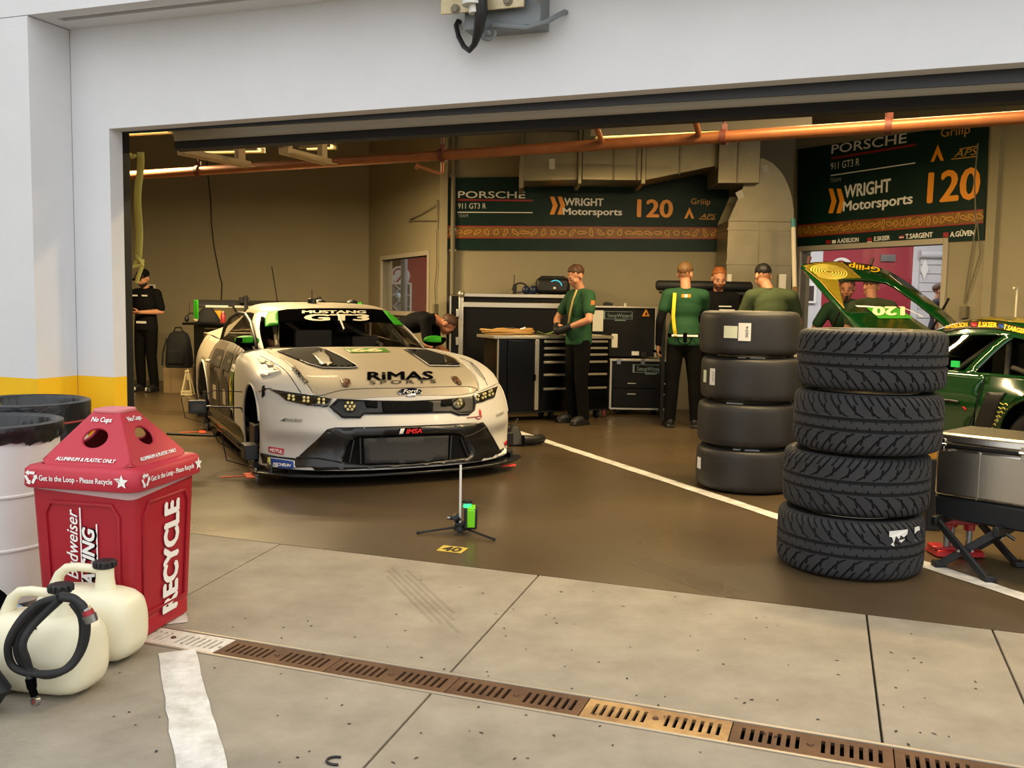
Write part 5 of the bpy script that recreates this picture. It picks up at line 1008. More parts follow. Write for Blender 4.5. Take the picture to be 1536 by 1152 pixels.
for x, y in ((546,642.5),(683,638)): b = MB(); b.sph(cpx(x, y, .012), .007, 8); b.build('rivet', fit, lowr)
# splitter
spl = [(0,-.215),(.35,-.20),(.65,-.135),(.85,-.04),(.98,.07),(1.06,.17),(1.07,.22),(.98,.28),(.95,.45)]; spl = spl + [(-x, y) for x, y in spl[::-1] if x]
b = MB(); b.prism(spl, .078, .096); b.build('splitter', carbon, car, bevel=.004)
for s in (-1, 1): b = MB(); b.box((s * .955, .21, .115), (.02, .16, .08)); b.build('splitter_fence', carbon, car, bevel=.004)
b = MB(); b.box((.88, .03, .05), (.12, .03, .012)); tag(b.build('tape_tab', tape, car), 'small red tab under the splitter')
# bonnet vents, pins, shut lines
for P, Q in (([(416,528),(440,524.5),(478,522.5),(490,526),(512,536),(534,549),(536,552.5),(520,553.5),(483,553),(462,547)], [(468,534),(488,526),(503,551),(484,552)]), ([(606,524.5),(640,526),(664,533),(682,541),(691,547),(690,550),(680,550.5),(644,550),(630,540)], [(666,534),(682,541),(690,548),(668,549.5)])):
    o = cpoly('bonnet_vent', P, deep, off=.003, t=.008); cpoly('louvre', Q, mat('vent_mesh', (60, 50, 34), .3, .4), o, .014); b = MB(); b.tube([cpx(x, y, .012) for x, y in P] , .0035, 5, closed=True); b.build('vent_edge', body_l, o)
for P in ([(511,570.5),(518,569),(525,571),(526,577),(522,582),(515,581)], [(677,566),(685,566.5),(691,574),(692,578),(688,578.5),(681,573)]):
    o = cpoly('bonnet_pin', P, mat('pin_plate', (92, 64, 40), .4), off=.005); b = MB(); c_ = sum((V(p) for p in P), V((0, 0))) / len(P); b.sph(cpx(c_.x, c_.y, .012), .010, 8); b.build('pin', mat('pin_red', (150, 84, 60), .4), o)
for P in ([(390,534),(410,544),(430,558),(452,590)], [(452,592),(478,594),(510,586),(545,583),(612,582),(700,580),(720,587)], [(392,563),(404,560),(418,558)], [(690,537),(708,545),(722,560),(731,578)], [(388,588),(398,584),(404,584)]): cline('shut_line', P, .0035, gapm)
for k, P in enumerate(([(386,538),(396,540),(404,544),(392,546)], [(398,542),(408,545),(413,549),(402,551)], [(410,549),(418,553),(422,557),(411,557)])): cpoly('wing_louvre', P, body_m, off=.004, t=.004)
cpoly('wing_scoop', [(391,560),(420,556),(421,558),(408,562),(392,566)], body_l, off=.004, t=.006)
cpoly('tow_flap', [(394,581),(397.5,578.5),(398,593),(394,597)], deep, off=.005)
# lettering and marks on the nose
ctext('RiMAS', (551, 571), (650, 570), 12.5, blackp, bold=.03); ctext('SPORTS', (555, 577.5), (654, 575.5), 5.5, mat('print_mid_grey', (70, 64, 56), .7, spec=.1), space=1.5, bold=.015)
ov = cpoly('badge', ring_pts(615, 589.5, 18.5, 5.8, 28), MATS['bright_steel'], off=.005); cpoly('badge_field', ring_pts(615, 589.5, 16.5, 4.7, 28), mat('badge_navy', (16, 22, 44), .2, coat=.6), ov, .012); ctext('Ford', (604, 592.8), (627, 592), 6, wht, off=.020, par=ov, shear=.35, bold=.01)
cpoly('decal', [(598,642.5),(631,641),(633,649),(597,650)], blackp, lowr, .0135, t=.001); ctext('IMSA', (608, 649.5), (632, 648.5), 6, mat('print_bright_red', (206, 24, 30), .5), off=.017, par=lowr, shear=.25, bold=.05); cpoly('decal', [(600,643),(606,642.5),(603.5,650),(597.5,650.5)], wht, lowr, .016, t=.001)
cpoly('decal', [(403.5,669.5),(427,673.5),(425.5,682.5),(403.5,678)], mat('print_crimson', (196, 36, 52), .5), off=.006, t=.001); ctext('MOTUL', (405.5, 677), (424.5, 680.5), 5.2, wht, off=.010, bold=.05)
cpoly('decal', [(403.5,686),(408,686.5),(408,701),(403,700)], mat('print_lemon', (232, 220, 120), .5), lowr, .0145, t=.001); cpoly('decal', [(407,686.5),(443.5,692),(443,705),(408,702.5)], wht, lowr, .0145, t=.001); cpoly('decal', [(408,687.5),(442.5,692.8),(442,704),(409,701.5)], bluep, lowr, .0175, t=.001); ctext('MICHELIN', (412, 698.3), (438, 701.3), 4.4, wht, off=.021, par=lowr, bold=.04, shear=.2)
cpoly('decal', [(751,677),(761,674),(761,687),(752,690)], wht, lowr, .0145, t=.001)
ctext('GRADIENT', (427, 632.5), (454, 634), 5, mat('print_dark_grey', (60, 60, 60), .5)); cpoly('decal', [(421,631.5),(430,627),(427,632)], MATS['print_dark_grey'], t=.001)
ctext('GRADIENT', (744, 626), (756, 621), 4.2, MATS['print_dark_grey'])
cpoly('decal', [(718,616.5),(719,613),(721.5,619),(721,623),(718.5,622.5)], MATS['print_bright_red'], t=.001); b = MB(); b.tube([cpx(x, y, .006) for x, y in ((700,627),(710,626),(722,624),(721,627),(717,629),(713,627))], .004, 5); b.build('decal', redp, car)
cpoly('decal', [(755,663.5),(759.5,660.5),(759.5,668),(757,669)], MATS['print_crimson'], t=.001)
ctext('FORMANCE', (436, 554), (458, 578), 7, blackp, up=(.72, -.55), bold=.01); ctext('PERFORMANCE', (704, 545), (725, 571), 3.6, MATS['print_dark_grey'], up=(.9, -.4))
cpoly('number_patch', [(514,523.5),(576,522.5),(586,528.5),(527,530)], mat('patch_green', (96, 148, 46), .45), off=.004, t=.001); ctext('66', (526, 529), (574, 528.3), 5, mat('print_cream', (232, 224, 176), .5), bold=.06)
# windscreen banner
cpoly('sun_strip', [(398,487),(398,478),(403,469),(430,464.5),(470,463),(520,463),(560,464),(584,467),(610,486.5),(575,484.5),(500,483),(440,484)], mat('gloss_black_film', (7, 7, 8), .5, spec=0.0), off=.004, t=.001)
for P in ([(398,476),(402,469),(417,466.5),(418,488),(398,491)], [(574,467),(584,467.5),(598,477),(609,488.5),(591,488)]): cpoly('number_light_panel', P, mat('panel_green', (52, 156, 32), .5, spec=.12), off=.007, t=.001)
ctext('GT3', (456, 482.2), (554, 482.2), 9.6, mat('print_pale', (236, 232, 204), .5), off=.010, bold=.05); ctext('MUSTANG', (453, 471.2), (549, 471.2), 4.2, MATS['print_pale'], off=.010, bold=.05)
b = MB(); b.tube([cpx(x, y, .02) for x, y in ((506, 474), (516, 497), (528, 520))], .008, 6); b.build('wiper', satin_blk, car)
# mirrors
for s, mk in ((-1, -1), (1, 1)):
    X = Tr(s * .86, 1.66, .965); mr = bpy.data.objects.new('mirror', None); C.objects.link(mr); mr.parent = car
    b = MB(); b.sph((0, 0, 0), (.105, .07, .048), 20, X); b.build('housing', blackp, mr, smooth=80); b = MB(); b.sph((0, -.004, .010), (.107, .072, .042), 20, X); b.build('cover', MATS['panel_green'], mr, smooth=80)
    b = MB(); b.tube([(s * .86, 1.66, .93), (s * .85, 1.62, .90), (s * .78, 1.55, .875)], .014, 8); b.build('arm', satin_blk, mr); b = MB(); b.box((s * .93, 1.62, .98), (.05, .06, .04)); b.build('decal', blackp, mr, bevel=.008)
# viewer-left door window frame, slightly ajar
fpx = [((331, 513), .87), ((337, 492), .85), ((346, 477), .82), ((358, 469.5), .80), ((368, 471), .79), ((376, 484), .78), ((382, 506), .80), ((385, 522), .80)]
def onx(px, py, x): d = CI.to_3x3() @ ray(px, py); return CO + d * ((x - CO.x) / d.x)
fp = [onx(px, py, -x) for (px, py), x in fpx]
b = MB(); b.tube(fp, .017, 8); b.build('window_frame', satin_blk, car); b = MB(); c_ = sum(fp, V()) / len(fp); b.add(fp, [tuple(range(len(fp)))]); b.build('side_window', tint, car, smooth=0)
# lettering on the door side
def sp_(y, z, o=.006): q = flank(-1)(y, z); return V((q.x - o, q.y, q.z))
def spoly(name, pts, m, o=.006): vs, fs = patch([(p[0], p[1]) for p in pts], lambda y, z: sp_(y, z, o), .12); ob = MB().add(vs, [f[::-1] for f in fs]).build(name, m, car, smooth=0); return ob
def six(y0, w_, z0, z1):
    t_ = w_ * .3; o = [(y0, z0), (y0 + w_, z0), (y0 + w_, z1), (y0, z1)]
    spoly('numeral', [(y0, z0), (y0 + w_, z0), (y0 + w_, z0 + .30), (y0 + w_ - .04, z0 + .36), (y0 + t_ * 1.0, z0 + .36), (y0, z0 + .30)], body_dd); spoly('numeral', [(y0 + w_ - t_, z0 + .36), (y0 + w_, z0 + .36), (y0 + w_, z1), (y0 + .06, z1), (y0, z1 - .06), (y0, z1 - .16), (y0 + w_ - t_, z1 - .16)], body_dd)
    spoly('numeral_gap', [(y0 + t_, z0 + .10), (y0 + w_ - t_, z0 + .10), (y0 + w_ - t_, z0 + .24), (y0 + t_, z0 + .24)], body_m, .009)
six(2.02, .46, .26, .84); six(2.56, .44, .26, .84)
sv = lambda: None
def stext(s, y0, y1, z, h, m, o=.010, **kw):
    vs, fs = text2d(s, h, width=abs(y1 - y0), **kw); b = MB(); b.add([sp_((y0 + y1) / 2 - x, z + y, o + dz) for x, y, dz in vs], [f for f in fs]); return tag(b.build('lettering', m, car, smooth=0), kind='stuff')
spoly('sill_strip', [(1.67, .18), (3.0, .18), (3.0, .25), (1.67, .25)], blackp); stext('FORDPERFORMANCE', 2.95, 1.75, .215, .045, wht, bold=.02)
spoly('number_panel', [(1.70, .40), (1.90, .40), (1.90, .70), (1.70, .70)], mat('patch_olive', (96, 120, 40), .45), .008); stext('6', 1.88, 1.74, .55, .22, mat('numeral_yellow', (226, 198, 60), .5), .012, bold=.05); spoly('number_panel', [(1.70, .70), (1.90, .70), (1.90, .76), (1.70, .76)], wht, .008); stext('Weather', 1.89, 1.71, .73, .03, blackp, .012)
spoly('shield_badge', [(1.72, .38), (1.88, .38), (1.88, .29), (1.80, .25), (1.72, .29)], wht, .008); spoly('shield_badge', [(1.735, .365), (1.865, .365), (1.865, .295), (1.80, .265), (1.735, .295)], blackp, .012)
stext('WINC', 1.95, 1.70, .82, .05, blackp, .008)
hd_ = onx(318, 541, -.985); b = MB(); b.tube([hd_ + V((-.03, -.13, .005)), hd_ + V((-.04, 0, 0)), hd_ + V((-.03, .13, -.01))], .016, 8); b.build('door_handle', body_l, car, smooth=60)
# interior: dashboard, seats, roll cage
b = MB(); b.grid([[V((x, y, z)) for x in (-.7, -.3, 0, .3, .7)] for y, z in ((1.42, .90), (1.65, .915), (1.95, .90), (2.0, .70))]); b.build('dashboard', satin_blk, car, smooth=50)
b = MB(); b.box((-.22, 1.93, .96), (.34, .05, .20), M.Rotation(R(0), 4, 'X')); b.box((.28, 1.98, .94), (.26, .06, .12)); b.build('display', mat('display_grey', (52, 52, 56), .35), car, bevel=.01)
b = MB(); b.box((.30, 2.7, .75), (.46, .16, .85), top=.8); b.box((.30, 2.62, 1.08), (.34, .2, .2), top=.8); b.build('seat', satin_blk, car, bevel=.04)
cage = mat('roll_cage_paint', (176, 168, 150), .4)
for P in ([(-.60, 1.66, .92), (-.52, 2.22, 1.16), (.0, 2.25, 1.19), (.52, 2.22, 1.16), (.60, 1.66, .92)], [(-.56, 2.75, .3), (-.56, 2.75, 1.10), (-.45, 2.75, 1.22), (.45, 2.75, 1.22), (.56, 2.75, 1.10), (.56, 2.75, .3)], [(-.55, 2.75, .5), (.4, 2.75, 1.2)], [(.5, 2.75, .5), (-.4, 2.75, 1.2)], [(-.58, 1.75, .5), (-.6, 2.7, .85)], [(.1, 2.75, 1.2), (.42, 1.9, .92)]):
    b = MB(); b.tube(P, .021, 8); b.build('roll_cage_tube', cage, car, smooth=60)
for s in (-1, 1):
    b = MB(); Xg = frame(V((s * .575, 1.72, .955)), V((-s * .085, .42, .205)), (0, 0, 1)); vs, fs = patch([(0, -.03), (.40, -.03), (.44, 0), (.40, .03), (0, .03), (-.03, 0)], lambda x, y: V((x, y, 0)), .1, [ring_pts(.05 + .055 * k, 0, .012, .012, 10) for k in range(6)]); b.add(vs, fs, Xg); o = b.build('gusset', mat('gusset_white', (214, 204, 178), .4), car, smooth=0); solidify(o, .004, 0)
b = MB(); b.box((0, 2.95, .8), (1.1, .02, .9)); b.build('bulkhead', deep, car)
# rear wing, roof antennas
wt, wb = onx(296, 450, -.93), onx(298, 479, -.93)
rwg = bpy.data.objects.new('rear_wing', None); C.objects.link(rwg); rwg.parent = car
for s in (-1, 1): b = MB(); b.box((s * .937, wt.y + .07, (wt.z + wb.z) / 2), (.014, .32, wt.z - wb.z)); b.build('endplate', MATS['panel_green'], rwg, bevel=.004)
zc_ = wt.z - .05; b = MB(); b.grid([[V((x, wt.y + y, zc_ + z)) for x in np.linspace(-.93, .93, 6)] for y, z in ((-.05, -.035), (-.07, -.015), (-.04, .0), (.08, .035), (.18, .055), (.17, .045), (.06, .0), (-.05, -.035))]); b.build('blade', carbon, rwg, smooth=50)
b = MB(); b.box((0, wt.y + .055, zc_ - .01), (1.84, .004, .025), M.Identity(4)); b.box((-.2, wt.y - .065, zc_ - .018), (1.3, .006, .022)); b.build('wing_stripe', wht, rwg)
for x in (-.42, .42): b = MB(); b.tube([(x, 4.3, .93), (x, wt.y - .14, 1.1), (x, wt.y - .12, wt.z + .05), (x, wt.y + .02, wt.z + .02)], .022, 6); b.box((x, wt.y - .02, wt.z + .015), (.10, .12, .05)); b.build('stanchion', satin_blk, rwg)
def ony(px, py, y): d = CI.to_3x3() @ ray(px, py); return CO + d * ((y - CO.y) / d.y)
def roofz(x, y): return 1.305 - .02 * abs(x) - .05 * max(0, 2.5 - y)
x = ony(468, 450, 2.45).x; b = MB(); b.cyl((x, 2.45, 1.28), (x, 2.45, 1.345), .045, .040, 16); b.build('roof_sensor', satin_blk, car, bevel=.006); b = MB(); b.cyl((x, 2.45, 1.33), (x, 2.45, 1.43), .004, n=6); b.build('antenna', satin_blk, car)
for px in (480, 528): x = ony(px, 450, 2.7).x; b = MB(); b.sph((x, 2.7, 1.305), (.06, .07, .035), 12); b.build('roof_sensor', satin_blk, car)
x = ony(417, 457, 2.9).x; b = MB(); b.tube([(x, 2.9, 1.27), (x - .04, 3.0, 1.66)], .005, 6); b.build('antenna', satin_blk, car)
p = onx(353, 458, -.62); b = MB(); b.tube([p + V((-.05, 0, .04)), p + V((.05, 0, -.15))], .012, 6); b.box(p + V((-.04, 0, .02)), (.06, .05, .08)); b.build('roof_camera', satin_blk, car)
# hubs on set-up stands
disc_m = mat('brake_disc', (160, 138, 104), .4, .5); 
for s in (-1, 1):
    for cy_ in (.64, 3.40):
        hb = bpy.data.objects.new('wheel_hub', None); C.objects.link(hb); hb.parent = car; hb.location = (s * .885, cy_, .33); Q = M.Rotation(R(90), 4, 'Y')
        b = MB(); b.lathe([(.09, -.015), (.175, -.015), (.175, .015), (.09, .015)], 32, Q, True)
        for k in range(10): b.cyl(Q @ V((.11 * math.cos(k * .628), .11 * math.sin(k * .628), -.02)), Q @ V((.11 * math.cos(k * .628), .11 * math.sin(k * .628), .02)), .007, n=6)
        b.build('brake_disc', disc_m, hb); b = MB(); b.cyl((-.10 * s, 0, 0), (.09 * s, 0, 0), .07, .05, 18); b.box((-.04 * s, -.15, .03), (.09, .09, .2)); b.build('caliper', satin_blk, hb, bevel=.008)
        b = MB(); b.box((.10 * s, 0, -.08), (.03, .20, .26)); b.box((.10 * s, 0, -.24), (.05, .26, .05)); b.tube([(.06 * s, -.12, -.2), (.02 * s, -.22, -.05), (-.1 * s, -.3, .1)], .008, 6); b.build('setup_plate', satin_blk, hb, bevel=.005)
        for dy in (-.09, .09): b = MB(); b.cyl((.10 * s, dy, -.33), (.10 * s, dy, -.25), .03, .012, 12); b.cyl((.10 * s, dy, -.325), (.10 * s, dy, -.29), .036, n=14); b.build('roller_foot', fit, hb)
        b = MB(); b.box((.16 * s, -.16, -.13), (.10, .18, .11)); b.build('sensor', satin_blk, hb, bevel=.006)
        b = MB(); b.tube([(.20 * s, -.2, -.1), (.32 * s, -.1, .02), (.33 * s, .06, -.02), (.30 * s, .02, -.22), (.12 * s, -.02, -.28)], .005, 6); b.build('cable', blk, hb)
# floor markers, sensor box, cable beside the car
for (a, c, lab) in (((334, 716), (378, 713.5), 'orange T-shaped tape marker on the floor beside the front wheel hub'), ((272, 649), (307, 648), 'orange T-shaped tape marker on the floor beside the rear wheel hub')):
    p, q = G(*a), G(*c); d = (q - p).normalized(); n = V((-d.y, d.x, 0)); t = thing('floor_marker', lab, 'floor marker', (p + q) / 2); o_ = t.location
    b = MB(); X = frame(V((0, 0, .003)), d, n); L_ = (q - p).length; b.box((-.02, 0, 0), (L_, .022, .004), X); b.box((L_ / 2 - .02, 0, 0.001), (.06, .20, .005), X); b.build('tape', mat('orange_tape', (232, 84, 40), .6), t)
p = onx(296, 610, -1.35); p = CM @ p; t = thing('sensor_box', 'small black measuring box standing out from the rear wheel hub on an arm', 'sensor', (p.x, p.y, 0)); b = MB(); b.box((0, 0, p.z), (.13, .06, .10), Rz(R(25))); b.build('box', satin_blk, t, bevel=.006); b = MB(); b.box((0, -.031, p.z), (.08, .002, .05), Rz(R(25))); b.build('screen', mat('screen_grey', (60, 60, 58), .2), t)
b = MB(); b.tube([(.06, .03, p.z), (.30, .14, p.z - .02), (.42, .2, .2)], .007, 8); b.build('arm', satin_blk, t); b = MB(); b.tube([(.04, 0, p.z - .05), (.15, .05, .2), (.35, .16, .06), (.5, .2, .02)], .005, 6); b.tube([(-.02, .02, p.z + .05), (.1, .1, p.z + .12), (.35, .2, p.z + .1)], .004, 6); b.build('cable', blk, t)
b = MB(); b.tube([G(x, y) + V((0, 0, .012)) for x, y in ((250, 652), (290, 654), (320, 655), (335, 651), (341, 644))], .012, 6); tag(b.build('floor_cable', blk), 'black cable lying on the garage floor beside the rear of the race car', 'cable')
t = thing('wheel_chock', 'black rubber block on the floor behind the race car nose, by the bay line', 'block', G(781, 668)); b = MB(); b.box((-.05, .1, .09), (.16, .3, .18), Rz(.4), taper=(.6, .5)); b.build('block', blk, t, bevel=.02); b = MB(); b.tube([(.02, -.05, .06), (.12, .0, .05), (.2, .12, .05)], .045, 10); b.build('pad', satin_blk, t, smooth=60)
# ================================================================== GREEN CAR with raised bonnet (seen from its left rear)
gcar = thing('green_sports_car', 'dark green sports car with its front lid raised, behind the treaded tyres', 'car', (3.5, 7.2, 0), R(24.3))
CM = Tr(3.5, 7.2, 0) @ Rz(R(24.3)); CI = CM.inverted(); CO = CI @ CAM; car = gcar; col_meshes = []
pg = mat('deep_green_paint', (7, 54, 18), .16, coat=1.0); pgold = mat('gold_wrap', (126, 108, 26), .28, coat=.5, noise=(30, .25)); pline = mat('contour_line', (226, 206, 100), .4); yel = mat('print_yellow', (250, 196, 30), .45)
GH = Surf([[(.10,-1.7,.80),(.2,-1.7,.86),(.3,-1.7,.91),(.4,-1.7,.94),(.6,-1.7,.96),(.97,-1.7,.97)], [(.05,-1.0,.845),(.17,-1.0,.96),(.26,-1.0,1.06),(.36,-1.0,1.13),(.6,-1.0,1.17),(.97,-1.0,1.18)], [(.03,-.4,.845),(.13,-.4,1.02),(.21,-.4,1.15),(.29,-.4,1.23),(.55,-.4,1.275),(.97,-.4,1.285)], [(.03,.1,.845),(.13,.1,1.02),(.21,.1,1.155),(.28,.1,1.235),(.55,.1,1.285),(.97,.1,1.295)], [(.03,.5,.84),(.14,.5,1.0),(.23,.5,1.11),(.30,.5,1.185),(.55,.5,1.245),(.97,.5,1.265)], [(.05,1.0,.83),(.15,1.0,.90),(.25,1.0,.96),(.34,1.0,1.0),(.6,1.0,1.05),(.97,1.0,1.07)], [(.1,1.4,.80),(.2,1.4,.84),(.3,1.4,.87),(.4,1.4,.89),(.6,1.4,.92),(.97,1.4,.93)]])
gh = lambda u, v: GH(u, v)
wa = [(2.88, .10), (4.75, .10), (4.45, 1.0), (3.8, 1.85), (2.45, 1.9)]; wb_ = [(2.66, .10), (2.27, 1.8), (1.8, 1.6), (1.25, .6), (1.2, .10)]
panel('roof', [(0, 0), (6, 0), (6, 5), (0, 5)], gh, .22, pg, [wa, wb_], par=gcar, flip=True)
b = MB(); b.grid([[V((1.94 - q.x, q.y, q.z)) for q in [GH(u, v) for v in np.linspace(0, 5, 12)]] for u in np.linspace(0, 6, 14)]); o = b.build('roof', pg, gcar, smooth=50)
for poly in (wa, wb_):
    vs, fs = patch(poly, gh, .3); b = MB().add(vs, fs); b.build('side_window', clear_glass('green_car_glass', (.5, .5, .48), .03, .06) if poly is wa else bpy.data.materials['green_car_glass'], gcar, smooth=60)
def gside(y, z): return V((.03 - .03 * math.exp(-((z - .62) / .18) ** 2) - (.07 * math.exp(-((y + .72) / .42) ** 2) * math.exp(-((z - .68) / .22) ** 2)) + .04 * max(0, (.4 - z) / .3) ** 2, y, z))
ga = [p for p in arch(-.69, .34, .385) if p[1] > .18]
panel('door', [(-.03, .22), (1.25, .22), (1.2, .84), (-.16, .845)], gside, .07, pg, par=gcar, flip=True)
panel('quarter_panel', [(-1.75, .3)] + ga + [(-.045, .2), (-.175, .845), (-1.7, .80)], gside, .05, pg, par=gcar, flip=True)
panel('front_wing', [(1.26, .22), (1.45, .22)] + [p for p in arch(1.76, .34, .36)][::1][0:0] + [(1.9, .72), (2.15, .60), (2.1, .82), (1.21, .84)], gside, .07, pg, par=gcar, flip=True)
b = MB(); b.box((.97, .3, .22), (1.8, 4.0, .1)); b.box((.97, 1.75, .55), (1.7, 1.1, .55)); b.build('floor', deep, gcar); b = MB(); b.box((1.90, .3, .55), (.06, 3.9, .65)); b.build('quarter_panel', pg, gcar, bevel=.03)
b = MB(); b.box((.97, -1.75, .6), (1.7, .06, .5)); b.build('rear_bumper', pg, gcar, bevel=.03)
b = MB(); b.box((.97, 2.12, .45), (1.75, .16, .45)); b.build('front_bumper', pg, gcar, bevel=.06)
for cy_ in (-.69, 1.76):
    for x_ in (.16, 1.78):
        wh = bpy.data.objects.new('wheel', None); C.objects.link(wh); wh.parent = gcar; wh.location = (x_, cy_, .34); wh.rotation_euler = (0, R(90), 0)
        b = MB(); b.lathe([tuple(p) for p in sample_prof(tyre_profile(.34, .28, .23), 40)[::-1]], 48); b.build('tyre', wall_m, wh, smooth=60); b = MB(); b.cyl((0, 0, -.08), (0, 0, .0), .225, n=32); b.build('rim', rimdark, wh)
    b = MB(); b.grid([[V((x, cy_ + .41 * math.cos(R(k)), .34 + .41 * math.sin(R(k)))) for x in (.02, .5)] for k in range(-10, 191, 12)]); b.build('wheel_well', deep, gcar)
b = MB(); b.tube([gside(-.69 + .385 * math.cos(R(k)), .34 + .385 * math.sin(R(k))) for k in range(-15, 196, 10)], .010, 6); b.build('arch_lip', pg, gcar)
vv, ff = [], []
for vs, fs in col_meshes:
    o = len(vv); vv += [V(p) for p in vs]; ff += [[i + o for i in f] for f in fs]
BV = BVHTree.FromPolygons(vv, ff); CC = (1480, 620)
cpoly('name_strip', [(1415,493),(1440,484.5),(1470,481),(1500,483.5),(1536,491),(1546,494),(1546,504),(1520,498),(1490,493.5),(1450,493.5),(1415,499)], mat('name_strip_dark', (46, 40, 14), .35), off=.003, t=.001)
ctext('A.ADELSON', (1418, 493.5), (1452, 490.5), 6, yel, off=.007, bold=.05); ctext('E.SKEER', (1468, 490.5), (1496, 491.5), 6.5, yel, off=.007, bold=.05); ctext('T.SARGENT', (1505, 494), (1545, 503), 7, yel, off=.007, bold=.05)
cpoly('flag', [(1457,484.5),(1466,484.5),(1466,491),(1457,491)], redp, off=.007, t=.001); cpoly('flag', [(1499,487),(1507,488),(1507,493),(1499,492)], bluep, off=.007, t=.001)
cpoly('roof_wrap', [(1440,482.5),(1462,477.5),(1490,475.8),(1536,477),(1545,478.5),(1545,486),(1500,481.5),(1470,479.5)], pgold, off=.003, t=.001)
cpoly('side_vent', [(1481,588),(1510,589),(1500,604),(1489,640),(1468,648),(1462,640)], satin_blk, off=.004); cline('shut_line', [(1476,566),(1470,588),(1459,625),(1446,652)], .006, gapm)
b = MB(); b.tube([cpx(x, y, .012) for x, y in ((1412,599.5),(1428,601),(1440,603))], .010, 6); b.build('door_handle', satin_blk, gcar); cpoly('decal', [(1444,609),(1448,611),(1451,615),(1447,615)], MATS['print_bright_red'], t=.001)
for k in range(7):
    y0 = 604 + 6 * k; b = MB(); b.tube([cpx(x, y, .003) for x, y in ((1500 - 3 * k, y0), (1505 - 3 * k, y0 + 3), (1509 - 3.4 * k, y0 + 1), (1512 - 3.6 * k, y0 + 4))], .0035, 5); b.build('contour_line', pline, gcar)
# cabin: cage, dash lamp, air duct
for P in ([(.35, .95, .9), (.33, .35, 1.18), (.32, -.3, 1.22), (.4, -1.2, .85)], [(.30, -.12, .4), (.32, -.12, 1.2)], [(.32, -.12, 1.18), (.5, .9, .55)], [(.33, -.15, .9), (.45, -1.2, .6)], [(1.6, -.12, .4), (1.6, -.12, 1.2), (.32, -.12, 1.2)]):
    b = MB(); b.tube(P, .02, 8); b.build('roll_cage_tube', cage, gcar, smooth=60)
b = MB(); b.box((.5, -.62, .98), (.06, .5, .32), Tr(0, 0, 0)); b.build('white_panel', wht, gcar, bevel=.02); b = MB(); b.lathe([(.045, -.03), (.07, -.03), (.07, .03), (.045, .03)], 24, Tr(.26, -.48, .89) @ M.Rotation(R(90), 4, 'Y'), True); b.build('air_duct', mat('blue_duct', (40, 110, 160), .4), gcar)
b = MB(); b.box((.22, .28, .90), (.02, .07, .05)); b.build('dash_screen', mat('green_screen', (60, 220, 90), emit=1.5), gcar); b = MB(); b.box((.9, .9, .82), (1.5, .4, .16)); b.box((.6, -.1, .75), (.5, .3, .7)); b.box((.97, .2, .84), (1.7, 1.6, .02), Tr(0, 0, -.25)); b.build('cabin', satin_blk, gcar, bevel=.03)
b = MB(); b.tube([(.72, .15, 1.28), (.72, .15, 1.52), (.64, .12, 1.52)], .008, 8); b.build('antenna', mat('pale_antenna', (216, 206, 178), .4), gcar)
# raised bonnet: a tilted plate with a large cut-out
HP0 = CM @ V((0, 2.05, 1.735)); hn = CM.to_3x3() @ V((0, -.50, 1)).normalized(); hr = CM.to_3x3() @ V((1, 0, 0))
hpl = Plane(HP0, hn, hr); hpl.X = CI @ frame(HP0, hr, CM.to_3x3() @ V((0, 1, .50))); hpl.I = hpl.X.inverted() @ CI
lidr = bpy.data.objects.new('bonnet', None); C.objects.link(lidr); lidr.parent = gcar
bow = lambda x, y: V((x, y, -.10 * ((x - .8) / .8) ** 2 * 0.0))
def hpatch(name, pts, m, off=0, holes=(), t=.025, par=lidr):
    vs, fs = patch([hpl.q(*p) for p in pts], lambda x, y: V((x, y, off)), .15, [[hpl.q(*p) for p in h] for h in holes]); o = MB().add(vs, fs, hpl.X).build(name, m, par, smooth=30)
    if t: solidify(o, t, -1)
    return o
hole = [(1257,420),(1275,418.5),(1305,419.5),(1330,423),(1345,431),(1375,452),(1428,494),(1400,497),(1372,478),(1345,460),(1300,460),(1284,462),(1268,466),(1262,442)]
hpatch('panel', [(1202,399),(1205,396),(1222,393),(1250,392),(1280,393.5),(1306,397),(1333,406),(1360,422),(1400,453),(1450,495),(1440,502),(1395,502),(1290,502),(1270,474),(1240,442),(1216,414)], pg, 0, [hole])
hpatch('gold_wrap', [(1204,399),(1222,394.5),(1250,393.3),(1262,394),(1276,405),(1291,417.5),(1257,418.5),(1260,440),(1266,461),(1245,436),(1222,412)], pgold, .003, t=0)
for rx_, ry_ in ((6, 2.2), (11, 4), (15, 6), (19, 7.5), (23, 9), (27, 10.5)):
    b = MB(); pts = [(1243 + rx_ * math.cos(a), 408.5 + ry_ * math.sin(a) + .12 * rx_ * math.cos(a)) for a in np.linspace(0, 2 * math.pi, 40)]; pts = [p for p in pts if inpoly(p[0], p[1], [(1204,399),(1222,394.5),(1250,393.3),(1262,394),(1276,405),(1291,417.5),(1257,418.5),(1245,436),(1222,412)])]
    seg = [];
    for p in pts:
        if seg and math.hypot(p[0] - seg[-1][0], p[1] - seg[-1][1]) > rx_ * .3: 
            if len(seg) > 1: stroke(b, [hpl.q(*s_) for s_ in seg], .012, hpl.X, .006)
            seg = []
        seg.append(p)
    if len(seg) > 1: stroke(b, [hpl.q(*s_) for s_ in seg], .012, hpl.X, .006)
    b.build('contour_line', pline, lidr, smooth=0)
b = MB(); stroke(b, [hpl.q(*p) for p in ((1208,404),(1230,422),(1250,445),(1266,463))], .015, hpl.X, .006); stroke(b, [hpl.q(*p) for p in ((1262,394),(1277,406),(1291,418))], .012, hpl.X, .006); b.build('pinstripe', mat('tan_pinstripe', (190, 140, 70), .4), lidr, smooth=0)
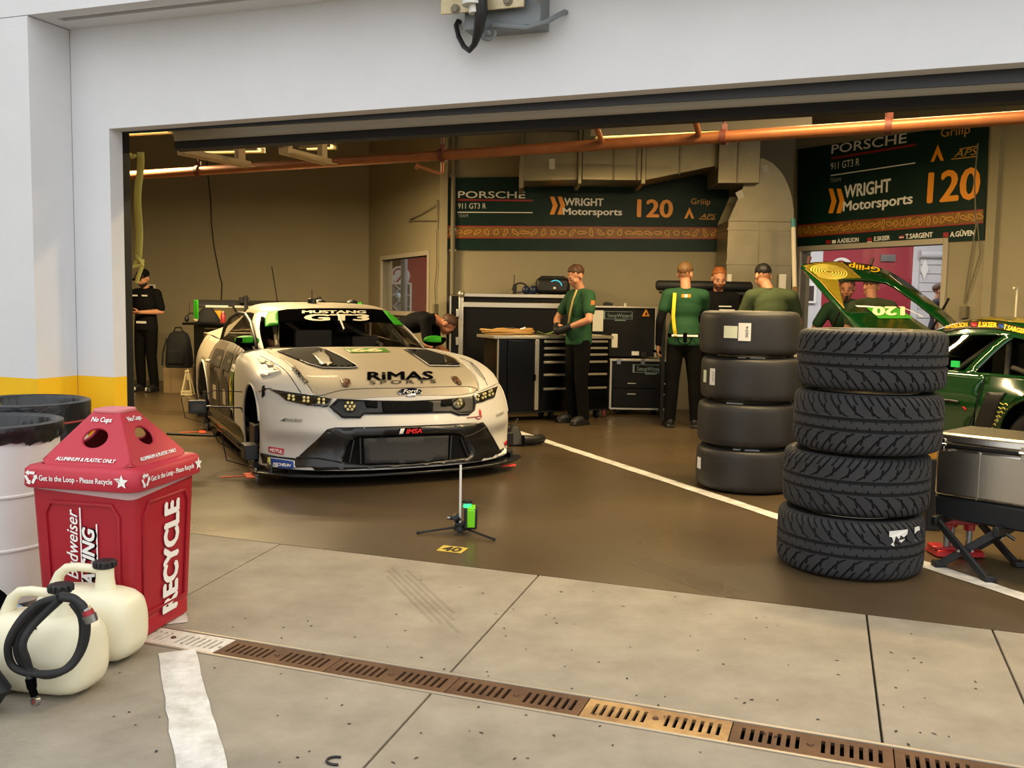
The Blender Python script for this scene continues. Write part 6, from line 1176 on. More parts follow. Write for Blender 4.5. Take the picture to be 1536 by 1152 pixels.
def htext(s, a, c, h, m, **kw):
    a, c = V(a), V(c); r_ = (c - a).normalized(); u = V((r_.y, -r_.x)); vs, fs = text2d(s, h, width=(c - a).length, **kw); mid = (a + c) / 2 + u * h / 2; b = MB(); b.add([(*hpl.q(*(mid + r_ * x + u * y)), .008 + dz) for x, y, dz in vs], fs, hpl.X); return tag(b.build('lettering', m, lidr, smooth=0), kind='stuff')
htext('Griiip', (1320, 402.5), (1273, 396.5), 8, yel, bold=.02)
hpatch('number_plate', [(1298,460.5),(1344,460.5),(1370,478),(1318,478)], mat('plate_green', (60, 150, 40), .4), .004, t=0); htext('120', (1357, 461.5), (1308, 461.5), 13, MATS['print_cream'], bold=.05)
b = MB(); stroke(b, [hpl.q(*p) for p in ((1284,460),(1300,460.5),(1320,462))], .03, hpl.X, .006); stroke(b, [hpl.q(*p) for p in ((1348,460.5),(1366,467),(1384,476))], .018, hpl.X, .006); stroke(b, [hpl.q(*p) for p in ((1334,413),(1352,428))], .01, hpl.X, .006); b.build('white_stripe', wht, lidr, smooth=0)
for px, py in ((1212, 396), (1306, 398)): p = hpl.X @ V((*hpl.q(px, py), 0)); b = MB(); b.cyl(p, p + V((.02, 0, .07)), .016, .02, 10); b.build('lid_pin', mat('dark_red_pin', (70, 26, 22), .5), lidr)
for x_ in (.2, 1.5): b = MB(); b.cyl((x_, 1.9, .75), (x_ + .02, 1.5, 1.45), .012, n=8); b.build('lid_stay', satin_blk, gcar)
# ================================================================== WORKSHOP FURNITURE
case_blk = mat('black_case_panel', (11, 10, 8), .55, noise=(20, .2), spec=.25); alu = mat('aluminium_edge', (206, 196, 172), .32, .75); chest_blk = mat('black_powder_coat', (7, 7, 8), .22, spec=.35)
# big flight case leaning behind the bench
YF = 11.65; t = thing('flight_case', 'big black flight case with aluminium edges standing against the back wall', 'flight case', (D(790, 600, YF).x, YF, 0)); o_ = t.location
xl_, xm, xr_ = D(679, 500, YF).x - o_.x, D(690, 500, YF).x - o_.x, D(876, 500, YF).x - o_.x; zt_, zs_ = D(760, 441, YF).z, D(760, 459, YF).z
b = MB(); b.box(((xm + xr_) / 2, .14, zt_ / 2), (xr_ - xm, .26, zt_ - .02)); b.build('body', case_blk, t)
b = MB(); b.box(((xm + xr_) / 2, .0, zt_ - .02), (xr_ - xm, .04, .045)); b.build('edge', alu, t, bevel=.006); b = MB(); b.box(((xm + xr_) / 2, .0, zs_ + .01), (xr_ - xm, .03, .065)); b.build('edge', alu, t, bevel=.006)
b = MB(); b.box((xm + .01, .0, zt_ / 2), (.06, .04, zt_)); b.build('edge', alu, t, bevel=.006); b = MB(); b.sph((xm + .01, 0, zt_ - .01), .05, 12); b.build('corner', alu, t)
b = MB(); b.box(((xl_ + xm) / 2 - .03, .1, (zt_ - .03) / 2), (xm - xl_, .22, zt_ - .04)); b.build('side_lid', case_blk, t); b = MB(); b.box((xl_ - .03, .0, (zt_ - .03) / 2), (.02, .03, zt_ - .03)); b.build('edge', alu, t)
for z_ in (.35, .85, 1.2): b = MB(); b.box((xm - .03, -.03, z_), (.04, .03, .10)); b.build('hinge', alu, t, bevel=.004)
# boom box, headset and bits on top
p = D(829, 441, YF + .1); t = thing('speaker', 'black portable speaker with glowing blue ring on the flight case', 'speaker', (p.x, YF + .14, zt_)); sx = .21
b = MB(); b.box((0, 0, .11), (.43, .18, .20)); b.build('body', mat('speaker_black', (24, 22, 20), .5), t, bevel=.05); b = MB(); b.tube([(.03 + .08 * math.cos(R(a)), -.092, .10 + .08 * math.sin(R(a))) for a in range(10, 131, 8)], .006, 6); b.build('ring', mat('blue_ring_light', (70, 190, 220), emit=.9), t)
b = MB(); b.box((.02, -.094, .085), (.03, .004, .025)); b.build('label', wht, t); b = MB(); b.tube([(-.18, 0, .19), (-.14, 0, .225), (.14, 0, .225), (.18, 0, .19)], .012, 8); b.build('handle', blk, t)
p = D(790, 441, YF + .1); t = thing('headset', 'tangled dark blue headset and radio lying on the flight case', 'headset', (p.x, YF + .1, zt_))
nv = mat('navy_plastic', (24, 40, 66), .4); b = MB(); b.tube([(-.08 + .10 * math.cos(R(a)), .0, .05 + .09 * math.sin(R(a))) for a in range(0, 181, 15)], .010, 8); b.build('band', blk, t); 
for x_ in (-.01, .08): b = MB(); b.sph((x_, -.02, .055), (.05, .04, .055), 14); b.build('ear_cup', nv, t)
b = MB(); b.box((-.15, 0, .06), (.05, .04, .12)); b.cyl((-.16, 0, .11), (-.16, 0, .24), .006, n=6); b.build('radio', blk, t, bevel=.006); b = MB(); b.tube([(-.12, -.03, .02), (-.05, -.05, .03), (.03, -.04, .015), (.09, -.06, .02)], .008, 6); b.build('cord', nv, t)
# tool bench, turned like the parking bays
bo = D(748, 600, 10.35); BR = R(24); t = thing('tool_bench', 'black tool bench with silver drawer handles and a steel top', 'tool bench', (bo.x, 10.35, 0), BR)
BL, BD, BZ = 1.40, .46, .965; inv_ = (Tr(bo.x, 10.35, 0) @ Rz(BR)).inverted()
def bq(px, py, y=0.0):       # pixel on the bench front
    fr_ = M.Rotation(BR, 3, 'Z'); n = fr_ @ V((0, -1, 0)); return inv_ @ PL(px, py, V((bo.x, 10.35, 0)) + fr_ @ V((0, y, 0)), n)
BL = bq(913, 560).x
b = MB(); b.box((BL / 2, BD / 2, .53), (BL, BD, .82)); b.build('body', chest_blk, t, bevel=.006); b = MB(); b.box((BL / 2 - .02, BD / 2, .955), (BL + .12, BD + .06, .035)); b.build('worktop', alu, t, bevel=.005); b = MB(); b.box((BL + .03, BD / 2, .955), (.10, BD, .03)); b.build('side_shelf', alu, t)
b = MB(); b.box((BL / 2, BD / 2, .12), (BL - .03, BD - .04, .05)); b.build('plinth', blk, t)
for x in (.10, BL * .5, BL - .10):
    for y in (.1, BD - .1):
        c = bpy.data.objects.new('caster', None); C.objects.link(c); c.parent = t; c.location = (x, y, .05); b = MB(); b.cyl((-.018, 0, 0), (.018, 0, 0), .05, n=18); b.build('wheel', blk, c); b = MB(); b.box((0, .02, .045), (.05, .06, .02)); b.box((.026, .01, .02), (.005, .03, .07)); b.build('fork', fit, c)
d0, d1 = bq(760, 560).x, bq(800, 560).x; b = MB(); b.box((d0 * .5 + d1 * .5, -.008, .53), (d1 - d0 - .01, .018, .78)); b.build('door', chest_blk, t, bevel=.004); b = MB(); b.box((bq(746, 560).x, -.006, .53), (.012, .02, .80)); b.build('corner_trim', alu, t)
b = MB(); b.box((bq(804, 560).x, -.012, .53), (.05, .03, .80)); b.build('upright', alu, t, bevel=.004); b = MB(); b.box((bq(801, 560).x, -.03, .50), (.012, .03, .07)); b.build('handle', blk, t)
xa_, xb2 = bq(813, 560).x, bq(910, 560).x; ys = [512, 522, 532, 543, 562, 583, 603]; 
for k in range(6):
    z1_, z0_ = bq(813, ys[k] - 1.5).z, bq(813, ys[k + 1] - 3).z; dr_ = bpy.data.objects.new('drawer', None); C.objects.link(dr_); dr_.parent = t
    b = MB(); b.box(((xa_ + xb2) / 2, -.008, (z1_ + z0_) / 2), (xb2 - xa_, .018, z1_ - z0_ - .006)); b.build('front', chest_blk, dr_, bevel=.003); b = MB(); b.box(((xa_ + xb2) / 2, -.024, z1_ - .014), (xb2 - xa_ - .02, .018, .026)); b.build('handle', alu, dr_, bevel=.004)
bt = lambda x, y, z=0: (Tr(bo.x, 10.35, 0) @ Rz(BR)) @ V((x, y, .973 + z))
p = bq(765, 498, .25); t = thing('coiled_air_hose', 'coil of tan air hose lying on the tool bench', 'hose', bt(p.x, .27)); b = MB(); hose_t = mat('tan_hose', (186, 140, 74), .5)
pts = []
for k in range(150): a = k * .26; r_ = .205 + .045 * math.sin(k * .13) + .02 * math.sin(k * .41); pts.append((r_ * 1.25 * math.cos(a), r_ * .8 * math.sin(a), .016 + .045 * k / 150 + .006 * math.sin(k * .7)))
b.tube(pts, .014, 6); b.build('hose', hose_t, t, smooth=60); b = MB(); b.cyl(pts[-1], V(pts[-1]) + V((.06, -.03, .02)), .014, n=8); b.cyl((-.05, -.1, .07), (.06, -.12, .075), .013, n=8); b.build('fitting', fit, t)
p = bq(826, 500, .2); t = thing('green_cloth', 'crumpled pale green cloth on the tool bench beside the hose coil', 'cloth', bt(p.x, .2)); b = MB(); rows = [[(x, y, .02 + .02 * math.sin(9 * x + 3 * y) * math.cos(13 * y + x * 4) + .012 * math.sin(31 * x)) for y in np.linspace(-.09, .09, 10)] for x in np.linspace(-.16, .16, 16)]; b.grid([[V(q) for q in r_] for r_ in rows]); o = b.build('cloth', mat('pale_green_cloth', (150, 170, 84), .8), t, smooth=60); solidify(o, .006)
b = MB(); p = bq(912, 512, .02); b.box((0, 0, -.06), (.07, .012, .16), Tr(*bt(p.x + .06, -.03))); tag(b.build('rag', mat('white_rag', (206, 198, 180), .9), bevel=.004), 'white rag hanging over the right end of the tool bench', 'cloth')
# flight case with lifted lid and drawers
YS = 11.28; x0 = D(915, 600, YS).x; t = thing('drawer_case', 'black flight case with drawers and raised lid right of the tool bench', 'flight case', (x0, YS, 0)); q_ = lambda px, py, Y_=YS: D(px, py, Y_) - t.location
lx0, lx1 = q_(883, 500, YS + .4).x, q_(983, 500, YS + .4).x; lz0, lz1 = q_(900, 534, YS + .4).z, q_(900, 460, YS + .4).z
b = MB(); b.box(((lx0 + lx1) / 2, .43, (lz0 + lz1) / 2), (lx1 - lx0, .08, lz1 - lz0)); b.build('lid', case_blk, t)
b = MB(); b.box(((lx0 + lx1) / 2, .41, lz1), (lx1 - lx0 + .03, .10, .025)); b.build('edge', alu, t, bevel=.004); b = MB(); b.box((lx1, .40, (lz0 + lz1) / 2), (.025, .10, lz1 - lz0)); b.build('edge', alu, t, bevel=.004)
bx1 = q_(1000, 580).x; bz0, bz1 = q_(950, 613).z, q_(950, 540).z
b = MB(); b.box((bx1 / 2, .22, (bz0 + bz1) / 2), (bx1, .44, bz1 - bz0)); b.build('body', case_blk, t); b = MB(); b.box((bx1 / 2, .0, bz1), (bx1 + .04, .04, .03)); b.build('edge', alu, t, bevel=.004); b = MB(); b.box((.0, -.004, (bz0 + bz1) / 2), (.022, .03, bz1 - bz0)); b.build('edge', alu, t); b = MB(); b.box((bx1 / 2, -.002, bz0), (bx1, .03, .02)); b.build('edge', alu, t)
for a_, c_ in ((568, 582), (584, 611)):
    dr_ = bpy.data.objects.new('drawer', None); C.objects.link(dr_); dr_.parent = t; z1_, z0_ = q_(950, a_).z, q_(950, c_).z; b = MB(); b.box((bx1 / 2 + .01, -.008, (z0_ + z1_) / 2), (bx1 - .05, .018, z1_ - z0_)); b.build('front', case_blk, dr_, bevel=.004)
    for px in (947, 996): b = MB(); b.box((q_(px, 575).x, -.024, z1_ - .055), (.10, .02, .012)); b.build('handle', alu, dr_)
Xf = frame(V((0, -.001, 0)), (1, 0, 0), (0, 0, 1)); Xl = frame(V((0, .388, 0)), (1, 0, 0), (0, 0, 1))
teal = mat('print_teal', (128, 150, 148), .5)
for X_, cx_, cz_, w_ in ((Xl, q_(928, 473, YS + .4).x, q_(928, 473, YS + .4).z, .34), (Xf, q_(974, 553).x, q_(974, 553).z, .36)):
    b = MB(); put_text(b, 'SetupWizzard', X_, .05, .004, 0, (cx_ + .01, cz_), width=w_ * .88); 
    for k in (0, 1): stroke(b, [(cx_ - w_ / 2, cz_ + (.045 if k else -.045)), (cx_ + w_ / 2, cz_ + (.045 if k else -.045))], .005, X_, .004)
    stroke(b, [(cx_ + w_ / 2, cz_ - .045), (cx_ + w_ / 2, cz_ + .045)], .005, X_, .004); stroke(b, [(cx_ - .05, cz_ - .062), (cx_ + .09, cz_ - .062)], .012, X_, .004); stroke(b, [(cx_ - w_ / 2 - .012, cz_ - .05), (cx_ - w_ / 2 - .012, cz_ + .05)], .022, X_, .004); tag(b.build('lettering', teal, t, smooth=0), kind='stuff')
c_ = q_(969, 469, YS + .38); b = MB(); poly_flat(b, [(c_.x - .05, c_.z - .045), (c_.x + .05, c_.z - .045), (c_.x, c_.z + .05)], Xl, .004); b.build('warning_sign', org, t, smooth=0); b = MB(); poly_flat(b, [(c_.x - .012, c_.z - .03), (c_.x + .02, c_.z - .03), (c_.x + .004, c_.z + .015)], Xl, .006); b.build('warning_mark', blackp, t, smooth=0)
c_ = q_(953, 530, YS + .38); b = MB(); b.box((c_.x, .38, c_.z), (.09, .02, .05)); b.build('label', wht, t); b = MB(); b.box((c_.x + .10, .37, c_.z - .01), (.06, .04, .06)); b.build('catch', blk, t)
for px in (928, 964): b = MB(); b.box((q_(px, 540).x, -.02, bz1 - .02), (.05, .02, .07)); b.build('latch', fit, t, bevel=.003)
for x in (.10, bx1 - .10):
    for y in (.06, .38):
        c = bpy.data.objects.new('caster', None); C.objects.link(c); c.parent = t; c.location = (x, y, .06); b = MB(); b.cyl((-.02, 0, 0), (.02, 0, 0), .06, n=18); b.build('wheel', blk, c); b = MB(); b.box((0, .02, (bz0 - .06) / 2 + .0), (.06, .07, bz0 - .07)); b.build('fork', fit, c)
b = MB(); p = D(897, 480, YS + .36); b.box((p.x, YS + .36, p.z - .01), (.13, .006, .26)); tag(b.build('paper_sheet', papr), 'white sheet of paper taped to the raised case lid behind the green-shirted man', 'paper')
b = MB(); p = D(913, 459, YS + .43); b.box((p.x, YS + .43, lz1 + .03), (.09, .05, .03)); b.tube([(p.x - .07, YS + .42, lz1 + .03), (p.x - .03, YS + .42, lz1 + .045), (p.x + .05, YS + .42, lz1 + .03)], .018, 8); tag(b.build('goggles', blk), 'black safety goggles on top of the raised case lid', 'goggles')
b = MB(); p = D(938, 456, YS + .43); b.cyl((p.x, YS + .43, lz1 + .012), (p.x, YS + .43, lz1 + .05), .017, n=12); tag(b.build('small_bottle', papr), 'tiny white bottle on top of the raised case lid', 'bottle')
b = MB(); p = D(907, 590, 10.9); b.box((p.x, 10.95, .28), (.03, .05, .5)); tag(b.build('red_panel', mat('dark_red_panel', (110, 30, 36), .5), bevel=.004), 'narrow dark red board standing between the bench and the drawer case', 'board')
# black bolster behind the men, on a dark shelf unit
p0, p1 = D(984, 428, 11.08), D(1128, 431, 11.08); t = thing('shelf_bolster', 'long black padded roll on a shelf behind the men at the back wall', 'roll', ((p0.x + p1.x) / 2, 11.08, 0)); L_ = p1.x - p0.x
b = MB(); b.tube([(-L_ / 2, 0, p0.z), (-L_ / 2 + .02, 0, p0.z), (0, 0, p0.z), (L_ / 2 - .02, 0, p0.z), (L_ / 2, 0, p0.z)], [.04, .06, .062, .06, .04], 20); b.build('roll', mat('black_padding', (20, 20, 21), .6), t, smooth=50); b = MB(); b.box((0, .0, p0.z - .08), (L_ - .1, .14, .03)); 
for x in (-L_ / 2 + .1, L_ / 2 - .1): b.box((x, .0, (p0.z - .09) / 2), (.04, .12, p0.z - .09))
b.build('stand', blk, t)
for px, lab in ((1094, 'slim white bottle standing behind the bearded man, at the duct'), (1174, 'pale box standing behind the man in the olive shirt')):
    p = D(px, 424, 11.18); b = MB(); b.box((p.x, 11.20, (p.z + .1) / 2), (.05 if px < 1100 else .08, .05, p.z + .1), None); tag(b.build('upright_strip', papr, bevel=.004), lab, 'strip')
# left corner: tool chest, back pack on a box, axle stand
Yc = 12.3; x0, x1 = D(291, 540, Yc).x, D(372, 540, Yc).x; zt_ = D(310, 486, Yc).z; t = thing('tool_chest', 'tall black tool chest with drawers behind the race car at the left', 'tool chest', (x0, Yc, 0))
b = MB(); b.box(((x1 - x0) / 2, .3, zt_ / 2 + .03), (x1 - x0, .6, zt_ - .1)); b.build('body', chest_blk, t, bevel=.006); b = MB(); b.box(((x1 - x0) / 2 - .05, .28, zt_ + .0), (x1 - x0 + .16, .7, .03)); b.build('tray', chest_blk, t, bevel=.01)
zs_ = [zt_ - .04, zt_ - .15, zt_ - .26, zt_ - .37, zt_ - .52, zt_ - .70, .12]
for k in range(6): 
    dr_ = bpy.data.objects.new('drawer', None); C.objects.link(dr_); dr_.parent = t; b = MB(); b.box(((x1 - x0) / 2 + .06, -.008, (zs_[k] + zs_[k + 1]) / 2), (x1 - x0 - .16, .02, zs_[k] - zs_[k + 1] - .01)); b.build('front', chest_blk, dr_, bevel=.004); b = MB(); b.box(((x1 - x0) / 2 + .06, -.022, zs_[k] - .018), (x1 - x0 - .2, .014, .014)); b.build('handle', mat('dull_steel', (86, 80, 66), .4, .7), dr_)
for x in (.08, x1 - x0 - .08): b = MB(); b.cyl((x - .02, .08, .05), (x + .02, .08, .05), .05, n=16); b.build('caster', blk, t)
tz = zt_ + .018
p = D(311, 470, Yc + .2); t = thing('tool_bag', 'black slumped tool bag on the tool chest at the left', 'bag', (p.x, Yc + .2, tz)); b = MB(); b.grid([[V((.17 * s_ * math.cos(a), .10 * s_ * math.sin(a), z_)) for a in np.linspace(0, 2 * math.pi, 17)] for s_, z_ in ((1.0, 0), (1.02, .03), (.8, .10), (.5, .17), (.2, .215), (.0, .22))]); b.build('bag', mat('black_fabric', (20, 20, 21), .85), t, smooth=60); b = MB(); b.tube([(-.05, 0, .19), (-.02, 0, .25), (.05, 0, .24), (.08, 0, .17)], .008, 6); b.build('handle', MATS['black_fabric'], t)
b = MB(); p = D(322, 471, Yc + .25); b.box((p.x, Yc + .4, tz + .08), (.10, .08, .15)); tag(b.build('yellow_box', mat('yellow_carton', (220, 160, 40), .6), bevel=.005), 'small yellow box on the tool chest behind the black bag', 'box')
p = D(334, 478, Yc + .1); t = thing('spray_can', 'small red can on the tool chest right of the yellow box', 'can', (p.x, Yc + .12, tz)); b = MB(); b.lathe([(0, 0), (.033, 0), (.034, .01), (.034, .10), (.02, .12), (.02, .135), (0, .135)], 16); b.build('can', mat('can_red', (150, 40, 46), .4), t, smooth=40); b = MB(); b.cyl((0, 0, .13), (0, 0, .15), .012, n=10); b.build('cap', papr, t)
p = D(289, 474, Yc + .1); t = thing('ear_defenders', 'black and cream ear defenders on the left edge of the tool chest tray', 'headset', (p.x, Yc + .05, tz)); b = MB(); b.tube([(.06 * math.cos(R(a)), 0, .05 + .07 * math.sin(R(a))) for a in range(0, 181, 18)], .009, 6); b.build('band', blk, t)
for x_ in (-.06, .06): b = MB(); b.sph((x_, 0, .045), (.03, .04, .045), 12); b.build('ear_cup', mat('cream_plastic', (206, 190, 160), .5) if x_ > 0 else blk, t)
b = MB(); b.cyl((-.03, 0, .11), (-.02, 0, .26), .004, n=6); b.build('aerial', blk, t)
Yk = 13.0; p = D(268, 582, Yk); t = thing('cardboard_box', 'plain tan box on the floor under the black backpack', 'box', (p.x, Yk, 0)); bz = D(268, 552, Yk).z; wd = D(292, 570, Yk).x - D(248, 570, Yk).x; b = MB(); b.box((0, .15, bz / 2), (wd, .34, bz)); b.build('carton', mat('tan_carton', (126, 106, 74), .8), t, bevel=.004); b = MB(); b.box((0, .15, bz + .003), (wd, .05, .004)); b.box((-wd * .25, -.022, bz / 2), (.004, .004, bz * .9)); b.build('tape', mat('brown_tape', (96, 78, 50), .5), t)
t = thing('backpack', 'black backpack standing on the tan box by the tool chest', 'backpack', (D(265, 540, Yk).x, Yk + .1, bz)); hb_ = D(265, 497, Yk).z - bz; b = MB(); b.grid([[V((.17 * s_ * math.copysign(abs(math.cos(a)) ** .6, math.cos(a)), .12 * s_ * math.copysign(abs(math.sin(a)) ** .6, math.sin(a)), z_ * hb_)) for a in np.linspace(0, 2 * math.pi, 25)] for s_, z_ in ((0, 0), (1.0, .0), (1.06, .1), (1.0, .5), (.86, .8), (.7, .93), (.4, 1.0), (0, 1.0))]); b.build('bag', MATS['black_fabric'], t, smooth=60)
b = MB(); b.box((0, -.12, hb_ * .3), (.24, .06, hb_ * .42)); b.build('pocket', MATS['black_fabric'], t, bevel=.03); b = MB(); b.tube([(-.06, -.02, hb_), (-.04, -.02, hb_ + .05), (.04, -.02, hb_ + .05), (.06, -.02, hb_)], .012, 6); b.build('handle', MATS['black_fabric'], t); b = MB(); b.tube([(.16, -.05, hb_ * .8), (.20, -.08, hb_ * .5), (.21, -.05, hb_ * .1)], .014, 6); b.tube([(-.15, -.05, hb_ * .8), (-.20, -.08, hb_ * .4), (-.22, -.05, .03)], .014, 6); b.build('strap', MATS['black_fabric'], t)
Ya = 12.7; p = D(282, 588, Ya); t = thing('axle_stand', 'pale A-shaped axle stand on the floor in front of the tan box', 'axle stand', (p.x, Ya, 0)); ha = D(282, 557, Ya).z; pale = mat('pale_stand_paint', (206, 190, 150), .5)
for sx_, sy_ in ((-1, -1), (1, -1), (-1, 1), (1, 1)): b = MB(); b.tube([(sx_ * .07, sy_ * .06, .01), (sx_ * .015, sy_ * .012, ha)], .012, 6); b.build('leg', pale, t)
for z_, y_ in ((.02, -.06), (.06, -.06), (.02, .06), (.06, .06)): b = MB(); b.box((0, y_, z_), (.15, .012, .022)); b.build('crossbar', pale, t)
b = MB(); b.box((0, 0, ha), (.06, .06, .03)); b.cyl((0, 0, ha - .12), (0, 0, ha + .03), .015, n=10); b.build('head', pale, t, bevel=.004)
b = MB(); p = D(226, 433, YL - .02); b.box((p.x, YL - .025, p.z), (.16, .03, .14)); b.m = 1; b.box((p.x - .01, YL - .042, p.z - .01), (.12, .006, .11)); tag(b.build('wall_frame', [papr, blackp], bevel=.003), 'small white framed panel on the wall behind the standing man with the phone', 'frame')

# ================================================================== PEOPLE
skin_m = mat('skin', (196, 138, 104), .55, noise=(14, .06)); skin_d = mat('skin_tanned', (176, 116, 82), .55, noise=(14, .06)); shoe_m = mat('dark_shoe', (26, 25, 24), .55); trous = mat('black_trousers', (13, 12, 11), .9, bump=(18, .5), spec=.12); polo_g = mat('green_polo', (22, 72, 36), .8, bump=(14, .55)); tee_b = mat('black_tee', (16, 16, 17), .9, bump=(14, .5), spec=.15); tee_o = mat('olive_tee', (66, 78, 46), .85, bump=(14, .5)); dkg = mat('dark_green_tee', (28, 62, 34), .85, bump=(14, .5))
h_blond = mat('hair_sandy', (112, 80, 44), .6, noise=(60, .3)); h_brown = mat('hair_brown', (74, 46, 28), .6, noise=(60, .3)); h_black = mat('hair_black', (22, 18, 16), .55, noise=(60, .3)); h_ging = mat('hair_ginger', (150, 84, 36), .6, noise=(60, .3))
def cap(mb, pts, rad, n=12):           # chain of tapered capsules (overlapping closed pieces, fused by remeshing)
    for i in range(len(pts) - 1):
        a, c = V(pts[i]), V(pts[i + 1])
        if (c - a).length > 1e-5: mb.cyl(a, c, rad[i], rad[i + 1], n)
    for p, r_ in zip(pts, rad): mb.sph(p, r_, n)
def ell(mb, X, c, r, n=16): mb.sph((0, 0, 0), r, n, X @ Tr(*c))
def fuse(mb, name, m, par, vox, sm=6):
    me = mb.mesh(name); o = bpy.data.objects.new(name, me); C.objects.link(o); rm = o.modifiers.new('fuse', 'REMESH'); rm.mode = 'VOXEL'; rm.voxel_size = vox
    s_ = o.modifiers.new('smooth', 'SMOOTH'); s_.iterations = sm; s_.factor = .5
    bpy.context.view_layer.update(); me2 = bpy.data.meshes.new_from_object(o.evaluated_get(bpy.context.evaluated_depsgraph_get())); bpy.data.objects.remove(o); bpy.data.meshes.remove(me); me2.name = name
    return link_mesh(name, me2, m, par, 0, 80)
def bonef(a, c, fwd):      # frame with z along a->c, -y towards fwd
    z = (V(c) - V(a)).normalized(); y = -(V(fwd) - z * V(fwd).dot(z)).normalized(); x = y.cross(z); X = M.Identity(4)
    for i in range(3): X[i][0] = x[i]; X[i][1] = y[i]; X[i][2] = z[i]; X[i][3] = a[i]
    return X
def hand(mb, wrist, elbow, palm_n, curl=.6, side=1, k=1.0):
    d = (V(wrist) - V(elbow)).normalized(); n = (V(palm_n) - d * V(palm_n).dot(d)).normalized(); s_ = d.cross(n) * side; w_ = V(wrist)
    for j in range(4): cap(mb, [w_ + s_ * (.011 * (j - 1.5)), w_ + d * .085 * k + s_ * (.019 * (j - 1.5))], [.015, .0125], 8)
    for j, L_ in enumerate((.072, .082, .076, .058)):
        p = w_ + d * .085 * k + s_ * (.0205 * (j - 1.5)); pts = [p]; dd = d.copy()
        for q in (.42, .32, .26):
            dd = (dd + n * curl * .55).normalized(); pts.append(pts[-1] + dd * L_ * q * k)
        cap(mb, pts, [.0095, .009, .0085, .0075], 8)
    p = w_ + d * .03 - s_ * .026; cap(mb, [p, p + (d * .5 - s_ * .6 + n * .35).normalized() * .04, p + (d * .5 - s_ * .6 + n * .35).normalized() * .04 + (d * .9 + n * .4).normalized() * .045], [.014, .0115, .009], 8)
def human(name_label, loc, rz, H=1.78, skin=None, J=None, shirt=None, sleeve=.55, pants=None, hair=None, hairstyle='short', look=(0, -1, 0), beard=None, long_sleeve=None, gloves=None, curl=(.6, .6), palm=((1, 0, 0), (-1, 0, 0)), hand_skip=(), legs=True, vox=.0085):
    k = H / 1.78; t = thing('person', name_label, 'person', loc, rz)
    P = dict(pelvis=(0, 0, .96), chest=(0, -.005, 1.30), neck=(0, .01, 1.49), head=(0, -.02, 1.625), shl=(.185, .01, 1.43), shr=(-.185, .01, 1.43), ell=(.225, .02, 1.13), elr=(-.225, .02, 1.13), wrl=(.235, -.05, .88), wrr=(-.235, -.05, .88), hpl=(.09, 0, .93), hpr=(-.09, 0, .93), knl=(.10, -.02, .51), knr=(-.10, -.02, .51), anl=(.115, .02, .09), anr=(-.115, .02, .09), tol=(.14, -.15, .03), tor=(-.14, -.15, .03))
    P.update(J or {}); P = {a: V(c) * k for a, c in P.items()}; look = V(look).normalized()
    fw_ = V((0, -1, 0)); up = (P['neck'] - P['pelvis']).normalized(); xs = (P['shl'] - P['shr']).normalized(); fwd = xs.cross(up) * -1; fwd = fwd.normalized() if fwd.dot(V((0, -1, 0))) > -2 else fwd
    fwd = up.cross(xs).normalized(); fwd = fwd if True else fwd
    # facing = perpendicular to the shoulder line: left shoulder is +x when facing -y
    fwd = xs.cross(up); fwd = V((fwd.x, fwd.y, fwd.z)).normalized()
    b = MB()
    def torso(mb, e):
        X = bonef(P['pelvis'], P['chest'], fwd); ell(mb, X, (0, 0, 0), (.138 * k + e, .096 * k + e, .12 * k + e)); ell(mb, X, (0, 0, .16 * k), (.140 * k + e, .10 * k + e, .17 * k + e))
        X = bonef(P['chest'], P['neck'], fwd); ell(mb, X, (0, 0, 0), (.158 * k + e, .112 * k + e, .17 * k + e)); ell(mb, X, (0, .005, .08 * k), (.165 * k + e, .10 * k + e, .11 * k + e))
        for s_ in 'lr': cap(mb, [P['neck'] - up * .04 * k, P['sh' + s_]], [.062 * k + e * .8, .056 * k + e])
    torso(b, 0); cap(b, [P['neck'] - up * .05, P['neck'], P['head'] - look * -.0 + V((0, 0, -.03))], [.062 * k, .056 * k, .054 * k])
    for s_ in 'lr':
        cap(b, [P['sh' + s_], P['sh' + s_].lerp(P['el' + s_], .4), P['el' + s_]], [.055 * k, .048 * k, .039 * k]); cap(b, [P['el' + s_], P['el' + s_].lerp(P['wr' + s_], .3), P['wr' + s_]], [.039 * k, .041 * k, .026 * k])
        if legs: cap(b, [P['hp' + s_], P['hp' + s_].lerp(P['kn' + s_], .5), P['kn' + s_]], [.074 * k, .070 * k, .055 * k]); cap(b, [P['kn' + s_], P['kn' + s_].lerp(P['an' + s_], .35), P['an' + s_]], [.055 * k, .057 * k, .038 * k]); cap(b, [P['an' + s_], P['an' + s_].lerp(P['to' + s_], .5), P['an' + s_].lerp(P['to' + s_], .85)], [.036 * k, .03 * k, .02 * k])
        if s_ not in hand_skip: hand(b, P['wr' + s_], P['el' + s_], palm[0 if s_ == 'l' else 1], curl[0 if s_ == 'l' else 1], 1 if s_ == 'l' else -1, k)
    HX = bonef(P['head'], P['head'] + (V((0, 0, 1)) - look * look.z + up * .15), look)
    def E(c, r_, mb=None): ell(mb or b, HX, tuple(q * k for q in c), tuple(q * k for q in r_))
    E((0, .012, .035), (.076, .095, .088)); E((0, -.02, -.035), (.062, .074, .075)); E((0, -.045, -.085), (.036, .038, .03)); E((0, -.075, .012), (.050, .022, .03)); E((0, -.094, -.012), (.011, .014, .026)); E((0, -.102, -.028), (.015, .015, .011)); E((0, -.083, -.062), (.024, .012, .012))
    for s_ in (-1, 1): E((s_ * .078, .012, -.008), (.011, .022, .033)); E((s_ * .045, -.062, -.028), (.024, .022, .022))
    body = fuse(b, 'body', skin or skin_m, t, vox, 4)
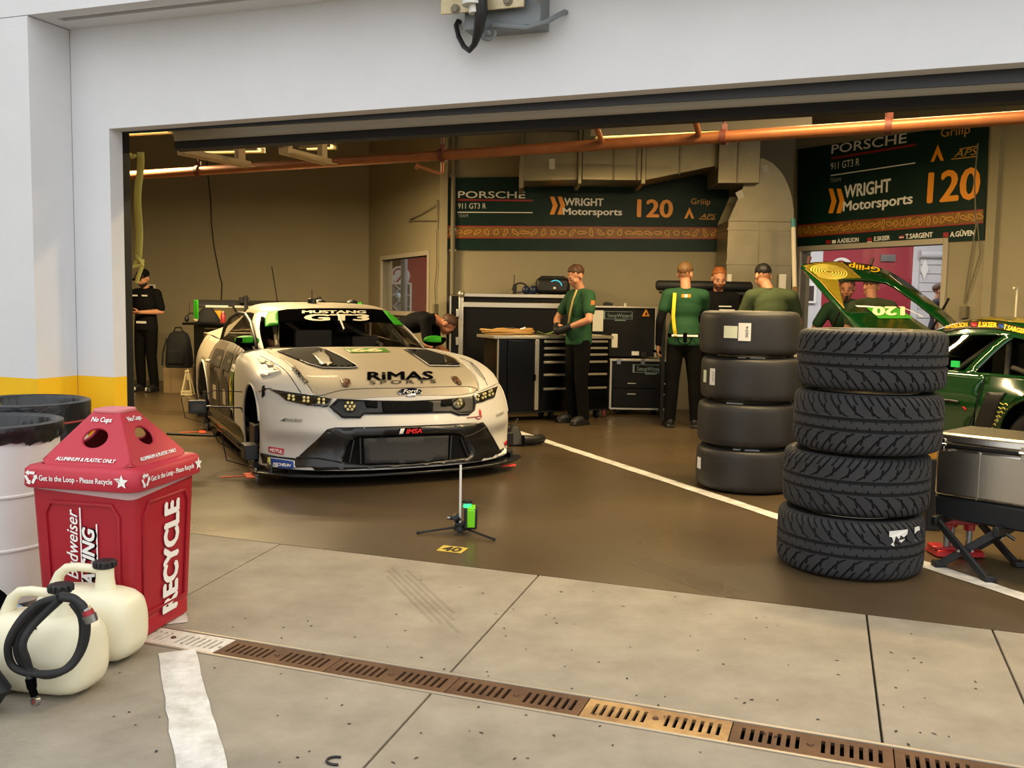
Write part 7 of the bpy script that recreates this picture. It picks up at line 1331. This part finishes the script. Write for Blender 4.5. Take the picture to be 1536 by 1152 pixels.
    for s_ in (-1, 1):
        e_ = MB(); E((s_ * .031, -.083, .004), (.013, .010, .008), e_); e_.build('eye', mat('eye_white', (206, 200, 190), .3), t, smooth=80); e_ = MB(); E((s_ * .031, -.0925, .004), (.006, .003, .006), e_); e_.build('iris', blackp, t, smooth=80)
        e_ = MB(); E((s_ * .032, -.093, .026), (.019, .008, .0045), e_); e_.build('eyebrow', hair or h_brown, t, smooth=80)
    e_ = MB(); E((0, -.092, -.062), (.022, .006, .005), e_); e_.build('mouth', mat('lips', (150, 84, 74), .5), t, smooth=80)
    if shirt:
        b = MB(); torso(b, .017)
        for s_ in 'lr':
            q = P['sh' + s_].lerp(P['el' + s_], sleeve); cap(b, [P['sh' + s_], q], [.072 * k, .066 * k])
        X = bonef(P['pelvis'], P['chest'], fwd) @ M.Diagonal((1, .76, 1, 1)); b.lathe([(0, -.07 * k), (.176 * k, -.07 * k), (.181 * k, -.05 * k), (.174 * k, .06 * k), (.160 * k, .17 * k), (0, .17 * k)][::-1], 32, X); fuse(b, 'shirt', shirt, t, .013, 6)
        b = MB(); q = P['neck'] - up * .012 * k; X = bonef(q, q + up, fwd); b.lathe([(.056 * k, -.02), (.068 * k, -.022), (.066 * k, .022), (.058 * k, .024)], 24, X, True); b.build('collar', shirt, t, smooth=60)
    if long_sleeve:
        b = MB()
        for s_ in 'lr': cap(b, [P['sh' + s_], P['el' + s_], P['wr' + s_]], [.058 * k, .047 * k, .034 * k])
        fuse(b, 'undersleeve', long_sleeve, t, .011, 3)
    if pants and legs:
        b = MB(); X = bonef(P['pelvis'], P['chest'], fwd); ell(b, X, (0, 0, -.04), (.162 * k, .116 * k, .115 * k))
        for s_ in 'lr': cap(b, [P['hp' + s_], P['hp' + s_].lerp(P['kn' + s_], .5), P['kn' + s_], P['kn' + s_].lerp(P['an' + s_], .5), P['an' + s_] + V((0, 0, .0))], [.094 * k, .090 * k, .076 * k, .072 * k, .064 * k])
        fuse(b, 'trousers', pants, t, .013, 5); b = MB()
        for s_ in 'lr':
            b = MB(); d_ = P['to' + s_] - P['an' + s_]; d_.z = 0; d_.normalize(); X = frame(V((P['an' + s_].x, P['an' + s_].y, .0)), V((-d_.y, d_.x, 0)), d_); X = M(((d_.y, -d_.x, 0, P['an' + s_].x), (-d_.x, -d_.y, 0, P['an' + s_].y), (0, 0, 1, 0), (0, 0, 0, 1)))
            ell(b, X, (0, .0, .065), (.052, .07, .07)); ell(b, X, (0, -.075, .055), (.052, .11, .05)); ell(b, X, (0, -.13, .045), (.05, .075, .042)); b.box((0, -.065, .014), (.088, .26, .028), X); fuse(b, 'shoe', shoe_m, t, .009, 3)
    if hair:
        b = MB(); n = 28
        rows = []
        for i in range(12):
            th = math.pi * i / 11 * .62; row = []
            for j in range(n + 1):
                ph = 2 * math.pi * (j % n) / n; fr = max(0, -math.sin(ph)); lim = th * (1 - .46 * fr + .10 * max(0, math.sin(ph)) - .10 * abs(math.cos(ph)) ** 3) * (1.06 if hairstyle == 'short' else 1.0); w_ = .004 * math.sin(9 * ph + 5 * th) + .003 * math.sin(17 * ph)
                e_k = .0 if i < 9 else (i - 8) * .0045; rx_, ry_, rz_ = .0815 + w_ - e_k, .101 + w_ - e_k, .095 + w_ - e_k; row.append(HX @ V((rx_ * math.sin(lim) * math.cos(ph) * k, (.014 + ry_ * math.sin(lim) * math.sin(ph)) * k, (.036 + rz_ * math.cos(lim)) * k)))
            rows.append(row)
        b.grid(rows); o = b.build('hair', hair, t, smooth=80); solidify(o, .005, 0)
    if beard:
        b = MB(); E((0, -.030, -.062), (.061, .066, .054), b); E((0, -.088, -.050), (.026, .008, .006), b); E((0, -.05, -.10), (.034, .036, .02), b); b.build('beard', beard, t, smooth=80)
    return t, P, HX, k
def torso_strip(t, pts, wd, m, name):
    b = MB(); pts = [V(p) for p in pts]; 
    b.grid([[p + V((-wd / 2, 0, 0)), p + V((wd / 2, 0, 0))] for p in pts]); o = b.build(name, m, t, smooth=60); solidify(o, .004, 0); return o
# 1 standing man with phone, far left
f = G(221, 587); t, P, HX, k = human('man in black with cap looking down at a phone by the left wall', (f.x, f.y, 0), R(-18), 1.72, skin_m, dict(ell=(.25, .03, 1.17), elr=(-.25, .03, 1.17), wrl=(.085, -.235, 1.16), wrr=(-.085, -.235, 1.16), head=(0, -.045, 1.645)), shirt=tee_b, sleeve=.8, pants=trous, hair=h_black, look=(0, -.86, -.45), beard=h_black, curl=(1.0, 1.0), palm=((-.6, 0, .8), (.6, 0, .8)))
b = MB(); b.sph((0, .012 * k, .065 * k), (.088 * k, .108 * k, .072 * k), 20, HX); b.box((0, -.13 * k, .05 * k), (.13 * k, .12 * k, .012 * k), HX); b.build('cap', tee_b, t, bevel=.004, smooth=50); b = MB(); b.tube([HX @ V((x * k, (-.092 + 3 * x * x) * k, .066 * k)) for x in (-.08, -.04, 0, .04, .08)], .013, 8); b.build('sunglasses', fit, t)
for s_ in (-1, 1): b = MB(); b.box((s_ * .085 * k, -.128 * k, 1.40 * k), (.09, .008, .022), None); b.build('chest_print', wht, t)
b = MB(); b.box((.02, -.13 * k, 1.015 * k), (.16, .012, .03)); b.build('belt_tag', wht, t)
for s_ in (-1, 1): b = MB(); b.box((s_ * .115 * k + .01, -.155, .045), (.035, .05, .05)); b.build('shoe_stripe', wht, t, bevel=.01)
ph = thing('phone', 'black phone held in both hands by the man with the cap', 'phone', M.LocRotScale(t.location, t.rotation_euler, None) @ V((0, -.325 * k, 1.185 * k)), R(-18)); b = MB(); b.box((0, 0, 0), (.15, .085, .012), M.Rotation(R(-35), 4, 'X')); b.build('body', blackp, ph, bevel=.004); b = MB(); b.box((0, 0, .0066), (.135, .07, .001), M.Rotation(R(-35), 4, 'X')); b.build('screen', mat('phone_screen', (40, 44, 50), .1), ph)
# 2 man bending over behind the car
t, P, HX, k = human('man in black bending forward behind the race car, face to the right', (-1.32, 11.25, 0), R(80), 1.80, skin_d, dict(pelvis=(0, .12, .96), chest=(0, -.16, 1.07), neck=(0, -.39, 1.12), head=(0, -.54, 1.05), shl=(.18, -.32, 1.10), shr=(-.18, -.32, 1.10), ell=(.2, -.36, .80), elr=(-.2, -.36, .80), wrl=(.14, -.55, .68), wrr=(-.14, -.55, .68), hpl=(.09, .12, .93), hpr=(-.09, .12, .93), knl=(.10, .02, .50), knr=(-.10, .02, .50)), shirt=tee_b, sleeve=.7, pants=trous, hair=h_brown, look=(0, -.55, -.8))
b = MB(); b.tube([HX @ V((x, -.105 + 2.4 * x * x, .004)) for x in (-.075, -.035, 0, .035, .075)], .005, 6); b.build('glasses', blackp, t)
# 3 man in green polo at the bench, working with gloved hands at his waist, facing left
f = G(866, 637); t, P, HX, k = human('man in green polo facing left at the tool bench, gloved hands at his waist', (f.x, f.y + .1, 0), R(-62), 1.77, skin_m, dict(ell=(.30, -.06, 1.17), elr=(-.31, -.10, 1.17), wrl=(.085, -.215, 1.075), wrr=(-.085, -.235, 1.085), head=(0, -.05, 1.645), tol=(.16, -.14, .03)), shirt=polo_g, sleeve=.62, pants=trous, hair=h_brown, look=(0, -.85, -.5), curl=(.9, .9), palm=((-.8, .3, -.4), (.8, .3, -.4)))
b = MB()
for s_ in 'lr': d_ = (P['wr' + s_] - P['el' + s_]).normalized(); cap(b, [P['wr' + s_] - d_ * .05, P['wr' + s_] + d_ * .05, P['wr' + s_] + d_ * .11], [.036, .045, .042])
fuse(b, 'gloves', blk, t, .010, 2); torso_strip(t, [(.10, -.10, 1.49), (.09, -.142, 1.38), (.05, -.148, 1.25), (.0, -.138, 1.12)], .03, mat('tan_strap', (206, 176, 110), .7), 'strap')
b = MB(); q = P['shl'].lerp(P['ell'], .35); b.box(q + V((.068, .0, .02)), (.006, .05, .05)); b.box(q + V((.066, 0, -.045)), (.006, .06, .03)); b.build('sleeve_patch', mat('sleeve_patch', (190, 120, 60), .6), t)
# 4 man in green polo seen from behind, yellow strap
f0 = G(1022, 641); t, P, HX, k = human('man in green polo seen from behind with a yellow strap over one shoulder', (f0.x, f0.y, 0), R(172), 1.80, skin_m, dict(elr=(-.215, -.20, 1.20), wrr=(-.10, -.38, 1.12), ell=(.265, .03, 1.15), wrl=(.275, -.06, .90), anl=(.13, .02, .09), anr=(-.15, .0, .09), tol=(.17, -.15, .03), tor=(-.2, -.14, .03), knl=(.11, -.02, .51), knr=(-.125, -.02, .51), head=(.01, -.03, 1.655)), shirt=polo_g, sleeve=.5, pants=trous, hair=h_blond, look=(-.35, -.85, -.25), long_sleeve=tee_b, curl=(.75, .5), palm=((-1, 0, 0), (1, 0, 0)))
yst = mat('yellow_strap', (236, 208, 40), .6); torso_strip(t, [(.115, .02, 1.520), (.12, .09, 1.46), (.125, .135, 1.36), (.13, .140, 1.22), (.115, .130, 1.10), (.10, .146, 1.0)], .038, yst, 'strap')
b = MB(); X = Tr(0, 0, 1.0 * k); b.lathe([(.170, -.02), (.178, -.02), (.178, .02), (.170, .02)], 32, X @ M.Scale(.76, 4, (0, 1, 0)), True); b.build('belt', blackp, t); b = MB(); b.box((-.005, .145, .985 * k), (.035, .03, .10)); b.tube([(-.08, .14, 1.0 * k), (-.06, .15, .93 * k), (0, .155, .90 * k), (.06, .15, .93 * k), (.08, .14, 1.0 * k)], .006, 6); b.build('radio_clip', blackp, t, bevel=.004); b = MB(); b.box((-.08, .142, 1.002 * k), (.12, .008, .022)); b.box((.08, .142, 1.002 * k), (.12, .008, .022)); b.build('belt_print', wht, t)
b = MB(); b.box((.0, .116, 1.425 * k), (.10, .010, .035)); b.build('back_print', org, t); b = MB(); b.box((.0, .119, 1.425 * k), (.035, .006, .035)); b.build('back_print', wht, t)
b = MB(); q = P['wrl'] + V((0, -.03, -.10)); b.cyl(q + V((-.03, 0, 0)), q + V((.05, -.05, .02)), .014, n=10); b.build('held_tool', blackp, t)
# 5 bearded man facing the camera
xx = D(1078, 412, 10.7).x; t, P, HX, k = human('bearded ginger haired man in black tee facing the camera, looking down', (xx, 10.7, 0), R(-6), 1.78, skin_m, dict(head=(0, -.05, 1.645)), shirt=tee_b, sleeve=.6, pants=trous, hair=h_ging, look=(.08, -.9, -.32), beard=mat('beard_ginger', (92, 50, 26), .7))
b = MB(); b.box((.07, -.132, 1.335 * k), (.14, .006, .012)); b.box((.09, -.136, 1.29 * k), (.17, .006, .022)); b.build('chest_print', wht, t)
# 6 man in olive tee from behind
xx = D(1157, 440, 9.75).x; t, P, HX, k = human('dark haired man in olive tee seen from behind, head bowed', (xx, 9.75, 0), R(170), 1.80, skin_m, dict(head=(.085, -.06, 1.635), neck=(.03, -.01, 1.50), ell=(.30, -.12, 1.16), elr=(-.30, -.12, 1.16), wrl=(.16, -.34, 1.08), wrr=(-.16, -.34, 1.08), shl=(.20, .01, 1.43), shr=(-.20, .01, 1.43)), shirt=tee_o, sleeve=.65, pants=trous, hair=h_black, look=(.25, -.8, -.5))
# 7, 8 men beyond the raised lid
xx = D(1274, 440, 10.75).x; t, P, HX, k = human('man in dark green leaning in beyond the raised green bonnet, face visible', (xx, 10.75, 0), R(-28), 1.78, skin_d, dict(pelvis=(0, .10, .96), chest=(-.04, -.02, 1.24), neck=(-.03, -.10, 1.42), head=(.0, -.17, 1.555), shl=(.15, -.08, 1.36), shr=(-.22, -.06, 1.33), ell=(.2, -.2, 1.1), elr=(-.36, -.10, 1.08), wrl=(.1, -.32, 1.0), wrr=(-.36, -.26, .95)), shirt=dkg, sleeve=.7, pants=trous, hair=h_brown, look=(.05, -.95, -.15), beard=None)
xx = D(1310, 440, 10.2).x; t, P, HX, k = human('man in olive tee seen from behind beyond the raised green bonnet', (xx, 10.2, 0), R(176), 1.74, skin_m, dict(neck=(0, -.03, 1.47), head=(0, -.09, 1.60), chest=(0, -.01, 1.27), shl=(.20, -.01, 1.39), shr=(-.20, -.01, 1.39), ell=(.26, -.03, 1.14), elr=(-.26, -.03, 1.14), wrl=(.2, -.12, .92), wrr=(-.2, -.12, .92)), shirt=tee_o, sleeve=.65, pants=trous, hair=h_brown, look=(0, -.8, -.55))
# 9 far man in the hall
xx = D(1408, 440, 14.6).x; human('man in dark clothes in the hall seen through the right window', (xx, 14.6, 0), R(70), 1.78, skin_m, dict(), shirt=mat('navy_tee', (24, 28, 38), .85), sleeve=.6, pants=trous, hair=h_brown, look=(0, -1, -.1), vox=.012)
